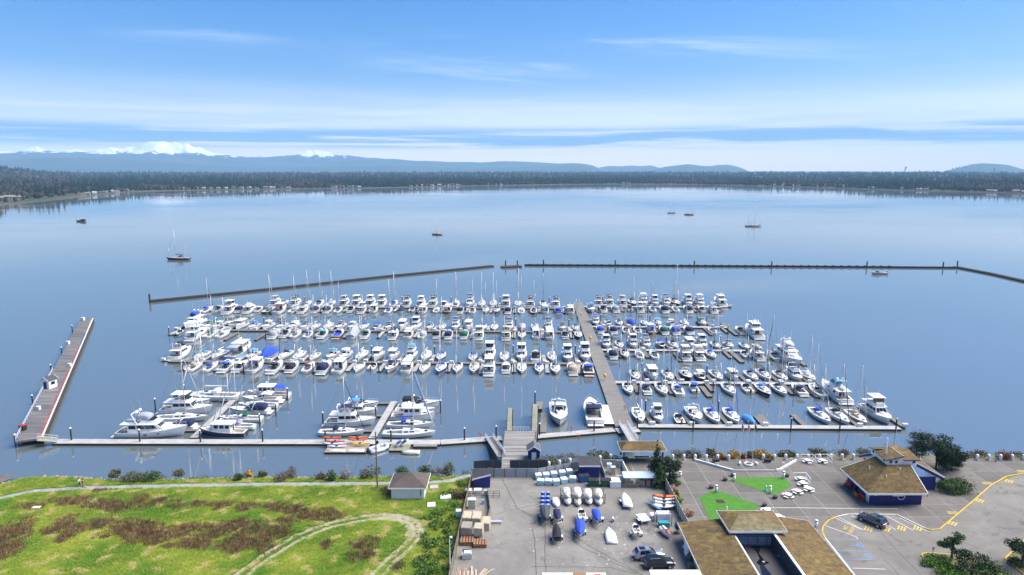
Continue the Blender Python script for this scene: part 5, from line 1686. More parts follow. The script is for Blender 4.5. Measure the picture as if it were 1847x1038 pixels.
def G2(pts, z=GZ):
    return [tuple(at(x, y, z))[:2] for x, y in pts]


def sheet(name, pts2, z, m, label=None, kind='structure', parent=None):
    o = MB().face([(p[0], p[1], z) for p in pts2]).obj(name, m, parent)
    if kind and parent is None: tag(o, label, None, None, kind)
    return o


BANK = [(-900, 930), (-300, 885), (0, 874), (45, 862), (110, 860), (205, 867), (420, 863), (600, 861), (760, 860), (853, 858), (900, 846), (985, 840), (1050, 834), (1120, 827), (1210, 826), (1350, 822.5), (1560, 821), (1640, 824), (1720, 821), (1847, 822), (2300, 828)]
bank = [at(x, y, GZ) for x, y in BANK]
# ground sheet, jittered at the top of the bank, with the rock slope running down below the water
edge = []
for a, b in zip(bank, bank[1:]):
    n = max(2, int((b - a).length / 2.2))
    for k in range(n):
        p = a.lerp(b, k / n)
        edge.append(Vector((p.x, p.y + .5 * mnoise.noise(Vector((p.x * .3, p.y * .3, 0))), GZ)))
edge.append(bank[-1])
V, F = [], []
for p in edge:
    d = Vector((p.x, p.y, 0)).normalized()
    V += [(p.x * 1.0, -260, GZ), (p.x, p.y - 3, GZ), tuple(p), (p.x + d.x * 2.2, p.y + 2.2, 1.7), (p.x + d.x * 4.4, p.y + 4.6, .3), (p.x + d.x * 6, p.y + 7.4, -1.4)]
for i in range(len(edge) - 1):
    for j in range(5):
        F.append((i * 6 + j, (i + 1) * 6 + j, (i + 1) * 6 + j + 1, i * 6 + j + 1))
tag(add('ground', fast_mesh('ground', V, F, M_SOIL)), 'grassy ground running down to a rocky bank', None, None, 'structure')

# rocks on the bank
RK = blob_template(9, 6, 3)
pos, scl, tint = [], [], []
for p, q in zip(edge, edge[1:]):
    L = (q - p).length
    if p.x < -160 or p.x > 190: continue
    for _ in range(int(L * 9)):
        c = p.lerp(q, rnd.random()); t = rnd.random() ** .9
        yy = c.y + .2 + t * 6.2
        zz = GZ - .15 - t * 3.6
        s = rnd.uniform(.35, .95)
        pos.append((c.x + rnd.uniform(-.4, .4), yy, zz - s * .3)); scl.append((s * 1.2, s * 1.1, s * .85))
        g = rnd.uniform(.10, .30); tint.append((g * 1.04, g, g * .93))
V, F, C = scatter(*RK, np.array(pos), np.array(scl), nrng.random(len(pos)) * 6.28, np.array(tint), .35)
tag(add('riprap_rocks', fast_mesh('riprap_rocks', V, F, M_ROCKS, C)), 'grey riprap boulders along the shore bank', None, None, 'stuff')
# tide-washed mud corner at the far left
sheet('mud_beach', G2([(-260, 900), (-200, 866), (-60, 852), (30, 857), (10, 868), (-60, 884)], .9), .9, mat('tidal_mud', (.16, .14, .12), .8, var=.4, scale=.6, coords='World'), 'muddy beach corner below the bank')

# yard and car park surfaces
YARD = [(851, 861), (1046, 848), (1130, 846), (1150, 872), (1197, 874), (1266, 1045), (1300, 1140), (790, 1140), (812, 1045)]
sheet('yard_surface', G2(YARD), GZ + .004, M_ASPH, 'worn asphalt of the fenced boat yard')
LOT = [(1440, 915), (1700, 900), (1900, 838), (2300, 850), (2300, 1200), (1440, 1200)]
sheet('car_park', G2(LOT), GZ + .006, M_ASPH2, 'worn asphalt car park')

# repair patches and cracks in the yard (wear with shapes of its own)
M_PATCH = mat('asphalt_patch', (.20, .18, .16), .93, var=.2, scale=.5, coords='World')
M_CRACK = mat('tar_seam', (.055, .05, .047), .8)
sheet('asphalt_patch', G2([(972, 861), (1046, 850), (1050, 868), (1100, 868), (1150, 874), (1150, 881), (985, 881), (970, 872)]), GZ + .008, M_PATCH, 'darker asphalt patch beneath the ice totes')
sheet('asphalt_patch', G2([(877, 999), (905, 1010), (903, 1045), (862, 1045), (850, 1010)]), GZ + .008, M_PATCH, 'darker asphalt patch beside the lumber pile')


def line_sheet(name, pts, w, z, m, label=None, parent=None):
    """a painted or sealed line along a polyline of world points"""
    mb = MB()
    P = [Vector(p[:2]) for p in pts]
    L_, R_ = [], []
    for i, p in enumerate(P):
        u = (P[min(i + 1, len(P) - 1)] - P[max(i - 1, 0)]).normalized(); q = Vector((-u.y, u.x)) * w / 2
        L_.append((*(p + q), z)); R_.append((*(p - q), z))
    for i in range(len(P) - 1):
        mb.face([R_[i], R_[i + 1], L_[i + 1], L_[i]])
    o = mb.obj(name, m, parent)
    if parent is None: tag(o, label, None, None, 'structure')
    return o


def gl(*pts):
    return [at(x, y, GZ) for x, y in pts]


def wobble(pts, amp=.25, step=1.2):
    out = []
    for a, b in zip(pts, pts[1:]):
        n = max(1, int((b - a).length / step))
        for k in range(n):
            p = a.lerp(b, k / n); out.append(p + Vector((mnoise.noise(p * .7), mnoise.noise(p * .7 + Vector((9, 9, 9))), 0)) * amp)
    return out + [pts[-1]]


for i, pts in enumerate((gl((905, 864), (934, 918), (1000, 955), (1045, 985), (1100, 1012), (1150, 1034)), gl((897, 927), (936, 917), (975, 909)), gl((961, 955), (966, 1000), (967, 1040)), gl((940, 920), (1010, 952), (1080, 995), (1165, 1040)), gl((983, 938), (983, 1040)), gl((958, 1022), (1100, 1024), (1160, 1038)))):
    line_sheet('seam', wobble(pts), .10, GZ + .012, M_CRACK, 'dark tar seam across the yard asphalt')
for i, pts in enumerate((gl((1590, 962), (1610, 985), (1640, 1015), (1680, 1060)), gl((1595, 1010), (1615, 1030), (1640, 1060)), gl((1730, 975), (1765, 990)))):
    line_sheet('seam', wobble(pts), .09, GZ + .012, M_CRACK, 'dark crack across the car park asphalt')

# gravel path and the dirt track in the grass
M_PATH = mat('gravel_path', (.30, .32, .285), .95, var=.35, scale=.8, coords='World')
M_TRACK = mat('rutted_track', (.36, .315, .235), .95, col2=(.22, .215, .09), scale=.75, coords='World', detail=9)
PATH = [(-200, 948), (0, 899), (60, 886), (150, 880), (300, 876.5), (500, 873.5), (700, 872), (775, 870.5), (812, 867), (850, 858)]
path_w = wobble([at(x, y, GZ) for x, y in PATH], .2, 2)
line_sheet('gravel_path', path_w, 1.5, GZ + .012, M_PATH, 'narrow pale gravel path along the shore')
TRK = [(425, 1045), (500, 990), (560, 958), (620, 940), (690, 930), (735, 934), (757, 948), (752, 970), (725, 995), (688, 1028), (670, 1050)]
trk_w = wobble([at(x, y, GZ) for x, y in TRK], .25, 1.0)


def smooth_path(P, it=2):
    for _ in range(it):
        Q = [P[0]]
        for a, b in zip(P, P[1:]): Q += [a.lerp(b, .25), a.lerp(b, .75)]
        P = Q + [P[-1]]
    return P


trk_s = smooth_path([at(x, y, GZ) for x, y in TRK])
def offset_path(P, d):
    out = []
    for i, p in enumerate(P):
        u = (P[min(i + 1, len(P) - 1)] - P[max(i - 1, 0)]).normalized()
        out.append(p + Vector((-u.y, u.x, 0)) * d)
    return out
for d, w in ((-.75, .95), (.75, .95)):
    line_sheet('track_rut', wobble(offset_path(trk_s, d), .15, .8), w, GZ + .012, M_TRACK, 'pale wheel rut of the looping dirt track' if d < 0 else 'second wheel rut of the looping dirt track')
line_sheet('track_bend', wobble([at(x, y, GZ) for x, y in ((690, 931), (728, 936), (748, 950), (742, 968))], .4, .8), 2.6, GZ + .009, M_TRACK, 'bare muddy bend of the looping dirt track')

# ------------------------------------------------------------------ grass and brush
BRUSH = [(130, 903, 38, 7), (185, 910, 36, 9), (215, 916, 22, 8), (250, 902, 16, 8), (262, 914, 15, 6), (300, 905, 24, 6), (316, 914, 14, 5), (360, 910, 22, 5), (400, 912, 22, 6), (440, 915, 16, 6), (52, 915, 22, 6),
         (110, 948, 22, 14), (15, 962, 30, 22), (10, 995, 24, 22), (130, 960, 16, 14), (200, 946, 40, 10), (240, 955, 50, 14), (280, 968, 55, 13), (330, 955, 30, 10), (345, 982, 40, 12), (385, 960, 40, 12), (430, 955, 45, 16), (440, 980, 45, 14), (495, 962, 28, 12), (480, 990, 22, 8),
         (500, 916, 26, 7), (545, 922, 34, 8), (560, 934, 40, 8), (600, 926, 20, 8), (520, 940, 22, 6), (655, 984, 26, 7), (665, 976, 20, 6), (650, 1003, 22, 8), (640, 1012, 14, 6), (590, 983, 8, 8), (722, 1018, 13, 9), (705, 887, 16, 8), (455, 915, 14, 5), (180, 885, 10, 3)]
br_w = []
for x, y, rx, ry in BRUSH:
    c = at(x, y, GZ); e = at(x + rx, y, GZ); f = at(x, y - ry, GZ)
    br_w.append((c.x, c.y, e.x - c.x, f.y - c.y))


def brushiness(x, y):
    b = 0
    n = mnoise.noise(Vector((x * .35, y * .35, 3))) + .6 * mnoise.noise(Vector((x * 1.3, y * 1.3, 8)))
    for cx, cy, rx, ry in br_w:
        d = ((x - cx) / rx) ** 2 + ((y - cy) / ry) ** 2
        if d < 3.4: b = max(b, 1.3 - d * .62 + .95 * n)
    return b


def near_path(x, y, P, w):
    p = Vector((x, y))
    for a, b in zip(P, P[1:]):
        ab = Vector((b.x - a.x, b.y - a.y)); t = max(0, min(1, (p - Vector((a.x, a.y))).dot(ab) / max(1e-6, ab.length_squared)))
        if (p - (Vector((a.x, a.y)) + ab * t)).length < w: return True
    return False


pc = [at(x, y, GZ) for x, y in PATH]
tc_ = [offset_path(trk_s[::4], -.75), offset_path(trk_s[::4], .75)]
bend_c = [at(x, y, GZ) for x, y in ((690, 931), (728, 936), (748, 950), (742, 968))]
BLADE = []
for k in range(4):
    t = k * 1.57 + .4
    BLADE += [(.10 * math.cos(t + 1.4), .10 * math.sin(t + 1.4), 0), (.10 * math.cos(t - 1.4), .10 * math.sin(t - 1.4), 0), (.42 * math.cos(t), .42 * math.sin(t), 1)]
TUFT = (np.array(BLADE), np.arange(12).reshape(4, 3))
def bank_y(x):
    return float(np.interp(x, [p.x for p in edge], [p.y for p in edge]))
gp, gs, gt, bp, bs, bt = [], [], [], [], [], []
cnt = 0
while len(gp) < 52000 and cnt < 200000:
    cnt += 1
    px, py = rnd.uniform(-70, 850), 860 + 215 * rnd.random() ** 1.15
    p = at(px, py, GZ)
    if p.y > bank_y(p.x) - .2: continue
    lx = at(852 + (861 - py) * .205, py, GZ).x
    if p.x > lx - .3: continue
    if -22.2 < p.x < -15.8 and 115.8 < p.y < 121.5: continue
    if near_path(p.x, p.y, pc, .75): continue
    if near_path(p.x, p.y, tc_[0], .5) or near_path(p.x, p.y, tc_[1], .5):
        if rnd.random() < .93: continue
    if near_path(p.x, p.y, bend_c, 1.3) and rnd.random() < .85: continue
    b = brushiness(p.x, p.y)
    n1 = mnoise.noise(Vector((p.x * .12, p.y * .12, 1))); n2 = mnoise.noise(Vector((p.x * .5, p.y * .5, 5)))
    if b > .3 and rnd.random() < min(.8, .2 + b * .65):
        h = rnd.uniform(.3, .85) * min(1, .45 + b * .45)
        bp.append((p.x, p.y, GZ)); bs.append((rnd.uniform(.5, .9), rnd.uniform(.5, .9), h))
        q = rnd.uniform(.6, 1.35); r_ = rnd.random()
        bt.append((.20 * q, .08 * q, .06 * q) if r_ < .58 else ((.34 * q, .24 * q, .15 * q) if r_ < .82 else (.13 * q, .16 * q, .04 * q)))
        continue
    h = rnd.uniform(.06, .17) * (1.25 + .8 * n1)
    gp.append((p.x, p.y, GZ)); w = rnd.uniform(.6, 1.3); gs.append((w, w, h))
    q = rnd.uniform(.75, 1.25); m_ = .5 + n1 * .9 + n2 * .5
    dry, lush, yel = np.array((.42, .34, .15)), np.array((.095, .195, .02)), np.array((.25, .285, .035))
    c = yel * (1 - max(0, min(1, m_))) + lush * max(0, min(1, m_)) if n2 > -.33 else dry * .55 + yel * .45
    gt.append(tuple(c * q))
m_blade = mat('grass_blades', (1, 1, 1), .85, tint=True, spec=.1)
V, F, C = scatter(*TUFT, np.array(gp), np.array(gs), nrng.random(len(gp)) * 6.28, np.array(gt), .4)
tag(add('grass', fast_mesh('grass', V, F, m_blade, C)), 'rough yellow-green grass of the shore field', None, None, 'stuff')
STALK = []
for k in range(6):
    t = k * 1.047
    o = (.35 * math.cos(t), .35 * math.sin(t)) if k else (0, 0)
    STALK += [(o[0] - .035, o[1], 0), (o[0] + .035, o[1], 0), (o[0] * 1.5 + .01, o[1] * 1.5, 1 - .1 * (k % 3))]
ST = (np.array(STALK), np.arange(18).reshape(6, 3))
V, F, C = scatter(*ST, np.array(bp), np.array(bs), nrng.random(len(bp)) * 6.28, np.array(bt), .5)
tag(add('dead_brush', fast_mesh('dead_brush', V, F, m_blade, C)), 'patches of dead brown stalks in the grass field', None, None, 'stuff')

# ------------------------------------------------------------------ foliage
def leaf_cloud(blobs, n, size, cols, seed, flat=.6, hollow=.35):
    """leaf clumps spread through ellipsoids (cx,cy,cz,rx,ry,rz) -> V,F,C"""
    g = np.random.default_rng(seed)
    w = np.array([b[3] * b[4] * b[5] for b in blobs]); w = w ** .75 / (w ** .75).sum()
    idx = g.choice(len(blobs), n, p=w)
    B = np.array(blobs)[idx]
    d = g.normal(size=(n, 3)); d /= np.linalg.norm(d, axis=1)[:, None]
    r = (hollow + (1 - hollow) * g.random(n) ** .5)[:, None]
    c = B[:, :3] + d * r * B[:, 3:6] * (1 + .16 * g.normal(size=(n, 1)))
    u = g.normal(size=(n, 3)); u /= np.linalg.norm(u, axis=1)[:, None]
    v = np.cross(u, d + .4 * g.normal(size=(n, 3))); v /= np.linalg.norm(v, axis=1)[:, None] + 1e-6
    s = (size * (.6 + .8 * g.random(n)))[:, None]
    V = np.stack([c - u * s - v * s * flat, c + u * s - v * s * flat * .5, c + u * s * .6 + v * s * flat, c - u * s * .5 + v * s * flat * .8], 1).reshape(-1, 3)
    F = np.arange(n * 4).reshape(n, 4)
    cc = np.array(cols)[g.integers(0, len(cols), n)] * (.6 + .8 * g.random((n, 1)))
    return V, F, np.repeat(cc, 4, axis=0)


m_leaf = mat('leaves', (1, 1, 1), .75, tint=True, spec=.2)
M_BARK = mat('bark', (.10, .075, .055), .95, var=.4, scale=4, bump=.5, bscale=10)
GREENS = {'dark': [(.018, .042, .014), (.03, .06, .02), (.012, .03, .012)], 'mid': [(.05, .10, .02), (.075, .13, .03), (.04, .08, .02)], 'bright': [(.10, .20, .02), (.15, .24, .03), (.07, .15, .02)], 'olive': [(.10, .10, .035), (.13, .12, .05), (.07, .08, .03)],
          'brown': [(.13, .085, .055), (.17, .12, .08), (.09, .075, .045)], 'gold': [(.42, .25, .03), (.50, .33, .05), (.33, .17, .03)], 'rust': [(.20, .05, .02), (.28, .08, .03), (.14, .05, .03)], 'grey': [(.20, .17, .13), (.26, .22, .18), (.15, .13, .10)], 'pink': [(.42, .24, .17), (.5, .32, .22), (.35, .22, .12)]}


def shrub(name, label, px, py, w, h, tone, n=500, size=.16, z=GZ, depth=None, group=None, stems=4, lobes=5, dy=0.0):
    """shrub with a stem cluster and a lobed crown; (px, py) is the foot, w and h in metres"""
    p = at(px, py, z)
    t = thing(name, label, 'shrub', (p.x, p.y + dy, z), 0, group)
    r = random.Random(int(px * 7 + py))
    depth = depth or w * .8
    bl = [(0, 0, h * .36, w * .46, depth * .42, h * .5)]
    for k in range(lobes):
        a = r.uniform(0, 6.28)
        bl.append((math.cos(a) * w * .3, math.sin(a) * depth * .3, h * r.uniform(.12, .66), w * r.uniform(.16, .28), depth * r.uniform(.14, .24), h * r.uniform(.18, .34)))
    V, F, C = leaf_cloud(bl, n, size, GREENS[tone], int(px + py))
    V[:, 2] = np.maximum(V[:, 2], .02)
    add('foliage', fast_mesh('foliage', V, F, m_leaf, C), t)
    mb = MB()
    for k in range(stems):
        a = r.uniform(0, 6.28)
        mb.tube((.08 * math.cos(a), .08 * math.sin(a), -.1), (math.cos(a) * w * .25, math.sin(a) * depth * .25, h * .7), .04, .012, 5)
    mb.obj('stem', M_BARK, t)
    return t


SH = [('rounded olive shrub at the left end of the shore hedge', 208, 862, 2.6, 1.9, 'olive'), ('wide olive bramble mound on the bank beside the rounded shrub', 240, 867, 4.6, 2.0, 'olive'), ('second bramble mound on the bank just right of the first', 272, 867, 4.2, 2.1, 'mid'), ('small olive shrub alone on the rocky bank', 321, 859, 2.6, 1.5, 'olive'),
      ('little dark shrub on the bank right of the lone one', 430, 866, 1.8, 1.6, 'mid'), ('yellowish shrub on the bank, left one of a pair', 449, 860, 1.9, 1.5, 'gold'), ('yellowish shrub on the bank, right one of a pair', 474, 860, 1.7, 1.4, 'olive'), ('low brown bush on the bank beside a taller bare one', 506, 866, 3.0, 1.6, 'brown'), ('tall bare grey-brown bush on the bank', 526, 860, 3.2, 2.3, 'brown'),
      ('brown bush left of the green one near the utility pole', 579, 863, 2.0, 1.5, 'brown'), ('dark green bush among brown ones near the utility pole', 597, 866, 2.4, 2.2, 'mid'), ('grey-brown bush right of the dark green one', 624, 862, 2.6, 2.0, 'grey'), ('broad green-grey bush beside the utility pole', 668, 860, 4.4, 2.4, 'olive'), ('green bush just behind the left of the pump house', 727, 859, 2.8, 2.6, 'mid'),
      ('green bush behind the right of the pump house', 766, 857, 3.2, 2.4, 'mid'), ('bare grey bush right of the pump house bushes', 788, 855, 2.6, 1.9, 'grey'), ('tall feathery olive shrub near the yard fence corner', 810, 857, 2.8, 2.9, 'olive'),
      ('low brown and green hedge right of the loading pier', 985, 836, 5.6, 1.7, 'olive'), ('brown hedge between the pier hut and the navy shed', 1025, 832, 5.2, 1.7, 'brown'), ('olive hedge behind the navy shed', 1082, 826, 6.0, 1.6, 'olive'),
      ('brown shrub right of the kiosk shelter', 1222, 824, 2.8, 1.8, 'brown'), ('large olive shrub on the bank right of the kiosk', 1252, 823, 4.4, 1.8, 'olive'), ('olive shrub left of the orange shrubs on the bank', 1283, 823, 2.6, 1.8, 'olive'), ('bright yellow shrub behind the white posts left of the flagpoles', 1297, 826, 1.9, 1.3, 'gold'),
      ('rust red low shrub left of the flagpoles', 1304, 829, 2.0, .9, 'rust'), ('big golden orange shrub left of the flagpoles', 1323, 826, 2.9, 2.0, 'gold'), ('rust orange shrub between the flagpoles', 1341, 827, 1.7, 1.4, 'rust'), ('olive shrub just right of the flagpoles', 1353, 826, 1.9, 1.7, 'olive'), ('big golden shrub right of the flagpoles', 1370, 826, 2.8, 2.0, 'gold'),
      ('bright yellow shrub right of the big golden one', 1386, 828, 1.9, 1.4, 'gold'), ('low olive bank shrub left of the pergolas', 1420, 822, 4.5, 1.2, 'olive'), ('dark olive bank shrub behind the pergolas', 1475, 821, 4.8, 1.4, 'olive'), ('brown bank shrub behind the harbour office left corner', 1522, 822, 3.0, 1.7, 'brown'), ('olive bank shrub behind the harbour office', 1556, 821, 3.6, 1.7, 'olive'),
      ('rust brown round shrub by the shore posts at the right', 1810, 829, 2.6, 2.1, 'rust'), ('brown shore scrub left of the rust shrub', 1760, 824, 5, 1.2, 'brown'), ('dry shore scrub at the right edge', 1840, 825, 5, 1.1, 'brown')]
for lab, x, y, w, h, tone in SH:
    shrub('shrub', lab, x, y, w, h, tone, int(260 + 90 * w), .14 if tone not in ('brown', 'grey') else .10, group='shrubs along the shore')
bank_b = []
for k in range(150):
    px = rnd.choice([rnd.uniform(190, 850), rnd.uniform(960, 1120), rnd.uniform(1205, 1660), rnd.uniform(1730, 1900)])
    x = at(px, 862 if px < 860 else 826, GZ).x
    s_ = rnd.uniform(.5, 1.15)
    bank_b.append((x, bank_y(x) + rnd.uniform(-.6, 1.8), GZ - .1, s_ * 1.3, s_, s_ * .6))
V, F, C = leaf_cloud(bank_b, 9000, .11, GREENS['olive'] + GREENS['brown'] + GREENS['mid'], 15)
tag(add('bank_undergrowth', fast_mesh('bank_undergrowth', V, F, m_leaf, C)), 'low tangled growth along the top of the bank', None, None, 'stuff')
# brambles and rank growth along the yard fence
blobs = []
for k in range(60):
    py = rnd.uniform(872, 1050)
    px = 846 + (861 - py) * .205 - rnd.uniform(6, 62) * (1 if py > 890 else .6)
    if 880 < py < 912 and px < 800: continue
    p = at(px, py, GZ)
    blobs.append((p.x, p.y, GZ + .2, rnd.uniform(.6, 1.3), rnd.uniform(.6, 1.3), rnd.uniform(.3, .75)))
V, F, C = leaf_cloud(blobs, 9000, .13, GREENS['bright'] + GREENS['mid'], 5)
V[:, 2] = np.maximum(V[:, 2], GZ + .01)
tag(add('bramble_undergrowth', fast_mesh('bramble_undergrowth', V, F, m_leaf, C)), 'rank green brambles outside the yard fence', None, None, 'stuff')
shrub('bramble_bush', 'tangled brown and green bramble bush against the yard fence', 830, 898, 3.0, 2.0, 'brown', 700, .12)


def tree(name, label, px, py, h, w, tone, kind, n=2200, size=.22, lean=(0, 0), z=PLZ):
    p = at(px, py, z)
    t = thing(name, label, 'tree', (p.x, p.y, z))
    r = random.Random(int(px * 3 + py))
    tr = MB(); bl = []
    if kind == 'cone':
        tr.tube((0, 0, -.2), (lean[0] * .6, lean[1] * .6, h * .9), .16, .03, 7)
        for k in range(10):
            f = k / 9
            rr_ = w / 2 * (1 - f ** 1.6) + .2
            for q_ in range(3):
                a_ = r.uniform(0, 6.28); bl.append((lean[0] * f + math.cos(a_) * rr_ * .38, lean[1] * f + math.sin(a_) * rr_ * .38, h * (.08 + .86 * f) + r.uniform(-.1, .1) * h, rr_ * r.uniform(.5, .75), rr_ * r.uniform(.5, .75), h * .08))
    else:
        top = Vector((lean[0] * .55, lean[1] * .55, h * .62))
        mid = Vector((lean[0] * .15, 0, h * .3))
        tr.tube((0, 0, -.2), mid, .20, .15, 8).tube(mid, top, .15, .08, 8)
        for k in range(16 if kind == 'spread' else 14):
            a = r.uniform(0, 6.28); q = r.uniform(.35, 1) ** .7
            c = Vector((lean[0] + math.cos(a) * w / 2 * q, lean[1] + math.sin(a) * w / 2 * q * .9, h * (r.uniform(.45, .93) if kind != 'round' else r.uniform(.14, .88))))
            s = r.uniform(.16, .27) * w
            bl.append((c.x, c.y, c.z, s, s, s * (.42 if kind == 'spread' else .7)))
            tr.tube(mid.lerp(top, r.uniform(.1, 1)), c, .06, .02, 5)
    tr.obj('trunk', M_BARK, t, True)
    if kind == 'bare':
        tw = MB()
        for b in bl:
            for _ in range(26):
                c = Vector(b[:3]); d = Vector((r.gauss(0, 1), r.gauss(0, 1), r.gauss(.5, .7))).normalized()
                tw.tube(c, c + d * b[3] * r.uniform(.8, 1.7), .034, .010, 3)
        tw.obj('crown', mat('twigs', (.20, .17, .13), .9), t)
    else:
        V, F, C = leaf_cloud(bl, n, size, GREENS[tone], int(px), .5, .2 if kind == 'cone' else .35)
        V[:, 2] = np.maximum(V[:, 2], .05)
        add('crown', fast_mesh('crown', V, F, m_leaf, C), t)
    return t


tree('evergreen_tree', 'tall dark evergreen tree beside the kiosk shelter', 1186, 868, 7.6, 3.8, 'dark', 'cone', 4200, .16, (-.3, 0))
tree('conical_evergreen', 'columnar green evergreen in front of the tall dark tree', 1189, 878, 4.8, 2.8, 'mid', 'cone', 2600, .13)
tree('broadleaf_evergreen', 'round mid green tree right of the tall dark evergreen', 1207, 870, 4.6, 3.6, 'dark', 'round', 2600, .15)
tree('bare_tree', 'leafless grey tree on the shore behind the harbour office', 1652, 831, 6.2, 6.0, 'grey', 'bare')
tree('windswept_pine', 'windswept pine leaning right of the harbour office', 1688, 846, 6.6, 7.4, 'dark', 'spread', 5600, .15, (-.6, .3))
tree('dense_evergreen', 'dense rounded dark evergreen at the right of the pine', 1716, 850, 5.7, 5.2, 'dark', 'round', 6500, .15)
tree('young_pine', 'upright young pine in the car park island', 1716, 1010, 4.8, 3.0, 'mid', 'spread', 1700, .14, (-.2, 0), GZ)
tree('island_pine', 'spreading pine filling the car park island', 1752, 1040, 3.4, 4.6, 'dark', 'spread', 2200, .14, (0, 0), GZ)
tree('corner_pine', 'pine in the right hand island at the frame corner', 1843, 1024, 4.2, 4.0, 'dark', 'spread', 1800, .15, (0, 0), GZ)
tree('low_island_pine', 'low bushy pine at the bottom edge of the island', 1796, 1062, 3.2, 5.0, 'mid', 'spread', 1800, .15, (0, 0), GZ)
for lab, x, y, w, h, tone, n in (('green shrub mound beside the harbour office', 1722, 884, 7.4, 2.3, 'mid', 4200), ('yellow-green shrub at the foot of the tall dark evergreen', 1163, 862, 2.0, 1.4, 'bright', 500), ('low green shrub skirting the round tree', 1213, 874, 3.4, 1.0, 'mid', 900), ('pink plumed grass clump by the right yard fence', 1211, 889, 2.0, 1.7, 'pink', 700),
                                 ('bright green shrub below the pink plumes', 1217, 897, 1.8, 1.4, 'bright', 500), ('cabbage palm by the right yard fence', 1222, 910, 1.9, 1.9, 'bright', 420), ('pink plumed grass clump by the left roof corner', 1240, 930, 2.2, 1.3, 'pink', 700), ('yellow-green shrub at the tip of the car park island', 1688, 1018, 4.6, 1.3, 'bright', 1500),
                                 ('lime green shrub along the island kerb', 1715, 1040, 5.0, 1.5, 'bright', 1800), ('rust and green shrub in the right hand island', 1836, 1020, 3.6, 1.0, 'olive', 900)):
    shrub('shrub', lab, x, y, w, h, tone, n, .12, PLZ if y < 960 else GZ, group='garden shrubs')

# ------------------------------------------------------------------ plaza of concrete slabs
PLAZA = [(1128, 829), (1210, 828.5), (1350, 826), (1560, 824), (1700, 826), (1847, 826), (2050, 826), (2050, 836), (1847, 853), (1815, 859), (1788, 874), (1748, 909), (1695, 953.5), (1679, 955), (1668, 952), (1617, 927.5), (1529, 927), (1510, 931), (1495, 938), (1485, 948), (1483, 958), (1489, 971), (1545, 1042), (1600, 1110), (1290, 1110), (1266, 1045), (1199, 873), (1150, 871)]
plz = [Vector(p) for p in G2(PLAZA, PLZ)]


def clip(poly, x0, x1, y0, y1):
    for ax, lim, keep in ((0, x0, 1), (0, x1, -1), (1, y0, 1), (1, y1, -1)):
        out = []
        for i in range(len(poly)):
            a, b = poly[i - 1], poly[i]
            ia, ib = (a[ax] - lim) * keep >= 0, (b[ax] - lim) * keep >= 0
            if ia != ib:
                t = (lim - a[ax]) / (b[ax] - a[ax]); out.append((a[0] + (b[0] - a[0]) * t, a[1] + (b[1] - a[1]) * t))
            if ib: out.append(tuple(b))
        poly = out
        if len(poly) < 3: return []
    return poly


def area(p):
    return .5 * sum(p[i - 1][0] * p[i][1] - p[i][0] * p[i - 1][1] for i in range(len(p)))


if area(plz) < 0: plz.reverse()
M_JOINT = mat('plaza_joint', (.34, .325, .295), .95, var=.2, scale=1, coords='World')
pb = MB().prism(plz, GZ - .1, PLZ - .016).obj('plaza', M_JOINT)
tag(pb, 'grey concrete slab plaza around the harbour office', None, None, 'structure')
slabm = [paving(f'slab_tone_{i}', c, tuple(q * .78 for q in c), tuple(q * .55 for q in c), tuple(q * 1.25 for q in c), 1.4) for i, c in enumerate(((.172, .157, .138), (.160, .147, .129), (.147, .135, .119), (.180, .165, .146)))]
SX, SY, S = 24.2, 87.0, 4.45
for i in range(-2, 36):
    for j in range(0, 12):
        x0, y0 = SX + i * S, SY + j * S
        q = clip([tuple(v) for v in plz], x0 + .055, x0 + S - .055, y0 + .055, y0 + S - .055)
        if len(q) >= 3 and area(q) > .15:
            MB().prism(q, PLZ - .06, PLZ).obj('slab', slabm[(i * 7 + j * 3 + rnd.randint(0, 1)) % 4], pb)
pale_l = [at(x, y, PLZ) for x, y in ((1375, 916), (1430, 916), (1530, 917.5), (1620, 918))]
line_sheet('pale_band', pale_l, .22, PLZ + .004, mat('pale_concrete_band', (.42, .41, .385), .9), 'pale concrete band crossing the plaza')

# kerbs
M_KY = mat('kerb_yellow', (.62, .40, .03), .7, var=.25, scale=1, coords='World')
M_KW = mat('kerb_white', (.62, .60, .57), .75, var=.15, scale=1, coords='World')


def kerb(label, pts, m, w=.2, z1=PLZ + .012, z=PLZ):
    P = [at(x, y, z) for x, y in pts]
    o = MB()
    for a, b in zip(P, P[1:]):
        u = (b - a).normalized(); q = Vector((-u.y, u.x, 0)) * (w / 2); e = u * .03
        o.prism([a - q - e, b - q + e, b + q + e, a + q - e], GZ - .05, z1)
    tag(o.obj('kerb', m), label, None, None, 'structure')


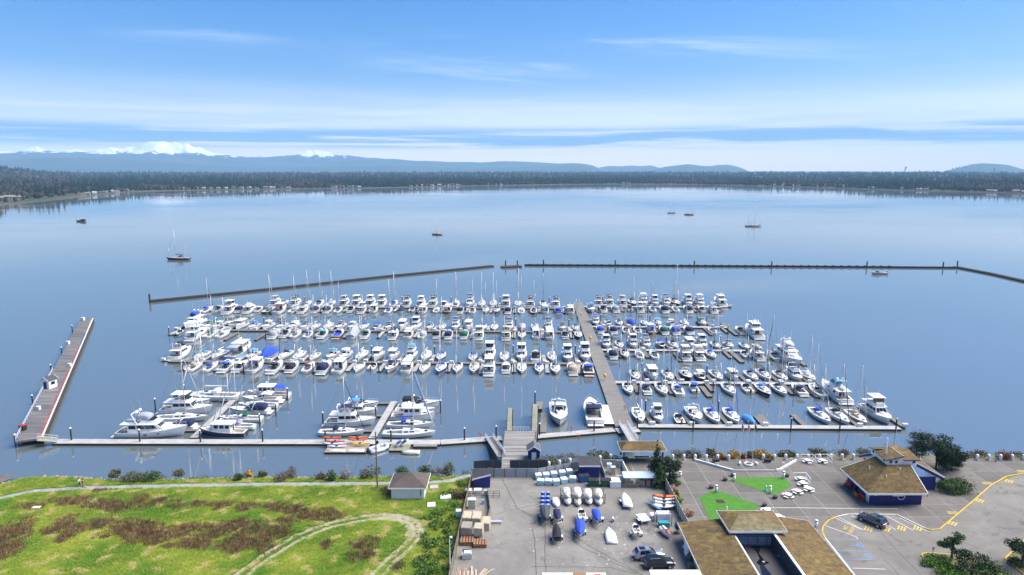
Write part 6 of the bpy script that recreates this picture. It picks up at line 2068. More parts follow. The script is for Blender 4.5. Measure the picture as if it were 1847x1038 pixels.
kerb('yellow painted kerb sweeping round the car park entrance', [(2050, 837), (1847, 853.5), (1815, 859.5), (1788, 874.5), (1748, 909.5), (1695, 954), (1679, 955.5), (1668, 952.5)], M_KY)
kerb('white painted kerb at the head of the parking bays', [(1667, 952), (1617, 927.8), (1529, 927.3), (1511, 931.2)], M_KW)
kerb('yellow painted kerb round the left end of the parking bays', [(1510, 931.5), (1495, 938.2), (1485, 948.2), (1483, 958.2), (1489, 971.2)], M_KY)
kerb('pale kerb along the long brown-roofed building', [(1489.3, 971.5), (1545, 1042), (1575, 1080)], M_KW)
ISL1 = [(1662, 1001), (1665, 998), (1674, 996.5), (1715, 1000), (1790, 1020), (1830, 1060), (1725, 1062), (1704, 1040)]
ISL2 = [(1813, 1007), (1826, 994), (1850, 972), (1900, 960), (1900, 1060), (1852, 1040)]
for k, (isl, lab) in enumerate(((ISL1, 'planted island with yellow kerb at the bottom right'), (ISL2, 'planted island with yellow kerb at the right edge'))):
    q = G2(isl, PLZ)
    if area(q) < 0: q.reverse()
    tag(MB().prism(q, GZ - .05, PLZ).obj('planted_island', mat('bark_mulch', (.12, .09, .05), .95, col2=(.10, .13, .03), scale=1, coords='World')), lab, None, None, 'structure')
    kerb(('yellow kerb of the bottom right island', 'yellow kerb of the right edge island')[k], isl[:3] + [isl[3]] + isl[3:] + [isl[0]], M_KY, .2, PLZ + .02)

# painted bay lines
M_LW = mat('line_white', (.66, .65, .62), .8, var=.25, scale=2, coords='World')
M_LB = mat('line_blue', (.10, .27, .55), .8, var=.25, scale=2, coords='World')
M_LY = mat('line_yellow', (.62, .46, .07), .8, var=.25, scale=2, coords='World')
lz = GZ + .011
for k, (m, pts) in enumerate(((M_LW, ((1505, 934), (1556, 956))), (M_LW, ((1513, 933), (1556, 956))), (M_LW, ((1535, 930), (1587, 957))), (M_LW, ((1566, 929), (1616, 956))), (M_LW, ((1597, 930), (1647, 957))), (M_LW, ((1622, 934), (1672, 958))), (M_LW, ((1488, 948), (1545, 969), (1547, 973))),
                              (M_LB, ((1492, 972), (1547, 973))), (M_LB, ((1511, 992.5), (1566, 995))), (M_LB, ((1524, 1008.5), (1581, 1010.5))), (M_LW, ((1537, 1025), (1597, 1027))), (M_LB, ((1492, 974), (1535, 1025))))):
    line_sheet('bay_line', gl(*pts), .12, lz + .001 * (k % 3), m, f'{"blue" if m is M_LB else "white"} painted parking bay line')
for k, (x, y) in enumerate(((1551, 984), (1567, 1002))):
    p = at(x, y, GZ); mb = MB()
    for a in range(14):
        a0, a1 = a * 2 * math.pi / 14, (a + 1) * 2 * math.pi / 14
        mb.face([(p.x + .42 * math.cos(a0), p.y + .42 * math.sin(a0), lz), (p.x + .42 * math.cos(a1), p.y + .42 * math.sin(a1), lz), (p.x + .56 * math.cos(a1), p.y + .56 * math.sin(a1), lz), (p.x + .56 * math.cos(a0), p.y + .56 * math.sin(a0), lz)])
    mb.face([(p.x - 1.1, p.y - .08, lz + .001), (p.x - .1, p.y - .08, lz + .001), (p.x - .1, p.y + .08, lz + .001), (p.x - 1.1, p.y + .08, lz + .001)])
    mb.face([(p.x - .18, p.y - .5, lz + .002), (p.x - .04, p.y - .5, lz + .002), (p.x - .04, p.y + .3, lz + .002), (p.x - .18, p.y + .3, lz + .002)])
    tag(mb.obj('wheelchair_symbol', M_LB), f'blue wheelchair symbol painted in the {("upper", "lower")[k]} blue bay', None, None, 'structure')


def ground_text(txt, px, py, size, rz, m, label):
    c = bpy.data.curves.new('lettering', 'FONT')
    c.body = txt; c.size = size; c.align_x = 'CENTER'; c.align_y = 'CENTER'; c.extrude = 0
    c.materials.append(m)
    p = at(px, py, GZ)
    o = add('painted_lettering', c, None, (p.x, p.y, lz + .003), rz)
    tag(o, label, None, None, 'structure')


ground_text('NO\nPARKING', 1531, 954, .95, .9, M_LY, 'yellow NO PARKING lettering painted in the corner bay')
for k, (x, y, lab) in enumerate(((1566, 954, 'first'), (1598, 954, 'second'), (1626, 953, 'third'), (1655, 953, 'fourth'), (1718, 944, 'fifth'), (1767, 903, 'sixth'), (1820, 868, 'seventh'))):
    p = at(x, y, GZ); mb = MB(); a = .9 if k < 4 else .75
    cs, sn = math.cos(a), math.sin(a)
    for r_ in range(3):
        for c_ in range(2):
            u0, v0 = -.75 + c_ * .8, -.6 + r_ * .45
            q = [(u0, v0), (u0 + .62, v0), (u0 + .62, v0 + .28), (u0, v0 + .28)]
            mb.face([(p.x + u * cs - v * sn, p.y + u * sn + v * cs, lz + .003) for u, v in q])
    tag(mb.obj('painted_stencil', M_LY), f'yellow stencilled ground marking, {lab} from the left', None, None, 'structure')
for k, (x, y) in enumerate(((1718, 925), (1780, 872), (1842, 850))):
    p = at(x, y, PLZ); mb = MB()
    for s in range(5):
        mb.face([(p.x - .9 + s * .36, p.y - .5, PLZ + .005), (p.x - .74 + s * .36, p.y - .5, PLZ + .005), (p.x - .5 + s * .36, p.y + .5, PLZ + .005), (p.x - .66 + s * .36, p.y + .5, PLZ + .005)])
    tag(mb.obj('ramp_hatching', M_LY), f'yellow hatched kerb ramp, {ORD[k]} from the left', None, None, 'structure')

# lawns in the plaza
for lab, pts in (('bright mown lawn patch in the middle of the plaza', [(1315, 866), (1324, 862), (1414, 861.5), (1428, 876), (1397, 894)]), ('bright mown lawn patch by the long building', [(1261.5, 897), (1290, 884), (1371, 911.5), (1346, 930), (1280, 938)])):
    q = G2(pts, PLZ)
    if area(q) < 0: q.reverse()
    tag(MB().prism(q, PLZ - .02, PLZ + .035).obj('lawn', M_LAWN), lab, None, None, 'structure')
p = at(1299, 905, PLZ)
tag(MB().prism([(p.x - .75, p.y - .7), (p.x + .75, p.y - .7), (p.x + .75, p.y + .7), (p.x - .75, p.y + .7)], PLZ, PLZ + .05).obj('flower_bed', mat('bed_soil', (.05, .03, .02), .95)), 'square dark soil bed in the lawn', None, None, 'structure')
# ------------------------------------------------------------------ buildings
def shingle(name, c0, c1, moss, dark):
    m = bpy.data.materials.new(name); m.use_nodes = True
    n, l = m.node_tree.nodes, m.node_tree.links
    b = n['Principled BSDF']; b.inputs['Roughness'].default_value = .95; b.inputs['Specular IOR Level'].default_value = .15
    g = n.new('ShaderNodeNewGeometry')
    def nz(scale, detail, lo, hi, stretch=(1, 1, 1), dist=0.0):
        mp = n.new('ShaderNodeMapping'); mp.inputs['Scale'].default_value = stretch; l.new(g.outputs['Position'], mp.inputs[0])
        t = n.new('ShaderNodeTexNoise'); t.inputs['Scale'].default_value = scale; t.inputs['Detail'].default_value = detail; t.inputs['Roughness'].default_value = .7; t.inputs['Distortion'].default_value = dist
        l.new(mp.outputs[0], t.inputs['Vector'])
        r = n.new('ShaderNodeMapRange'); r.inputs[1].default_value = lo; r.inputs[2].default_value = hi; l.new(t.outputs[0], r.inputs[0]); return r.outputs[0]
    def mx(f, a, b_):
        q = n.new('ShaderNodeMix'); q.data_type = 'RGBA'; l.new(f, q.inputs[0])
        for s_, v in ((q.inputs[6], a), (q.inputs[7], b_)):
            if isinstance(v, tuple): s_.default_value = (*v, 1)
            else: l.new(v, s_)
        return q.outputs[2]
    c = mx(nz(1.5, 8, .36, .64), c0, c1)
    c = mx(nz(.5, 6, .5, .68, (1, 1, 1), 1.0), c, moss)
    c = mx(nz(.7, 6, .53, .72, (.25, 1.5, 1), .6), c, dark)
    c = mx(nz(11, 2, .58, .70), c, tuple(q * .6 for q in c1))
    l.new(c, b.inputs['Base Color'])
    w = n.new('ShaderNodeTexWave'); w.wave_type = 'BANDS'; w.bands_direction = 'Z'; w.wave_profile = 'SAW'; w.inputs['Scale'].default_value = 1.9; w.inputs['Distortion'].default_value = .4
    l.new(g.outputs['Position'], w.inputs['Vector'])
    bp = n.new('ShaderNodeBump'); bp.inputs['Strength'].default_value = .6; bp.inputs['Distance'].default_value = .05; l.new(w.outputs[0], bp.inputs['Height']); l.new(bp.outputs[0], b.inputs['Normal'])
    return m


M_SHING = shingle('mossy_shingles', (.185, .123, .05), (.09, .064, .036), (.22, .175, .055), (.058, .046, .037))
M_SHING_OLD = mat('mossy_shingle', (.31, .205, .085), .95, col2=(.17, .125, .065), scale=.55, coords='World', bump=.5, bscale=9, detail=9, stretch=(1, .45, 1))
M_SHING2 = mat('lichen_shingle', (.24, .21, .115), .95, spec=.15, col2=(.12, .092, .05), scale=1.3, coords='World', bump=.5, bscale=9, detail=9)
M_SHINGB = mat('brown_shingle', (.115, .088, .072), .95, col2=(.07, .056, .05), scale=.7, coords='World', bump=.5, bscale=9, detail=8)
M_NAVY = mat('navy_board', (.011, .014, .155), .55, var=.18, scale=.8, coords='World')
M_SOFF = mat('pale_blue_soffit', (.46, .62, .80), .6)
M_WALLW = mat('white_siding', (.74, .73, .70), .6, var=.08, scale=1)


def roof_faces(name, faces, thick, m, parent):
    """roof planes given as point lists (anticlockwise from above), each a slab"""
    mb = MB()
    for f in faces:
        top = [Vector(p) for p in f]; bot = [p - Vector((0, 0, thick)) for p in top]
        mb.face(top); mb.face(list(reversed(bot)))
        for i in range(len(top)):
            j = (i + 1) % len(top)
            mb.face([bot[i], bot[j], top[j], top[i]])
    return mb.obj(name, m, parent)


def fascia(a, b, parent, m=None, h=.30, out=.05, name='fascia'):
    a, b = Vector(a), Vector(b)
    u = (b - a); q = Vector((u.y, -u.x, 0)).normalized() * out
    dn = Vector((0, 0, h)); up = Vector((0, 0, .03))
    MB().loft([[a + q * .2 + up, a + q + up, a + q - dn, a + q * .2 - dn], [b + q * .2 + up, b + q + up, b + q - dn, b + q * .2 - dn]]).obj(name, m or M_WHITE, parent)


# harbour office: two hipped wings turned half round each other, white clerestory between
ho = thing('harbour_office', 'navy blue harbour office with brown pinwheel roofs and white clerestory', 'building')
CXY = Vector((71.4, 120.6, 0))


def rot180(p):
    return (2 * CXY.x - p[0], 2 * CXY.y - p[1], p[2])


EZ = 5.85
for k in range(2):
    T = (lambda p: p) if k == 0 else rot180
    A, B_, C_ = (62.7, 122.6, EZ), (62.7, 112.3, EZ), (73.2, 112.3, EZ)
    K1, K2, K3, KC = (68.6, 121.4, 8.8), (68.6, 117.6, 8.8), (72.9, 117.6, 8.8), (72.9, 121.4, 8.8)
    A, B_, C_, K1, K2, K3, KC = [Vector(T(p)) for p in (A, B_, C_, K1, K2, K3, KC)]
    ro = roof_faces('roof', [[A, B_, K2, K1], [B_, C_, K3, K2]], .14, M_SHING, ho)
    fascia(A, B_, ro); fascia(B_, C_, ro)
    # rake boards on the two open ends
    for a, b in ((C_, K3), (K1, A)):
        fascia(a, b, ro, M_NAVY, .62, .07, 'rake_board'); fascia(a + Vector((0, 0, .02)), b + Vector((0, 0, .02)), ro, M_WHITE, .10, .11, 'rake_trim')
    # walls
    w0 = [(63.9, 122.0), (63.9, 113.5), (73.0, 113.5), (73.0, 122.0)]
    w1 = [T((x, y, 0))[:2] for x, y in w0]
    if area(w1) < 0: w1.reverse()
    MB().prism(w1, PLZ, 5.75).obj('wall', M_NAVY, ho)
    for i in range(24):       # vertical siding battens on the two open faces
        x = 64.1 + i * .385
        q = T((x, 113.47, 0)); MB().box((q[0], q[1], (PLZ + 5.7) / 2), (.05, .05, 5.7 - PLZ)).obj('batten', M_NAVY, ho)
    # gable infill under the open rake
    g0, g1, g2 = T((72.92, 112.9, EZ - .55)), T((72.92, 117.6, EZ - .55)), T((72.92, 117.6, 8.3))
    MB().face([g0, g1, g2]).obj('gable', M_SOFF, ho)
    h0, h1, h2 = T((63.4, 121.98, EZ - .3)), T((68.6, 121.98, EZ - .3)), T((68.6, 121.98, 8.2))
    MB().face([h0, h1, h2]).obj('gable', M_SOFF, ho)
    for (x, y) in ((67.3, 115.2), (66.0, 118.5), (70.5, 116.6)):
        q = T((x, y, 0)); zz = 6.0 + (min(x - 62.7, 99) if x - 62.7 < y - 112.3 else y - 112.3) * .5
        MB().tube((q[0], q[1], zz - .3), (q[0], q[1], zz + .55), .09, None, 6).obj('vent_pipe', M_WHITE, ro)
cl = MB().box((71.4, 120.6, 9.15), (5.6, 5.6, 1.2)).obj('clerestory', M_WALLW, ho)
for sx, sy in ((68.58, 118.6), (68.58, 122.4)):
    MB().box((sx, sy, 9.35), (.05, .5, .5)).obj('window', M_GLASS, cl)
for sx in (69.4, 70.4, 73.6):
    MB().box((sx, 117.78, 9.3), (.5, .05, .5)).obj('window', M_GLASS, cl)
for f, n_ in (([(68.3, 117.5, 9.75), (71.5, 117.5, 10.55), (71.5, 121.5, 10.55), (68.3, 121.5, 9.75)], 'a'), ([(71.55, 117.5, 9.8), (74.5, 117.5, 9.8), (74.5, 121.5, 10.35), (71.55, 121.5, 10.35)], 'b'), ([(71.2, 121.6, 10.35), (74.5, 121.6, 9.8), (74.5, 123.7, 9.8), (71.2, 123.7, 10.35)], 'c'), ([(68.3, 121.6, 10.2), (71.1, 121.6, 10.2), (71.1, 123.7, 9.7), (68.3, 123.7, 9.7)], 'd')):
    rr = roof_faces('clerestory_roof', [f], .1, M_SHING, cl)
MB().face([(68.4, 117.8, 9.7), (71.4, 117.8, 9.7), (71.4, 117.8, 10.45), ]).obj('clerestory_gable', M_WALLW, cl)
fascia((68.3, 117.45, 9.75), (71.5, 117.45, 10.55), cl, M_NAVY, .16, .08); fascia((71.55, 117.45, 9.8), (74.5, 117.45, 9.8), cl, M_NAVY, .16, .08)
fascia((71.5, 121.5, 10.57), (71.5, 117.4, 10.57), cl, M_WHITE, .2, .08)
MB().tube((69.4, 119.6, 9.9), (69.4, 119.6, 13.2), .16, .13, 8).obj('vent_stack', M_WHITE, ho)
MB().tube((72.6, 122.5, 10.4), (72.6, 122.5, 14.0), .04, .02, 5).obj('antenna', M_WHITE, ho)
# sign on the front wall: ring with a name board
sg = MB()
for k in range(20):
    a0, a1 = k * math.pi / 10, (k + 1) * math.pi / 10
    sg.tube((69.3 + .62 * math.cos(a0), 113.42, 4.75 + .62 * math.sin(a0)), (69.3 + .62 * math.cos(a1), 113.42, 4.75 + .62 * math.sin(a1)), .07, None, 5)
sg.obj('ring_sign', M_WHITE, ho)
MB().box((68.7, 113.38, 4.95), (1.9, .06, .3)).obj('name_board', M_WHITE, ho)
MB().box((64.7, 113.42, 5.05), (.32, .1, .34)).obj('wall_box', M_WHITE, ho)
MB().box((63.85, 114.0, 4.2), (.08, .12, 2.2)).obj('corner_post', M_WHITE, ho)
for y, c in ((114.6, M_WHITE), (118.3, M_GLASS)):
    MB().box((63.86, y, 4.3), (.06, .9, 2.0)).obj('door', c, ho)
for i, (x, y, w) in enumerate(((63.2, 115.4, 1.5), (63.1, 120.4, 1.8))):
    t = thing('red_bench', f'red bench against the left wall of the harbour office, {("near", "far")[i]} one', 'bench', (x, y, PLZ))
    MB().box((0, 0, .45), (.5, w, .08)).obj('seat', M_RED, t); MB().box((.22, 0, .75), (.08, w, .5)).obj('backrest', M_RED, t)
    for s in (-1, 1): MB().box((0, s * w * .4, .2), (.4, .08, .41)).obj('leg', M_RED, t)
t = thing('orange_planter', 'orange planter box between the red benches', 'planter', (63.2, 116.9, PLZ)); MB().box((0, 0, .35), (.6, 1.0, .7), 0, 1.1).obj('box', M_ORA, t); MB().box((0, 0, .72), (.5, .9, .06)).obj('soil', mat('bed_soil', (.05, .03, .02)), t)

# pump house
ph = thing('pump_house', 'small white pump house with brown hipped roof in the grass', 'building', (-18.95, 118.5, GZ))
MB().box((0, 0, 1.15), (6.0, 5.2, 2.3)).obj('wall', M_WALLW, ph)
E = [(-3.45, -2.95, 2.25), (3.45, -2.95, 2.25), (3.45, 3.3, 2.25), (-3.45, 3.3, 2.25)]; AP = (.1, .2, 4.05)
pr_ = roof_faces('roof', [[E[0], E[1], AP], [E[1], E[2], AP], [E[2], E[3], AP], [E[3], E[0], AP]], .1, M_SHINGB, ph)
for a, b in zip(E, E[1:] + E[:1]): fascia(a, b, pr_, M_WHITE, .2)
for k in range(16): MB().box((-2.85 + k * .38, -2.62, 1.1), (.04, .03, 2.1)).obj('batten', M_WALLW, ph)
MB().box((3.02, .6, 1.0), (.05, 1.0, 2.0)).obj('door', M_CONC, ph)
MB().tube((2.75, -2.68, .1), (2.75, -2.68, 2.1), .05, None, 6).obj('downpipe', M_WHITE, ph)
MB().box((-1.9, -2.66, 1.95), (.25, .12, .2)).obj('wall_lamp', M_BLACK, ph)
for k in range(4): MB().box((2.35, -2.64, .8 + k * .32), (.16, .06, .2)).obj('meter', M_BLACK, ph)
for k, (x, y, w, d, lab) in enumerate(((804, 898, 1.9, 1.5, 'larger white concrete hatch in the grass right of the pump house'), (778, 912, 1.4, 1.6, 'smaller white concrete hatch in the grass right of the pump house'), (66, 917, 1.3, .7, 'white slab lying in the grass at the left'), (783, 880, 1.6, 1.6, 'grey concrete step pad beside the pump house'))):
    p = at(x, y, GZ); t = thing('concrete_hatch', lab, 'hatch', (p.x, p.y, GZ), .1)
    MB().box((0, 0, .1), (w, d, .24)).obj('frame', M_CONC if k == 3 else M_WHITE, t); MB().box((0, 0, .25), (w * .86, d * .86, .05)).obj('cover', M_CONC if k == 3 else M_WHITE, t)

# kiosk shelter
ks = thing('kiosk_shelter', 'open shelter with brown hipped roof and notice boards at the walkway', 'shelter', (26.8, 133.2, PLZ))
E = [(-4.7, -2.5, 2.75), (4.6, -2.5, 2.75), (4.6, 2.6, 2.75), (-4.7, 2.6, 2.75)]; r0, r1 = (-3.2, .05, 3.75), (2.6, .05, 3.75)
kr = roof_faces('roof', [[E[0], E[1], r1, r0], [E[1], E[2], r1], [E[2], E[3], r0, r1], [E[3], E[0], r0]], .1, M_SHING, ks)
for a, b in zip(E, E[1:] + E[:1]): fascia(a, b, kr, M_WHITE, .24)
for x in (-4.0, 3.9):
    for y in (-1.9, 1.9): MB().box((x, y, 1.33), (.3, .3, 2.66)).obj('post', M_NAVY, ks)
MB().box((0, 1.6, 1.7), (7.4, .12, 1.5)).obj('notice_board', M_NAVY, ks)
for k in range(7): MB().box((-3.2 + k * 1.05, 1.5, 1.75), (.75, .05, .95)).obj('poster', (M_WHITE, M_RED, M_SOFF)[k % 3], ks)
MB().box((0, -.2, .5), (3.0, .6, .12)).obj('counter', M_WOOD, ks)

# long building at the bottom with courtyard roof
lb = thing('long_building', 'long L-shaped building with mossy brown roofs and a flat dark court', 'building')
Y0 = 74.0
wall_l = [(27.6, Y0), (34.0, Y0), (34.0, 102.2), (27.6, 102.2)]
MB().prism(wall_l, GZ, 5.5).obj('wall', M_WALLW, lb)
MB().prism([(40.6, Y0), (47.7, Y0), (47.7, 102.6), (40.6, 102.6)], GZ, 5.5).obj('wall', M_WALLW, lb)
MB().prism([(34.02, Y0), (40.58, Y0), (40.58, 102.2), (34.02, 102.2)], GZ, 4.35).obj('court_wall', M_WALLW, lb)
rl = roof_faces('roof', [[(26.9, Y0, 5.55), (34.1, Y0, 6.75), (34.1, 99.0, 6.75), (26.9, 102.9, 5.55)], [(26.9, 102.9, 5.55), (34.1, 99.0, 6.75), (34.1, 102.9, 6.2), (33.9, 102.9, 5.6)]], .16, M_SHING, lb)
rr = roof_faces('roof', [[(40.5, Y0, 6.75), (48.3, Y0, 5.6), (48.3, 103.4, 5.6), (40.5, 103.4, 6.75)]], .16, M_SHING, lb)
fascia((26.9, 102.9, 5.55), (26.9, Y0, 5.55), rl, M_WHITE, .3); fascia((48.3, Y0, 5.6), (48.3, 103.4, 5.6), rr, M_WHITE, .3); fascia((40.5, 103.4, 6.75), (48.3, 103.4, 5.6), rr, M_WHITE, .1)
mc = mat('membrane_roof', (.035, .033, .032), .55, col2=(.075, .07, .068), scale=.35, coords='World', detail=7)
MB().face([(34.05, Y0, 4.36), (40.55, Y0, 4.36), (40.55, 97.9, 4.36), (34.05, 97.9, 4.36)]).obj('flat_roof', mc, lb)
pud = [at(x, y, 4.37) for x, y in ((1352, 985), (1375, 983), (1371, 991), (1369, 999), (1380, 1012), (1388, 1015), (1378, 1020), (1398, 1045), (1376, 1045), (1370, 1020), (1364, 1015), (1370, 1008), (1364, 995))]
MB().face([(p.x, p.y, 4.37) for p in reversed(pud)]).obj('rain_puddle', mat('standing_water', (.008, .009, .010), .04, spec=.6), lb)
MB().prism([(33.98, Y0), (34.3, Y0), (34.3, 97.6), (33.98, 97.6)], 4.4, 6.3).obj('parapet', M_NAVY, lb); MB().prism([(34.14, Y0), (34.46, Y0), (34.46, 97.4), (34.14, 97.4)], 6.32, 6.52).obj('parapet_cap', M_WHITE, lb)
MB().prism([(40.3, Y0), (40.62, Y0), (40.62, 97.6), (40.3, 97.6)], 4.4, 6.6).obj('parapet', mat('dark_parapet', (.05, .05, .055), .7), lb); MB().prism([(40.26, Y0), (40.62, Y0), (40.62, 97.4), (40.26, 97.4)], 6.62, 6.8).obj('parapet_cap', M_WHITE, lb)
# raised hipped roof with a clerestory of blue mullions
CZ = 7.3
E = [(33.4, 97.0, CZ), (42.3, 97.0, CZ), (42.5, 103.4, CZ), (33.3, 103.4, CZ)]; r0, r1 = (36.0, 100.6, CZ + .95), (39.6, 100.6, CZ + .95)
cr = roof_faces('raised_roof', [[E[0], E[1], r1, r0]], .12, M_SHING2, lb)
cr2 = roof_faces('raised_roof', [[E[1], E[2], r1], [E[2], E[3], r0, r1], [E[3], E[0], r0]], .12, M_SHING, lb)
for a, b in zip(E, E[1:] + E[:1]): fascia(a, b, cr, M_WHITE, .32)
MB().prism([(34.1, 97.9), (41.6, 97.9), (41.6, 102.6), (34.1, 102.6)], 4.35, CZ - .15).obj('court_wall', mat('court_grey', (.22, .22, .23), .7, var=.4, scale=1), lb)
MB().box((37.8, 97.86, 6.7), (7.2, .08, .9)).obj('clerestory_frame', M_NAVY, lb)
for k in range(5): MB().box((35.0 + k * 1.35, 97.80, 6.68), (1.05, .06, .62)).obj('clerestory_window', M_GLASS, lb)
MB().box((37.3, 97.8, 5.3), (5.8, .05, 1.2)).obj('court_panel', mat('pale_panel', (.36, .37, .39), .6, var=.3, scale=1), lb)
for k in range(4): MB().box((35.2 + k * 1.45, 97.76, 5.3), (.06, .05, 1.2)).obj('panel_joint', M_NAVY, lb)
for k, (x, y) in enumerate(((1377, 1016), (1405, 1004))):
    p = at(x, y, 4.37); MB().box((p.x, p.y, 4.5), (.35, .3, .26)).obj('roof_vent', M_CONC, lb)
t = thing('white_gate_panel', 'white leaning panel at the corner of the long building', 'panel', (27.0, 97.3, GZ), .2); MB().box((0, 0, 1.2), (.1, 1.4, 2.4)).obj('board', M_WHITE, t)

# ------------------------------------------------------------------ yard fences and sheds
M_SCREEN = mat('slate_screen', (.035, .055, .085), .8, var=.25, scale=1.5)
M_FPAN = mat('grey_fence_panel', (.30, .32, .35), .7, var=.15, scale=1.2)
M_FWOOD = mat('fence_boards', (.24, .20, .155), .9, var=.4, scale=2, coords='World')
M_POSTR = mat('rust_post', (.22, .10, .05), .8, var=.3, scale=3)


def fence(name, label, pts, n, h, pm, postm, z=GZ, thick=.06, capm=None):
    t = thing(name, label, 'fence')
    P = [Vector(p) for p in pts]
    tot = sum((b - a).length for a, b in zip(P, P[1:]))
    for a, b in zip(P, P[1:]):
        k = max(1, round(n * (b - a).length / tot))
        u = b - a; ang = math.atan2(u.y, u.x)
        for i in range(k):
            c = a.lerp(b, (i + .5) / k); w = u.length / k
            MB().box((0, 0, h / 2 + .06), (w - .06, thick, h)).obj('panel', pm, t, False, (c.x, c.y, z), ang)
            q = a.lerp(b, i / k)
            MB().box((0, 0, h / 2 + .08), (.12, .14, h + .16)).obj('post', postm, t, False, (q.x, q.y, z), ang)
    return t


fence('screen_fence', 'dark slate screen fence left of the pier gate', [at(855, 847, GZ), at(873, 845.5, GZ), at(905, 845, GZ)], 3, 1.7, M_SCREEN, M_POSTR)
fence('screen_fence', 'dark slate screen fence right of the pier gate', [at(920, 845, GZ), at(988, 845, GZ)], 4, 1.7, M_SCREEN, M_POSTR)
fence('panel_fence', 'pale grey panel fence across the top of the boat yard', [at(851, 861.5, GZ), at(970, 861, GZ), at(1046, 847, GZ)], 11, 1.75, M_FPAN, M_POSTR)
fence('board_fence', 'weathered board fence along the left side of the boat yard', [at(852, 862, GZ), at(812, 1045, GZ), at(800, 1110, GZ)], 22, 1.7, M_FWOOD, M_FWOOD)
fence('board_fence', 'pale board fence along the right side of the boat yard', [at(1198, 876, GZ), at(1238, 955, GZ), at(1244, 968, GZ)], 12, 1.9, mat('pale_boards', (.42, .38, .31), .85, var=.3, scale=2, coords='World'), M_WHITE)
fence('white_fence', 'white low fence beside the long building', [at(1246, 968, GZ), at(1275, 1045, GZ)], 6, 1.6, M_WHITE, M_WHITE)
fence('inner_fence', 'short timber fence of the inner corner pen', [at(880, 893, GZ), at(884, 925, GZ), at(880, 942, GZ)], 5, 1.0, M_FWOOD, M_FWOOD)
t = thing('pipe_gate', 'open pipe gate in front of the lean-to shed', 'gate')
g0, g1 = at(848, 897, GZ), at(901, 897, GZ)
g = MB()
for hz_ in (.3, .75, 1.2): g.tube(g0 + Vector((0, 0, hz_)), g1 + Vector((0, 0, hz_)), .05, None, 5)
for k in range(6): g.tube(g0.lerp(g1, k / 5), g0.lerp(g1, k / 5) + Vector((0, 0, 1.25)), .05, None, 5)
g.obj('frame', M_FWOOD, t)
gl_ = thing('gate_ramp', 'timber ramp from the yard gate onto the loading pier', 'ramp')
a, b = at(905, 848, GZ), at(920, 848, GZ)
for k in range(8):
    MB().box(((a.x + b.x) / 2, a.y + .4 + k * .62, PZ + .02), (b.x - a.x + .2, .56, .1)).obj('plank', plank_mat[k % 4], gl_)


def shed(name, label, px, py, w, d, h0, h1, wallm, roofm, slope='y', rz=0.0, z=GZ):
    """lean-to with sloping slab roof; (px, py) is the middle of the front foot"""
    p = at(px, py, z)
    t = thing(name, label, 'shed', (p.x, p.y + d / 2, z), rz)
    pts = [(-w / 2, -d / 2), (w / 2, -d / 2), (w / 2, d / 2), (-w / 2, d / 2)]
    zz = [h0, h0, h1, h1] if slope == 'y' else [h0, h1, h1, h0]
    MB().prism(pts, 0, zz).obj('wall', wallm, t)
    o = 1.1
    ro = MB().prism([(x * o, y * o) for x, y in pts], [q + .02 for q in zz], [q + .12 for q in zz]).obj('roof', roofm, t)
    MB().prism([(-w / 2 * o, -d / 2 * o - .07), (w / 2 * o, -d / 2 * o - .07), (w / 2 * o, -d / 2 * o - .01), (-w / 2 * o, -d / 2 * o - .01)], [zz[0] - .1, zz[1] - .1, zz[1] - .1, zz[0] - .1], [zz[0] + .14, zz[1] + .14, zz[1] + .14, zz[0] + .14]).obj('fascia', M_WHITE, ro)
    MB().box((w * .2, -d / 2 - .02, h0 * .42), (.8, .04, min(h0, h1) * .8)).obj('door', wallm, t)
    return t


M_TAR = mat('tar_roof', (.05, .05, .056), .85, var=.4, scale=1.5)
shed('lean_to_shed', 'navy lean-to shed with slanting dark roof and white fascia', 869, 880, 3.1, 3.0, 1.7, 2.6, M_NAVY, M_TAR, 'x')
shed('garbage_shed', 'tall navy shed with wide dark roof behind the dumpsters', 1063, 862, 3.8, 3.2, 2.4, 2.9, M_NAVY, M_TAR)
t = thing('walled_enclosure', 'white walled utility enclosure right of the navy shed', 'enclosure')
for a, b, h_, m_ in (((1084, 842), (1122, 842), 1.5, M_FPAN), ((1122, 842), (1135, 870), 1.5, M_WHITE), ((1083, 843), (1091, 866), 1.4, M_FPAN)):
    a, b = at(*a, GZ), at(*b, GZ); u = b - a; n_ = max(1, round(u.length / 2)); ang = math.atan2(u.y, u.x)
    for i in range(n_):
        c = a.lerp(b, (i + .5) / n_); MB().box((0, 0, h_ / 2), (u.length / n_ - .05, .14, h_)).obj('wall_panel', m_, t, False, (c.x, c.y, GZ), ang)
a = at(1124, 871, GZ); MB().box((a.x, a.y, GZ + .75), (2.6, .14, 1.5)).obj('wall_panel', M_WHITE, t)
for k, (x, y, lab, w, d, h_, m_) in enumerate(((1099, 853, 'white utility cabinet in the walled enclosure', .8, .7, 1.7, M_WHITE), (1106, 857, 'beige utility cabinet in the walled enclosure', .8, .7, 1.5, mat('beige_metal', (.45, .40, .31), .5)), (851, 918, 'pale green electrical cabinet inside the left yard fence', 1.3, .8, 1.6, mat('pale_green_metal', (.48, .52, .36), .5, var=.2, scale=2)),
                                             (827, 936, 'pale blue service cabinet outside the left yard fence', .8, .8, 1.3, mat('aqua_metal', (.42, .56, .58), .5)))):
    p = at(x, y, GZ); t = thing('utility_cabinet', lab, 'cabinet', (p.x, p.y + d / 2, GZ)); MB().box((0, 0, h_ / 2), (w, d, h_)).obj('body', m_, t); MB().box((0, 0, h_ + .04), (w * 1.1, d * 1.1, .1)).obj('top', M_WHITE, t); MB().box((w * .22, -d / 2 - .015, h_ * .5), (w * .5, .03, h_ * .8)).obj('door', m_, t)
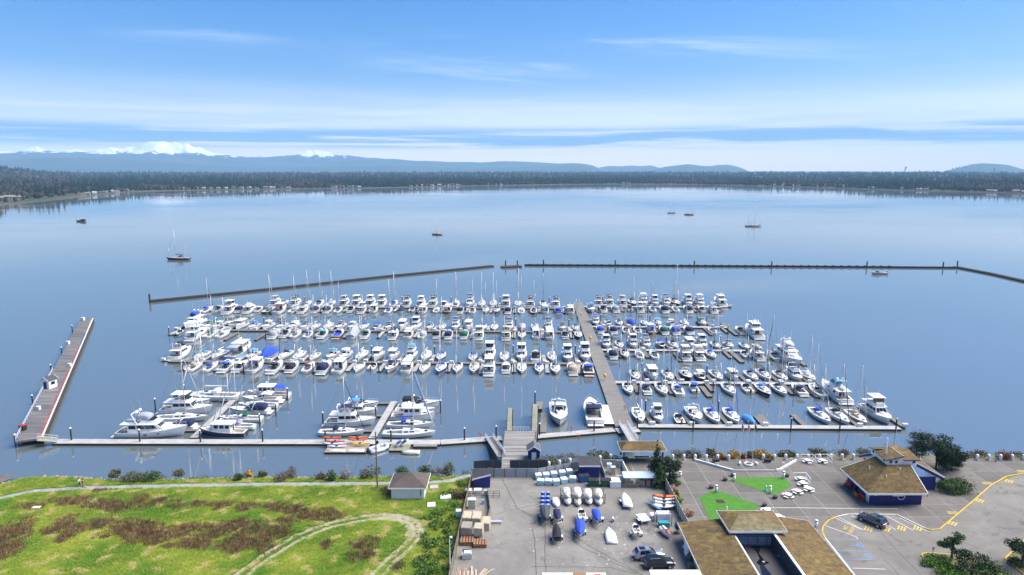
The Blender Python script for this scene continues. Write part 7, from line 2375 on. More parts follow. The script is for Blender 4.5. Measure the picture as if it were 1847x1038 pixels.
t = thing('rack_roof', 'pale blue metal lean-to roof over the dinghy racks', 'roof')
p = at(1160, 881, GZ)
mroof = mat('pale_blue_metal', (.50, .60, .66), .45, var=.15, scale=1)
MB().prism([(p.x - 3.7, p.y + .2), (p.x + 3.7, p.y + .2), (p.x + 3.7, p.y + 2.2), (p.x - 3.7, p.y + 2.2)], [GZ + 1.9, GZ + 1.9, GZ + 2.3, GZ + 2.3], [GZ + 1.98, GZ + 1.98, GZ + 2.38, GZ + 2.38]).obj('sheet_roof', mroof, t)
for k in range(6):
    for yy in (.35, 2.0): MB().box((p.x - 3.5 + k * 1.4, p.y + yy, GZ + .95), (.1, .1, 1.9)).obj('post', M_FWOOD, t)
for k in range(7): MB().box((p.x - 3.2 + k * 1.06, p.y + .25, GZ + .8), (.7, .06, 1.2)).obj('crate_front', M_FWOOD, t)

# dumpsters
for k, (x, y, m_, lab, w) in enumerate(((1054, 871, mat('dumpster_blue', (.02, .11, .34), .5, var=.2, scale=2), 'blue dumpster under the navy shed', 1.9), (1071, 879, mat('dumpster_green', (.01, .10, .05), .5, var=.2, scale=2), 'left of the two green dumpsters', 1.9), (1094, 879, mat('dumpster_green', (.01, .10, .05)), 'right of the two green dumpsters', 1.9))):
    p = at(x, y, GZ); t = thing('dumpster', lab, 'dumpster', (p.x, p.y + .7, GZ), .25 if k == 0 else 0, 'dumpsters')
    MB().box((0, 0, .62), (w, 1.3, 1.1), 0, 1.06, 0, 1.1).obj('bin', m_, t)
    for s in (-1, 1): MB().box((s * w * .26, 0, 1.23), (w * .50, 1.44, .09)).obj('lid', M_BLACK, t)
    for s in (-1, 1): MB().box((s * w * .56, 0, .75), (.12, .9, .14)).obj('lift_pocket', m_, t)
p = at(1110, 880, GZ); t = thing('white_cover_box', 'white topped box beside the green dumpsters', 'box', (p.x, p.y + .9, GZ)); MB().box((0, 0, .55), (2.0, 1.9, 1.1)).obj('body', M_WHITE, t); MB().box((0, 0, 1.14), (2.1, 2.0, .08)).obj('top', M_WHITE, t)

# flat roofed vehicles and huts cut by the bottom edge
t = thing('flat_roof_hut', 'flat white roof of a hut at the bottom edge of the yard', 'hut')
p0, p1 = at(1171, 1028, 5.6), at(1264, 1028, 5.6)
MB().prism([(p0.x, p0.y - 5), (p1.x, p1.y - 5), (p1.x - .3, p1.y), (p0.x, p0.y)], 5.45, 5.6).obj('roof', M_WHITE, t); MB().prism([(p0.x + .3, p0.y - 4.8), (p1.x - .6, p1.y - 4.8), (p1.x - .6, p1.y - .3), (p0.x + .3, p0.y - .3)], GZ, 5.44).obj('wall', M_WALLW, t)
t = thing('box_trailer', 'long cream box trailer at the bottom edge of the yard', 'trailer')
p0, p1 = at(978, 1033, 5.4), at(1092, 1033, 5.4)
MB().prism([(p0.x, p0.y - 2.4), (p1.x, p1.y - 2.4), (p1.x, p1.y), (p0.x, p0.y)], 3.6, 5.4).obj('body', PAINT['c'], t)
MB().prism([(p0.x + 4.4, p0.y - 1.9), (p0.x + 6.2, p0.y - 1.9), (p0.x + 6.2, p0.y - .1), (p0.x + 4.4, p0.y - .1)], 5.4, 5.5).obj('roof_hatch', M_TEAK, t)
for x in (p0.x + 2.5, p1.x - 2.5): MB().tube((x, p0.y + .02, 3.4), (x, p0.y - .3, 3.4), .4, None, 12).obj('wheel', M_BLACK, t)
MB().box((p1.x - 1.2, p1.y - .6, 5.41), (.9, .35, .03)).obj('red_marking', M_RED, t)
# ------------------------------------------------------------------ vehicles
M_TYRE = mat('tyre', (.018, .018, .019), .8)
M_RIM = mat('alloy_rim', (.45, .46, .48), .3, metal=.8)
M_TAIL = mat('tail_lamp', (.35, .01, .01), .3)
M_LAMP = mat('head_lamp', (.75, .77, .80), .15)


def suv(label, px, py, heading, paint, z=GZ, L=4.75):
    p = at(px, py, z)
    t = thing('parked_car', label, 'car', (p.x, p.y, z + .012), heading, 'parked cars', L / 4.75)
    st = [(-2.36, .62, .78, .80), (-2.28, .95, .95, .90), (-1.5, 1.02, 1.0, .95), (.75, 1.02, 1.0, .95), (1.55, .97, .97, .93), (2.15, .88, .88, .86), (2.34, .66, .7, .72)]
    rings = []
    for y, zt, _, w in st:
        zb = .34 if abs(y) < 2.3 else .42
        rings.append([(w * .93, y, zb), (w, y, lerp(zb, zt, .45)), (w * .97, y, lerp(zb, zt, .85)), (w * .86, y, zt), (-w * .86, y, zt), (-w * .97, y, lerp(zb, zt, .85)), (-w, y, lerp(zb, zt, .45)), (-w * .93, y, zb)])
    MB().loft(rings).obj('body', paint, t, True)
    hs = House(-2.2, 1.05, 1.78, .98, 1.66, 1.0, .42, .2, 1.7)
    cb = hs.mb().obj('cabin', paint, t)
    for sd in ('left', 'right'):
        for u0, u1 in ((.16, .44), (.47, .78)):
            a, b = (u0, u1) if sd == 'right' else (1 - u1, 1 - u0)
            hs.panel(sd, a, b, .16, .86, .012).obj('side_window', M_GLASS, cb)
    hs.panel('front', .06, .94, .1, .93, .012).obj('windshield', M_GLASS, cb)
    hs.panel('back', .08, .92, .15, .9, .012).obj('rear_window', M_GLASS, cb)
    hs.panel('top', .18, .82, .12, .62, .012).obj('sunroof', M_GLASS, cb)
    for s in (-1, 1):
        MB().tube((s * .66, -1.55, 1.72), (s * .66, .0, 1.72), .03, None, 5).obj('roof_rail', M_RIM, cb)
    for s in (-1, 1):
        for y in (-1.42, 1.42):
            w = MB().tube((s * .80, y, .35), (s * 1.0, y, .35), .35, None, 16).obj('wheel', M_TYRE, t)
            MB().tube((s * .97, y, .35), (s * 1.012, y, .35), .22, .20, 12).obj('rim', M_RIM, w)
        MB().box((s * .66, 2.26, .74), (.36, .14, .16)).obj('headlight', M_LAMP, t)
        MB().box((s * .72, -2.33, .84), (.24, .10, .22)).obj('tail_light', M_TAIL, t)
        MB().box((s * 1.02, .62, 1.06), (.16, .12, .14)).obj('mirror', paint, t)
    MB().box((0, 2.34, .45), (1.3, .08, .2)).obj('bumper', M_BLACK, t)
    MB().box((0, -2.36, .62), (.45, .03, .14)).obj('number_plate', M_WHITE, t)
    return t


suv('grey SUV with roof rack parked in a bay by the harbour office', 1573, 944, R(33), mat('car_grey', (.10, .10, .115), .25, metal=.6, coat=.6))
suv('silver SUV parked in the boat yard beside the black one', 1170, 1006, R(-83), mat('car_silver', (.40, .43, .47), .25, metal=.6, coat=.6))
suv('black SUV parked in the boat yard beside the silver one', 1188, 1022, R(-84), mat('car_black', (.010, .010, .012), .2, metal=.3, coat=.8))

# ------------------------------------------------------------------ boat yard contents
CANVAS['d'] = mat('canvas_slate', (.045, .052, .062), .8, bump=.3, bscale=6); CANN['d'] = 'slate'


def trailer(label, px, py, L, rz, z=GZ):
    p = at(px, py, z)
    t = thing('boat_trailer', label, 'trailer', (p.x, p.y, z), rz, 'boat trailers in the yard')
    MB().tube((-.7, -L * .4, .5), (-.7, L * .3, .5), .05, None, 5).tube((.7, -L * .4, .5), (.7, L * .3, .5), .05, None, 5).tube((-.7, L * .3, .5), (0, L * .55, .5), .05, None, 5).tube((.7, L * .3, .5), (0, L * .55, .5), .05, None, 5).tube((-.75, -L * .1, .45), (.75, -L * .1, .45), .05, None, 5).tube((-.7, -L * .35, .5), (.7, -L * .35, .5), .05, None, 5).obj('frame', M_RIM, t)
    MB().tube((0, L * .5, .5), (0, L * .78, .42), .05, None, 6).obj('tongue', M_RIM, t)
    for s in (-1, 1):
        MB().tube((s * .78, -L * .1, .3), (s * .98, -L * .1, .3), .3, None, 12).obj('wheel', M_TYRE, t)
        MB().box((s * .88, -L * .1, .66), (.24, .8, .06)).obj('mudguard', M_WHITE, t)
    return t


for lab, px, py, L, rz, ty, va, hc, cc in (
        ('boat under slate grey cover near the blue barrels', 983, 938, 5.6, math.pi, 'K', 0, 'k', 'd'), ('small boat under navy cover beside the slate covered one', 1005, 941, 4.2, math.pi, 'K', 0, 'w', 'n'), ('boat under black cover standing alone in the yard', 1004, 972, 4.6, 0, 'K', 0, 'k', 'k'),
        ('white boat under bright blue cover in the yard middle', 1046, 966, 5.6, math.pi - .1, 'K', 0, 'w', 'b'), ('small boat under royal blue cover right of the open white one', 1076, 943, 4.8, math.pi, 'K', 0, 'w', 'b'), ('open white runabout behind the bright blue covered boat', 1049, 939, 4.4, 0, 'R', 0, 'w', 'w'),
        ('small white skiff with outboard near the yard middle right', 1147, 966, 3.9, 0, 'R', 0, 'w', 'w')):
    L *= .84
    trailer(f'trailer under the {lab}', px, py, L * .8, rz)
    p = at(px, py, GZ)
    boat(ty, va, p.x, p.y, rz, L, hc, cc, lab, 'boats stored in the yard', GZ + .88)
trailer('empty galvanised boat trailer in the yard middle', 1097, 943, 3.6, math.pi)
trailer('trailer carrying white boards beside the right racks', 1162, 945, 4.2, math.pi + .25)
p = at(1160, 941, GZ); t = thing('white_raft', 'white swim raft lying on the trailer beside the right racks', 'raft', (p.x, p.y, GZ + .62), .25)
MB().box((0, 0, .1), (1.7, 2.4, .2)).obj('board', PAINT['w'], t)
for a in (-.45, .45):
    for b in (-.6, .6): MB().box((a, b, .21), (.4, .4, .02)).obj('hatch', M_SOLE, t)


def dinghy_up(label, x, y, z, rz, L=3.4, W=1.45, m=None, group='upturned dinghies in the yard', tilt=0.0):
    t = thing('dinghy', label, 'dinghy', (x, y, z), rz, group)
    t.rotation_euler = (tilt, 0, rz)
    rg = []
    for i in range(9):
        s = i / 8
        w = W / 2 * (1 if s < .5 else 1 - ((s - .5) / .5) ** 2.2 * .85); zt = .55 - .14 * abs(2 * s - 1)
        yy = -L / 2 + L * s
        rg.append([(w, yy, 0), (w * .97, yy, zt * .65), (w * .6, yy, zt), (0, yy, zt + .06), (-w * .6, yy, zt), (-w * .97, yy, zt * .65), (-w, yy, 0)])
    MB().loft(rg, closed=False).obj('hull', m or PAINT['w'], t, True)
    MB().box((0, -.1, .62), (.07, L * .75, .05)).obj('keel_strip', M_SEAT, t)
    MB().tube((-W / 2, -L / 2 + .03, .04), (W / 2, -L / 2 + .03, .04), .04, None, 5).obj('transom_trim', M_WOOD, t)
    return t


for k, (x, y, zz, L, lab) in enumerate(((1022, 890, 1.35, 3.2, 'white dinghy on top of the dinghy rack at its left end'), (1024, 903, .45, 3.0, 'white dinghy low on the left of the dinghy rack'), (1042, 890, 1.35, 3.3, 'grey-seated white dinghy second along the top of the rack'), (1042, 905, .35, 3.0, 'white dinghy standing below the second one of the rack'), (1061, 892, 1.35, 3.0, 'white dinghy third along the top of the rack'),
                                        (1062, 903, .45, 2.8, 'white dinghy low on the rack below the third one'), (1080, 892, 1.35, 3.0, 'white dinghy at the right end of the rack top'), (1080, 904, .45, 2.8, 'white dinghy low at the right end of the rack'))):
    p = at(x, y, GZ + zz); dinghy_up(lab, p.x, p.y, GZ + zz, math.pi, L, 1.35, PAINT['w'] if k % 3 else PAINT['c'], 'dinghies on the dinghy rack')
rk = thing('dinghy_rack', 'long timber dinghy rack standing across the yard', 'rack')
a, b = at(1012, 905, GZ), at(1090, 905, GZ)
for k in range(5):
    x = lerp(a.x, b.x, k / 4)
    for yy in (-.8, 1.6): MB().box((x, a.y + yy, GZ + .95), (.12, .12, 1.9)).obj('post', M_FWOOD, rk)
    for zz in (.35, 1.25): MB().box((x, a.y + .4, GZ + zz), (.1, 2.6, .1)).obj('bearer', M_FWOOD, rk)
for zz in (.3, 1.2):
    for yy in (-.88, 1.68): MB().box(((a.x + b.x) / 2, a.y + yy, GZ + zz), (b.x - a.x, .08, .12)).obj('rail', M_FWOOD, rk)
for lab, x, y, L, W, rz, z in (('white upturned dinghy right of the blue barrels', 1003, 909, 3.0, 1.5, math.pi, .12), ('long white upturned boat on blocks near the right racks', 1129, 908, 4.8, 1.7, 0, .5), ('white upturned rowing boat alone below the empty trailer', 1101, 969, 4.4, 1.8, 0, .12)):
    p = at(x, y, GZ); dinghy_up(lab, p.x, p.y, GZ + z, rz, L, W)
trailer('trailer under the long white upturned boat', 1129, 910, 3.6, math.pi + .2)
for k, (lab, x, y, zz, m_) in enumerate((('red-orange kayak on top of the right racks', 1199, 897, 1.5, M_ORA), ('white kayak below the red-orange one on the right racks', 1197, 902, 1.15, PAINT['w']), ('second white kayak lower on the right racks', 1198, 908, .75, PAINT['w']), ('broad white sailing dinghy on the right racks', 1197, 914, .45, PAINT['w']), ('pale blue kayak at the left of the right racks', 1180, 913, .3, PAINT['l']))):
    p = at(x, y, GZ + zz)
    t = thing('kayak', lab, 'kayak', (p.x, p.y, GZ + zz), math.pi / 2 - (.08 if k < 4 else 1.2), 'kayaks on the right racks', (1.25 if k != 3 else 2.2, .95, 1))
    o = add('hull', kay_me, t); o.material_slots[0].link = 'OBJECT'; o.material_slots[0].material = m_
    add('cockpit', pit_me, t)
for i, (x, y, w, lab) in enumerate(((1195, 915, 3.2, 'timber kayak rack against the right yard fence'), (1196, 946, 2.6, 'lower timber rack by the right yard fence'))):
    p = at(x, y, GZ); t = thing('kayak_rack', lab, 'rack', (p.x, p.y, GZ))
    for s in (-1, 1):
        for yy in (-.5, 1.2): MB().box((s * w / 2, yy, .95), (.1, .1, 1.9)).obj('post', M_FWOOD, t)
        for zz in (.35, .8, 1.25, 1.7): MB().box((s * w / 2, .35, zz), (.08, 1.8, .08)).obj('arm', M_FWOOD, t)
for lab, x, y, w, d, h_, m_ in (('teal canvas covered crate under the lower right rack', 1197, 950, 1.7, 1.0, .8, CANVAS['a']), ('white boards stacked on the lower right rack', 1196, 938, 2.2, 1.2, 1.3, PAINT['w']), ('white crates left of the lower right rack', 1180, 936, 1.3, 1.0, .8, M_WHITE)):
    p = at(x, y, GZ); t = thing('crate', lab, 'crate', (p.x, p.y, GZ)); MB().box((0, 0, h_ / 2), (w, d, h_)).obj('body', m_, t); MB().box((0, 0, h_ + .04), (w * 1.04, d * 1.04, .08)).obj('lid', m_, t)
p = at(1201, 966, GZ); t = thing('jet_ski', 'red and white jet ski by the right yard fence', 'jet ski', (p.x, p.y, GZ), math.pi + .3)
Shape(3.0, 1.2, .5, .62, .8, .4, 2.2, .06).hull(8).obj('hull', PAINT['w'], t, True, (0, 0, .4)); House(-1.2, .3, .5, .85, 1.2, .2, .1, .1).mb().obj('seat', M_SEAT, t); House(.2, 1.2, .8, .9, 1.3, .8, .2, .15, .3).mb().obj('hood', M_RED, t)
MB().tube((-.4, .45, 1.35), (.4, .45, 1.35), .04, None, 5).obj('handlebar', M_BLACK, t)
p = at(1221, 962, GZ); t = thing('outboard_engine', 'dark blue outboard engine on a stand by the right fence', 'engine', (p.x, p.y, GZ)); MB().box((0, 0, 1.35), (.7, .9, .9), 0, .75).obj('cowling', PAINT['n'], t); MB().box((0, .05, .6), (.3, .4, 1.0)).obj('leg', PAINT['s'], t); MB().box((0, 0, .06), (.8, .9, .1)).obj('stand', M_BLACK, t)
# blue barrels
bar_me = MB().lathe((0, 0, 0), [(.28, 0), (.30, .05), (.30, .3), (.315, .33), (.30, .36), (.30, .6), (.315, .63), (.30, .66), (.29, .86), (.24, .9)], 12).mesh('drum', mat('barrel_blue', (.015, .03, .32), .4, var=.2, scale=3), True)
lid2 = MB().lathe((0, 0, .9), [(.26, 0), (.26, .03), (.1, .05)], 12).mesh('lid', mat('barrel_lid', (.22, .35, .72), .4))
for k in range(8):
    r_, c_ = divmod(k, 2)
    p = at(979 + c_ * 9.5, 921 - r_ * 7.5, GZ)
    t = thing('barrel', f'blue plastic barrel, {("left", "right")[c_]} column, {ORD[r_]} row from the front', 'barrel', (p.x, p.y, GZ + .005), 0, 'blue barrels in the yard', 1.25)
    add('drum', bar_me, t); add('lid', lid2, t)
# pale insulated totes
m_tote = mat('tote_pale_blue', (.36, .60, .70), .5, var=.15, scale=2)
tote_me = MB().box((0, 0, .46), (1.15, 1.05, .88), 0, 1.07).mesh('bin', m_tote)
tlid = MB().box((0, 0, .96), (1.28, 1.18, .13), 0, .9).mesh('lid', M_WHITE)
for k, (x, y) in enumerate(((971, 864), (985, 862.5), (999, 860.5), (1014, 858.5), (1027, 856), (975, 874), (989, 874), (1003, 874.5), (1017, 871.5), (1033, 869))):
    p = at(x, y, GZ)
    t = thing('fish_tote', f'pale blue lidded tote, {ORD[k % 5]} from the left in the {("back", "front")[k // 5]} row', 'tote', (p.x, p.y, GZ + .012), rnd.uniform(-.5, .5) if k > 4 else .15, 'pale blue totes by the fence')
    add('bin', tote_me, t); add('lid', tlid, t)
# concrete and foam blocks, pallets, lumber
m_blk = mat('stained_foam', (.50, .43, .31), .9, col2=(.33, .28, .20), scale=1.2, bump=.4, bscale=6)
m_blk2 = mat('grey_foam', (.33, .29, .23), .9, col2=(.22, .19, .15), scale=1.2, bump=.4, bscale=6)
for k, (x, y, w, d, h_, m_, lab) in enumerate(((842, 947, 1.55, 2.6, 1.1, m_blk, 'tan foam float block at the upper left of the yard stack'), (859, 948, 1.5, 2.8, 1.1, m_blk, 'tan foam float block in the upper middle of the yard stack'), (876, 958, 1.45, 2.6, 1.2, m_blk, 'tan foam float block at the right of the yard stack'), (841, 973, 1.7, 2.2, 1.3, m_blk2, 'grey foam float block at the lower left of the yard stack'), (863, 974, 1.5, 2.0, 1.3, m_blk, 'pale foam float block at the lower middle of the yard stack'))):
    p = at(x, y, GZ); t = thing('float_block', lab, 'block', (p.x, p.y + d / 2, GZ), -.08, 'foam float blocks'); z0 = .0 if k < 3 else .55
    MB().box((0, 0, z0 + h_ / 2), (w, d, h_), 0, .96).obj('block', m_, t); MB().box((0, 0, z0 + h_ + .07), (w * .97, d * .97, .13), 0, .94).obj('cap', m_, t)
m_pal = mat('orange_timber', (.42, .17, .07), .8, var=.4, scale=2)
for i, (x, y) in enumerate(((842, 984), (866, 988))):
    for k in range(4):
        p = at(x, y, GZ)
        t = thing('pallet', f'timber pallet {("lowest", "second", "third", "topmost")[k]} of the {("left", "right")[i]} pallet stack', 'pallet', (p.x, p.y + .7, GZ + k * .17), rnd.uniform(-.08, .08), 'pallets in the yard')
        for s in range(5): MB().box((-.9 + s * .45, 0, .14), (.28, 1.7, .03)).obj('slat', m_pal if (k + s) % 3 else M_FWOOD, t)
        for s in (-1, 0, 1): MB().box((0, s * .75, .06), (2.1, .1, .12)).obj('stringer', m_pal, t)
p = at(842, 1006, GZ); t = thing('generator', 'grey and white machine beside the lumber pile', 'machine', (p.x, p.y, GZ), .1); MB().box((0, 0, .45), (1.5, 1.1, .8)).obj('housing', PAINT['s'], t); MB().box((.1, -.1, .95), (1.0, .8, .25)).obj('top', M_WHITE, t); MB().box((0, .45, .75), (1.2, .25, .7)).obj('panel', M_BLACK, t)
tones = [mat(f'lumber_{i}', c, .85, var=.3, scale=2) for i, c in enumerate(((.48, .38, .25), (.36, .26, .18), (.55, .47, .34), (.30, .36, .45), (.40, .20, .11), (.5, .46, .42)))]
for k in range(22):
    p = at(824 + k * 2.5, 1040 - rnd.uniform(0, 9), GZ); a = (rnd.uniform(-.06, .06) if k < 15 else -.3 - .07 * (k - 15))
    t = thing('lumber_plank', f'plank of the yard lumber pile, {ORD[k]} from its left end', 'plank', (p.x, p.y - .8, GZ + .06 + .09 * (k % 3)), a, 'planks of the lumber pile')
    MB().box((0, 0, 0), (rnd.uniform(.12, .24), rnd.uniform(3.0, 4.2), .08)).obj('board', tones[k % 6], t)
for k, (x, y, w, d, h_, m_, lab) in enumerate(((845, 890, 1.0, .9, .7, M_WHITE, 'white bin in the left corner pen'), (862, 890, 1.2, .9, .75, M_WHITE, 'white tub in the middle of the corner pen'), (876, 893, .6, .6, .9, PAINT['s'], 'grey bin at the right of the corner pen'), (871, 909, .4, .35, .7, PAINT['l'], 'blue drum standing in the pen weeds'), (895, 944, 1.7, .5, .35, PAINT['s'], 'grey trailer jack lying by the foam blocks'))):
    p = at(x, y, GZ); t = thing('storage_bin', lab, 'bin', (p.x, p.y, GZ)); MB().box((0, 0, h_ / 2), (w, d, h_), 0, 1.06).obj('bin', m_, t); MB().box((0, 0, h_ + .03), (w * 1.1, d * 1.1, .06)).obj('lid', m_, t)
for k in range(9):
    p = at(1241 + rnd.uniform(-4, 8) + k * 1.6, 988 + k * 5.2, GZ); m_ = [M_WHITE, M_SOLE, M_RED, PAINT['s'], M_FWOOD, M_BLACK, M_SEAT, M_FWOOD, M_TEAK][k]; s = rnd.uniform(.35, .8)
    t = thing('yard_junk', f'{("white tarp bundle", "tan sack", "red fuel can", "grey tub", "timber offcut box", "black bin", "cream bucket box", "wooden crate", "brown crate")[k]} against the white fence of the long building', 'junk', (p.x - .6, p.y, GZ), rnd.uniform(0, 1), 'odds and ends along the white fence')
    MB().box((0, 0, s / 2), (s * 1.2, s, s), 0, .85).obj('body', m_, t); MB().box((0, 0, s + .03), (s * .9, s * .75, .06)).obj('lid', m_, t)

# ------------------------------------------------------------------ plaza furniture
bol_me = MB().lathe((0, 0, 0), [(.30, 0), (.30, 1.0), (.26, 1.12), (.12, 1.22), (.02, 1.24)], 10).mesh('post', M_WHITE, True)
bb_me = MB().lathe((0, 0, 0), [(.38, 0), (.38, .10), (.33, .12)], 10).mesh('foot', M_CONC)
BOLL = [(990, 843), (1009, 840), (1028, 837), (1082, 832), (1101, 829)] + [(1213 + 20.2 * k, 829.5 + .15 * k) for k in range(6)] + [(1376 + 20.3 * k, 829.5 - .1 * k) for k in range(9)] + [(1657, 828)] + [(1741 + 20.9 * k, 829.8) for k in range(6)]
for k, (x, y) in enumerate(BOLL):
    p = at(x, y, PLZ); t = thing('bollard', f'white round-topped concrete post, {ORD[k]} from the left along the shore', 'bollard', (p.x, p.y, PLZ), 0, 'white posts along the shore')
    add('post', bol_me, t); add('foot', bb_me, t)
for k, (x, y, h_, lab) in enumerate(((1324, 868, 1.5, 'at the left corner of the upper lawn'), (1413, 863, 1.5, 'at the right corner of the upper lawn'), (1292, 888, 1.4, 'at the tip of the lower lawn'), (1389, 890, 1.5, 'at the lower edge of the upper lawn'), (1227, 860, 1.1, 'right of the evergreen trees'), (1472, 951, 1.3, 'by the end of the long building'))):
    p = at(x, y, PLZ); t = thing('light_bollard', f'white light bollard {lab}', 'lamp', (p.x, p.y, PLZ), 0, 'light bollards')
    MB().lathe((0, 0, 0), [(.24, 0), (.24, h_ * .8)], 10).obj('post', M_WHITE, t, True); MB().lathe((0, 0, h_ * .8), [(.2, 0), (.2, h_ * .14)], 10).obj('lens', M_GLASS, t); MB().lathe((0, 0, h_ * .94), [(.25, 0), (.25, .06), (.05, .12)], 10).obj('cap', M_WHITE, t)
for k, (x, y, lab) in enumerate(((1322, 859, 'above the left corner of the upper lawn'), (1308, 867, 'left of the upper lawn'), (1283, 881, 'left of the lower lawn tip'), (1419, 860, 'right of the upper lawn'), (1398, 899, 'below the upper lawn'), (1379, 913, 'right of the lower lawn'))):
    p = at(x, y, PLZ); t = thing('planter', f'dark round stone planter {lab}', 'planter', (p.x, p.y, PLZ), 0, 'round planters')
    MB().lathe((0, 0, 0), [(.34, 0), (.46, .5), (.5, .52), (.5, .6), (.42, .6)], 12).obj('pot', mat('planter_stone', (.10, .095, .09), .9), t, True); MB().lathe((0, 0, .5), [(.42, 0), (.2, .12)], 10).obj('soil', mat('bed_soil', (.05, .03, .02)), t)
for k, (x, y, lab) in enumerate(((1444, 867, 'under the white frame by the plaza middle'), (1448, 876, 'second down the line below the white frame'), (1459, 886, 'rightmost of the plaza group'), (1438, 890, 'lower middle of the plaza group'), (1421, 897, 'lower left of the plaza group'), (1383, 924, 'beside the pale band near the raised roof'), (1368, 930, 'half behind the raised roof'), (1404, 936, 'peeping over the long roof'), (1457, 835, 'under the left shore frame'), (1484, 835, 'under the right shore frame'))):
    p = at(x, y, PLZ); t = thing('picnic_table', f'white octagonal picnic table {lab}', 'table', (p.x, p.y, PLZ), .2 * k, 'white picnic tables', .8)
    pts = [(.78 * math.cos(a), .78 * math.sin(a)) for a in [math.pi / 8 + k_ * math.pi / 4 for k_ in range(8)]]
    MB().prism(pts, .70, .78).obj('tabletop', M_WHITE, t)
    MB().lathe((0, 0, 0), [(.3, 0), (.12, .1), (.12, .7)], 8).obj('pedestal', M_BLACK, t)
    for q in range(4):
        a = q * math.pi / 2; c, s = math.cos(a), math.sin(a)
        MB().box((0, 0, .45), (.34, 1.05, .07)).obj('bench', M_WHITE, t, False, (1.12 * c, 1.12 * s, 0), a); MB().tube((.2 * c, .2 * s, .25), (1.12 * c, 1.12 * s, .42), .04, None, 5).obj('bench_arm', M_BLACK, t)
for k, (x0, x1, yt, yb, lab) in enumerate(((1430, 1461, 867, 878, 'beside the plaza picnic tables'), (1443, 1473, 833, 841, 'left one by the shore posts'), (1470, 1500, 833, 841, 'right one by the shore posts'))):
    t = thing('windbreak', f'white tubular windbreak {lab}', 'windbreak', (0, 0, 0))
    a, b, c = at(x0, yt, PLZ), at(x1 - 8, yt - .5, PLZ), at(x1, yb, PLZ)
    for h_ in (.7, 1.55):
        for q, r_ in ((a, b), (b, c)): MB().tube(q + Vector((0, 0, h_)), r_ + Vector((0, 0, h_)), .055, None, 6).obj('rail', M_WHITE, t)
    for q in (a, b, c): MB().tube(q, q + Vector((0, 0, 1.6)), .06, None, 6).obj('post', M_WHITE, t)
t = thing('stepped_ledge', 'low white ledge stepping round the monument terrace', 'wall')
LG = [at(x, y, PLZ) for x, y in ((1252, 831), (1316, 849), (1322, 850))]; LG2 = [at(x, y, PLZ) for x, y in ((1400, 850), (1406, 849), (1436, 832))]
for P in (LG, LG2):
    for a, b in zip(P, P[1:]):
        u = (b - a).normalized(); q = Vector((-u.y, u.x, 0)) * .14
        MB().prism([a - q, b - q, b + q, a + q], PLZ, PLZ + .42).obj('ledge', M_WHITE, t)
a, b = at(1322, 850, PLZ), at(1400, 850, PLZ)
MB().box(((a.x + b.x) / 2, a.y, PLZ + .12), (b.x - a.x, .3, .24)).obj('step', M_CONC, t)
for k, (x, y, w) in enumerate(((1291, 834, 1.3), (1384, 834, 1.3))):
    p = at(x, y, PLZ); t = thing('stone_bench', f'black stone block bench {("left", "right")[k]} of the monument', 'bench', (p.x, p.y, PLZ)); MB().box((0, 0, .45), (w, .7, .5)).obj('block', M_BLACK, t); MB().box((0, 0, .1), (w * .8, .5, .2)).obj('base', M_CONC, t)
for k, (x, y, lab) in enumerate(((1275, 837, 'far'), (1293, 842, 'near'))):
    p = at(x, y, PLZ); t = thing('bike_hoop', f'white bicycle hoop on the left of the terrace, {lab} one', 'hoop', (p.x, p.y, PLZ)); MB().path([(-.3, 0, 0), (-.3, 0, .85), (.3, 0, .85), (.3, 0, 0)], .05, 6).obj('hoop', M_WHITE, t); MB().box((0, 0, .01), (.8, .2, .02)).obj('plate', M_CONC, t)
for k, (x, y, lab) in enumerate(((1413, 842, 'near'), (1426, 834, 'far'))):
    p = at(x, y, PLZ); t = thing('bike_hoop', f'white bicycle hoop on the right of the terrace, {lab} one', 'hoop', (p.x, p.y, PLZ)); MB().path([(-.3, 0, 0), (-.3, 0, .85), (.3, 0, .85), (.3, 0, 0)], .05, 6).obj('hoop', M_WHITE, t); MB().box((0, 0, .01), (.8, .2, .02)).obj('plate', M_CONC, t)
p = at(1350, 839, PLZ); t = thing('ring_monument', 'white ring monument with two blocks before the flagpoles', 'monument', (p.x, p.y, PLZ))
r = MB()
for k in range(16):
    a0, a1 = k * math.pi / 8, (k + 1) * math.pi / 8
    r.tube((.75 * math.cos(a0), .75 * math.sin(a0), .25), (.75 * math.cos(a1), .75 * math.sin(a1), .25), .16, None, 6)
r.obj('ring', M_WHITE, t)
for s in (-1, 1): MB().box((s * 1.7, .1, .25), (.3, .9, .5), 0, 1, s * .2).obj('block', M_WHITE, t)
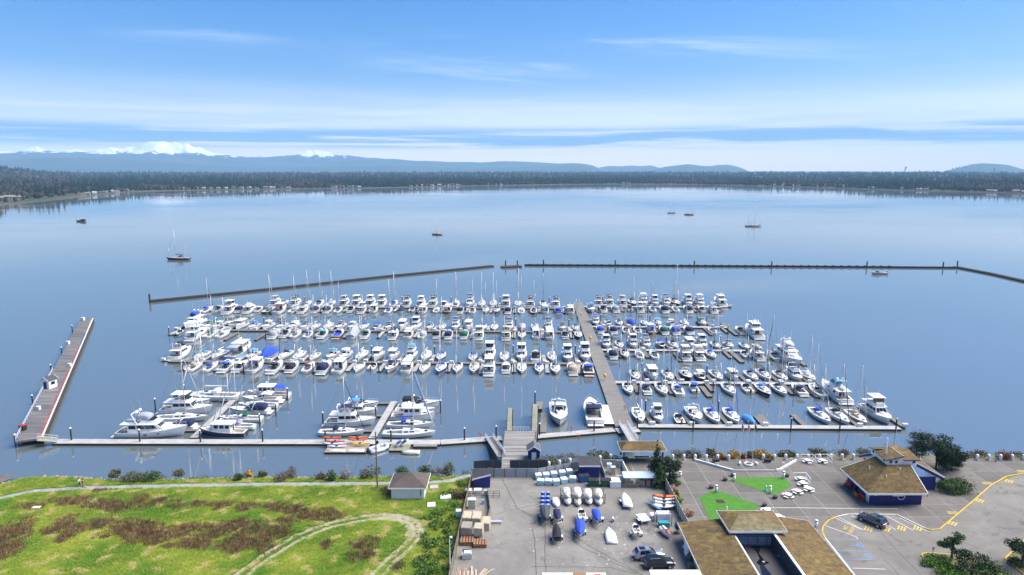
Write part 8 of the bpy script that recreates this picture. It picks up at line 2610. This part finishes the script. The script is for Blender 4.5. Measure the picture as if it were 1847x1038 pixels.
# flagpoles
def flag(t, z, w, h_, bands):
    """limp flag in coloured pieces: list of (v0, v1, u0, u1, material)"""
    for v0, v1, u0, u1, m_ in bands:
        mb = MB(); n = 6
        for i in range(n):
            a0, a1 = lerp(u0, u1, i / n), lerp(u0, u1, (i + 1) / n)
            f = lambda u, v: (.06 + w * .34 * u, .14 * math.sin(u * 9), z - h_ * v - w * .75 * u)
            mb.face([f(a0, v0), f(a1, v0), f(a1, v1), f(a0, v1)])
        mb.obj('flag_panel', m_, t)
FR, FW, FB, FG = mat('flag_red', (.50, .02, .03), .8), mat('flag_white', (.75, .75, .75), .8), mat('flag_blue', (.02, .03, .18), .8), mat('flag_green', (.01, .11, .06), .8)
for k, (x, lab) in enumerate(((1334, 'left flagpole flying the limp stars and stripes'), (1345, 'middle flagpole flying a red and white flag'), (1357, 'right flagpole flying a dark green flag'))):
    p = at(x, 833, PLZ); t = thing('flagpole', lab, 'flagpole', (p.x, p.y, PLZ), 0, 'flagpoles')
    MB().tube((0, 0, 0), (0, 0, 8.6), .05, .03, 8).obj('pole', M_WHITE, t); MB().lathe((0, 0, 8.6), [(.02, 0), (.1, .08), (.1, .14), (.02, .2)], 8).obj('finial', M_WHITE, t); MB().lathe((0, 0, 0), [(.25, 0), (.25, .12), (.1, .2)], 10).obj('base', M_CONC, t)
    if k == 0: flag(t, 8.3, 1.7, 1.1, [(i / 7, (i + 1) / 7, .0 if i > 3 else .42, 1, FR if i % 2 == 0 else FW) for i in range(7)] + [(0, 4 / 7, 0, .42, FB)])
    elif k == 1: flag(t, 8.3, 1.7, 1.0, [(0, 1, 0, .27, FR), (0, 1, .27, .73, FW), (0, 1, .73, 1, FR), (.3, .7, .42, .58, FR)])
    else: flag(t, 8.3, 1.7, 1.0, [(0, 1, 0, .4, FG), (0, 1, .4, .6, FG), (0, 1, .6, 1, FG)])
for k, (x, y, m_, lab) in enumerate(((1310, 924, M_WHITE, 'small white statue standing in the lower lawn'), (1381, 886, PAINT['l'], 'small blue and white statue in the upper lawn'))):
    p = at(x, y, PLZ); t = thing('statue', lab, 'statue', (p.x, p.y, PLZ + .035)); MB().lathe((0, 0, 0), [(.22, 0), (.22, .2), (.12, .25), (.16, .6), (.1, .85)], 8).obj('body', m_, t, True); MB().lathe((0, -.06, .82), [(.03, 0), (.15, .1), (.15, .2), (.03, .3)], 8).obj('head', M_WHITE, t, True)
p = at(1165, 866, PLZ); t = thing('rowboat_planter', 'red white and blue rowboat used as a flower planter', 'planter', (p.x, p.y, PLZ), 1.3)
h = Shape(2.6, 1.1, .5, .7, .6, .45, 2.0, .08, draft=.05); h.hull(8).obj('hull', PAINT['w'], t, True); h.stripe(8, .1, .28, .02).obj('stripe', PAINT['n'], t); MB().box((0, -.1, .42), (.75, 1.7, .1)).obj('soil', mat('rust_flowers', (.35, .10, .05), .9, var=.5, scale=6), t)

# utility pole, lamp posts
p = at(681, 881, GZ); t = thing('utility_pole', 'tall wooden utility pole on the shore by the pump house', 'pole', (p.x, p.y, GZ)); MB().tube((0, 0, -.2), (0, 0, 11.2), .17, .12, 8).obj('pole', mat('pole_wood', (.20, .155, .11), .9, var=.3, scale=3), t); MB().box((0, 0, 10.2), (1.6, .12, .14)).obj('crossarm', M_WOOD, t); MB().box((.3, -.15, 9.2), (.4, .35, .5)).obj('lamp_head', M_BLACK, t)
p = at(812, 1036, GZ); t = thing('lamp_post', 'thin white lamp post outside the yard fence', 'lamp', (p.x, p.y, GZ)); MB().tube((0, 0, 0), (0, 0, 6.0), .08, .06, 8).obj('pole', M_WHITE, t); MB().lathe((.2, 0, 5.8), [(.05, 0), (.2, .05), (.2, .22), (.05, .3)], 8).obj('lamp_head', M_WHITE, t)
p = at(1117, 868, GZ); t = thing('double_lamp_post', 'double headed lamp post in the walled enclosure', 'lamp', (p.x, p.y, GZ)); MB().tube((0, 0, 0), (0, 0, 4.2), .07, .05, 8).obj('pole', M_RIM, t)
for s in (-1, 1): MB().box((s * .35, 0, 4.2), (.5, .25, .14)).obj('lamp_head', M_RIM, t)
p = at(1672, 999, GZ); t = thing('white_sign_post', 'small white sign post at the tip of the planted island', 'sign', (p.x + .6, p.y - .4, PLZ)); MB().box((0, 0, .6), (.1, .1, 1.2)).obj('post', M_WHITE, t); MB().box((0, -.03, 1.1), (.42, .05, .55)).obj('board', M_WHITE, t)

# ------------------------------------------------------------------ people
def skin_mesh(name, joints, edges, m, parent, root=0):
    me = bpy.data.meshes.new(name)
    me.from_pydata([j[:3] for j in joints], edges, [])
    o = add(name, me, parent)
    md = o.modifiers.new('skin', 'SKIN'); md.use_smooth_shade = True
    for i, j in enumerate(joints):
        sv = me.skin_vertices[0].data[i]; sv.radius = (j[3], j[4] if len(j) > 4 else j[3]); sv.use_root = i == root
    o.modifiers.new('sub', 'SUBSURF').render_levels = 1
    me.materials.append(m)
    return o


M_SKIN = mat('skin', (.50, .32, .23), .6)


def person(label, px, py, z, rz, coat, trousers, hair, stride=.22, hood=None):
    p = at(px, py, z)
    t = thing('person', label, 'person', (p.x, p.y, z), rz)
    s = stride
    J = [(0, 0, .95, .13, .10), (0, .0, 1.2, .14, .10), (0, .01, 1.42, .13, .085), (0, .02, 1.52, .05), (0, .04, 1.62, .095, .10), (0, .03, 1.72, .075, .08),
         (.20, .0, 1.42, .06), (.26, -s * .5, 1.16, .045), (.24, -s * .2, .93, .036), (.24, -s * .1, .84, .03), (-.20, 0, 1.42, .06), (-.26, s * .5, 1.16, .045), (-.24, s * .9, .95, .036), (-.24, s * 1.1, .87, .03),
         (.10, 0, .9, .085), (.11, s * .7, .5, .06), (.11, s * .9, .09, .045), (.11, s * .9 + .16, .04, .04), (-.10, 0, .9, .085), (-.11, -s * .3, .5, .06), (-.11, -s * 1.2, .12, .045), (-.11, -s * 1.2 + .14, .04, .04)]
    E = [(0, 1), (1, 2), (2, 3), (3, 4), (4, 5), (2, 6), (6, 7), (7, 8), (8, 9), (2, 10), (10, 11), (11, 12), (12, 13), (0, 14), (14, 15), (15, 16), (16, 17), (0, 18), (18, 19), (19, 20), (20, 21)]
    skin_mesh('body', J, E, M_SKIN, t)
    up = lambda j, k=1.22: (j[0], j[1], j[2], j[3] * k, (j[4] if len(j) > 4 else j[3]) * k)
    C_ = [up(J[i]) for i in (0, 1, 2, 6, 7, 8, 10, 11, 12)]
    skin_mesh('jacket', C_, [(0, 1), (1, 2), (2, 3), (3, 4), (4, 5), (2, 6), (6, 7), (7, 8)], coat, t)
    T_ = [up(J[i], 1.25) for i in (0, 14, 15, 16, 18, 19, 20)]
    T_[0] = (0, 0, .93, .15, .12)
    skin_mesh('trousers', T_, [(0, 1), (1, 2), (2, 3), (0, 4), (4, 5), (5, 6)], trousers, t)
    for i in (17, 21): MB().box((J[i][0], J[i][1] - .06, .045), (.11, .28, .09), 0, .85).obj('shoe', M_BLACK, t)
    MB().lathe((0, .015, 1.62), [(.115, -.06), (.12, .06), (.10, .14), (.03, .19)], 10).obj('hair', hair, t, True)
    f = MB().box((0, .145, 1.63), (.035, .04, .05)); f.obj('nose', M_SKIN, t)
    for sx in (-1, 1): MB().box((sx * .04, .135, 1.66), (.025, .012, .014)).obj('eye', M_BLACK, t)
    return t


person('person in a white jacket and dark trousers walking on the path', 143.5, 878, GZ, -1.3, mat('jacket_white', (.62, .66, .66), .8), mat('trousers_dark', (.03, .03, .04), .9), mat('hair_dark', (.03, .02, .015), .8))
person('person in a dark red jacket walking beside the one in white', 151, 880, GZ, -1.3, mat('jacket_red', (.16, .015, .03), .8), mat('trousers_tan', (.22, .18, .13), .9), mat('hair_dark', (.03, .02, .015)))
person('person in a blue jacket standing by the shore posts', 1796, 833, PLZ, .2, mat('jacket_blue', (.03, .05, .40), .8), mat('trousers_grey', (.25, .25, .27), .9), mat('hair_dark', (.03, .02, .015)), .06)

# ------------------------------------------------------------------ houses, smoke and single trees on the far shore
hw = [mat(f'far_house_{i}', c, .8) for i, c in enumerate(((.42, .41, .39), (.30, .26, .21), (.50, .50, .50), (.20, .17, .15)))]
hr_ = [mat(f'far_roof_{i}', c, .9) for i, c in enumerate(((.10, .09, .09), (.20, .17, .15), (.35, .35, .36)))]
HS = [165, 176, 187, 196, 206, 216, 226, 243, 345, 356, 368, 381, 394, 407, 420, 434, 447, 461, 475, 489, 502, 517, 530, 544, 610, 619, 628, 637, 646, 655, 745, 754, 763, 772, 783, 796, 809, 818, 828, 839, 884, 893, 902, 1009, 1120, 1128, 1385, 1418, 1430, 1555, 1563, 1602, 1610, 1640, 1652, 1765, 1776, 1800, 1812, 1826, 1838]
for k, px in enumerate(HS):
    d = rnd.uniform(5, 20); a = azim(px); r_ = shore_r(px) + d
    x, y = math.sin(a) * r_, math.cos(a) * r_
    w, dd, h_ = rnd.uniform(10, 18), rnd.uniform(8, 11), rnd.uniform(3.5, 5.5)
    t = thing('shore_house', f'small {("white", "tan", "bright white", "brown")[k % 4]} house on the far shore, {ORD[k]} house from the left', 'house', (x, y, land_h(px, d, x, y) - .3), -a + rnd.uniform(-.3, .3), 'houses on the far shore')
    MB().box((0, 0, h_ / 2), (w, dd, h_)).obj('wall', hw[k % 4], t)
    ro = MB()
    for s in (-1, 1): ro.face([(-w / 2 - .6, s * (dd / 2 + .6), h_ - .3), (w / 2 + .6, s * (dd / 2 + .6), h_ - .3), (w / 2 + .6, 0, h_ + 2.8), (-w / 2 - .6, 0, h_ + 2.8)])
    ro.obj('roof', hr_[k % 3], t)
    for s in (-1, 1): MB().face([(s * w / 2, -dd / 2, h_), (s * w / 2, dd / 2, h_), (s * w / 2, 0, h_ + 2.6)]).obj('gable', hw[k % 4], t)
    for q in range(3): MB().box((-w * .3 + q * w * .3, -dd / 2 - .05, h_ * .55), (w * .16, .1, h_ * .35)).obj('window', M_GLASS, t)
for k, (x0, w) in enumerate(((14, 30), (42, 34))):
    d = 60; a = azim(x0); r_ = shore_r(x0) + d; x, y = math.sin(a) * r_, math.cos(a) * r_
    t = thing('apartment_building', f'{("left", "right")[k]} of two brown two-storey blocks on the left far shore', 'building', (x, y, land_h(x0, d, x, y)), -a, 'brown blocks on the left shore')
    MB().box((0, 0, 3.5), (w * .85, 12, 7)).obj('wall', hw[1], t)
    q = w * .85 / 2 + 1; roof_faces('roof', [[(-q, -7, 7), (q, -7, 7), (q * .75, 0, 10.5), (-q * .75, 0, 10.5)], [(q, 7, 7), (-q, 7, 7), (-q * .75, 0, 10.5), (q * .75, 0, 10.5)], [(q, -7, 7), (q, 7, 7), (q * .75, 0, 10.5)], [(-q, 7, 7), (-q, -7, 7), (-q * .75, 0, 10.5)]], .3, hr_[1], t)
    for f in range(2):
        for c in range(6): MB().box((-w * .36 + c * w * .144, -6.06, 1.8 + f * 3.2), (w * .075, .12, 1.6)).obj('window', M_GLASS, t)
for k, (px, d, h_, tone, kind) in enumerate(((8, 130, 30, 'dark', 'c'), (18, 120, 26, 'dark', 'c'), (88, 110, 27, 'dark', 'c'), (95, 90, 24, 'dark', 'c'), (104, 100, 30, 'dark', 'c'), (112, 80, 28, 'dark', 'c'), (122, 95, 31, 'dark', 'c'), (133, 90, 26, 'dark', 'c'), (83, 75, 14, 'gold', 'r'), (137, 40, 15, 'brown', 'r'), (149, 55, 18, 'dark', 'r'), (60, 85, 13, 'dark', 'r'), (40, 80, 12, 'mid', 'r'), (160, 60, 20, 'dark', 'c'))):
    a = azim(px); r_ = shore_r(px) + d; x, y = math.sin(a) * r_, math.cos(a) * r_; z = land_h(px, d, x, y)
    t = thing('shore_tree', f'{("tall dark conifer" if kind == "c" else ("orange round tree" if tone == "gold" else "rounded tree"))} on the left far shore, {ORD[k]} of the single trees there', 'tree', (x, y, z), 0, 'single trees on the left shore')
    MB().tube((0, 0, -1), (0, 0, h_ * .9), .5, .1, 6).obj('trunk', M_BARK, t)
    bl = [(0, 0, h_ * (.15 + .8 * f / 9), h_ * .19 * (1 - f / 10), h_ * .19 * (1 - f / 10), h_ * .09) for f in range(10)] if kind == 'c' else [(rnd.uniform(-.3, .3) * h_, rnd.uniform(-.3, .3) * h_, h_ * rnd.uniform(.4, .8), h_ * .3, h_ * .3, h_ * .22) for _ in range(6)]
    V, F, C = leaf_cloud(bl, 420, h_ * .05, GREENS[tone] if tone != 'gold' else [(.22, .11, .03), (.28, .15, .04)], 77 + k)
    add('crown', fast_mesh('crown', V, F, m_leaf, C), t)
m_smoke = mat('steam', (.80, .80, .82), 1.0)
for k, (px, py, D, n, s0, rise, drift, lab) in enumerate(((1836, 309, 7600, 16, 26, 24, 2.0, 'tall white steam plume at the right edge of the horizon'), (1688, 309, 9000, 9, 22, 5, 24, 'low drifting steam plume beside the dome hill'), (1611, 309, 9000, 5, 16, 9, 4, 'tiny steam puff on the far ridge'))):
    a = azim(px); x, y, z = math.sin(a) * D, math.cos(a) * D, CAM_H - 18
    pos = np.array([(x + drift * i + rnd.uniform(-6, 6), y + rnd.uniform(-8, 8), z + rise * i + rnd.uniform(-5, 5)) for i in range(n)])
    sc = np.array([[s0 * (1 + .12 * i)] * 3 for i in range(n)])
    V, F, _ = scatter(*blob_template(3 + k, 8, 5), pos, sc, nrng.random(n) * 6, None, .2)
    tag(add('steam_plume', fast_mesh('steam_plume', V, F, m_smoke, None, True)), lab, None, None, 'stuff')
for k, px in enumerate((1826, 1822, 1768)):
    a = azim(px); D = 7600; x, y = math.sin(a) * D, math.cos(a) * D
    t = thing('refinery_stack', f'thin dark refinery stack on the right horizon, {ORD[k]} from the right', 'chimney', (x, y, 10), 0, 'refinery stacks'); MB().tube((0, 0, 0), (0, 0, 62 + 18 * (k == 0)), 7, 5, 8).obj('shaft', mat('stack_concrete', (.16, .16, .17), .9), t); MB().tube((0, 0, 60), (0, 0, 64), 8, 8, 8).obj('platform', M_BLACK, t)

# scraps and flecks on the yard surface
mb = MB()
for k in range(95):
    px, py = rnd.choice([rnd.uniform(1000, 1235), rnd.uniform(1080, 1220), rnd.uniform(900, 1200)]), rnd.uniform(905, 1030)
    if px > 1190 + (py - 890) * .38: continue
    p = at(px, py, GZ); s_ = rnd.uniform(.04, .17); a = rnd.uniform(0, 6.28)
    q = [(p.x + s_ * rnd.uniform(.6, 1.4) * math.cos(a + b), p.y + s_ * rnd.uniform(.6, 1.4) * math.sin(a + b)) for b in (0, 1.3, 2.5, 3.9, 5.1)]
    mb.prism(q, GZ + .013, GZ + .03)
tag(mb.obj('litter', mat('paint_flecks', (.42, .41, .39), .9)), 'white scraps and flecks scattered over the yard asphalt', None, None, 'stuff')
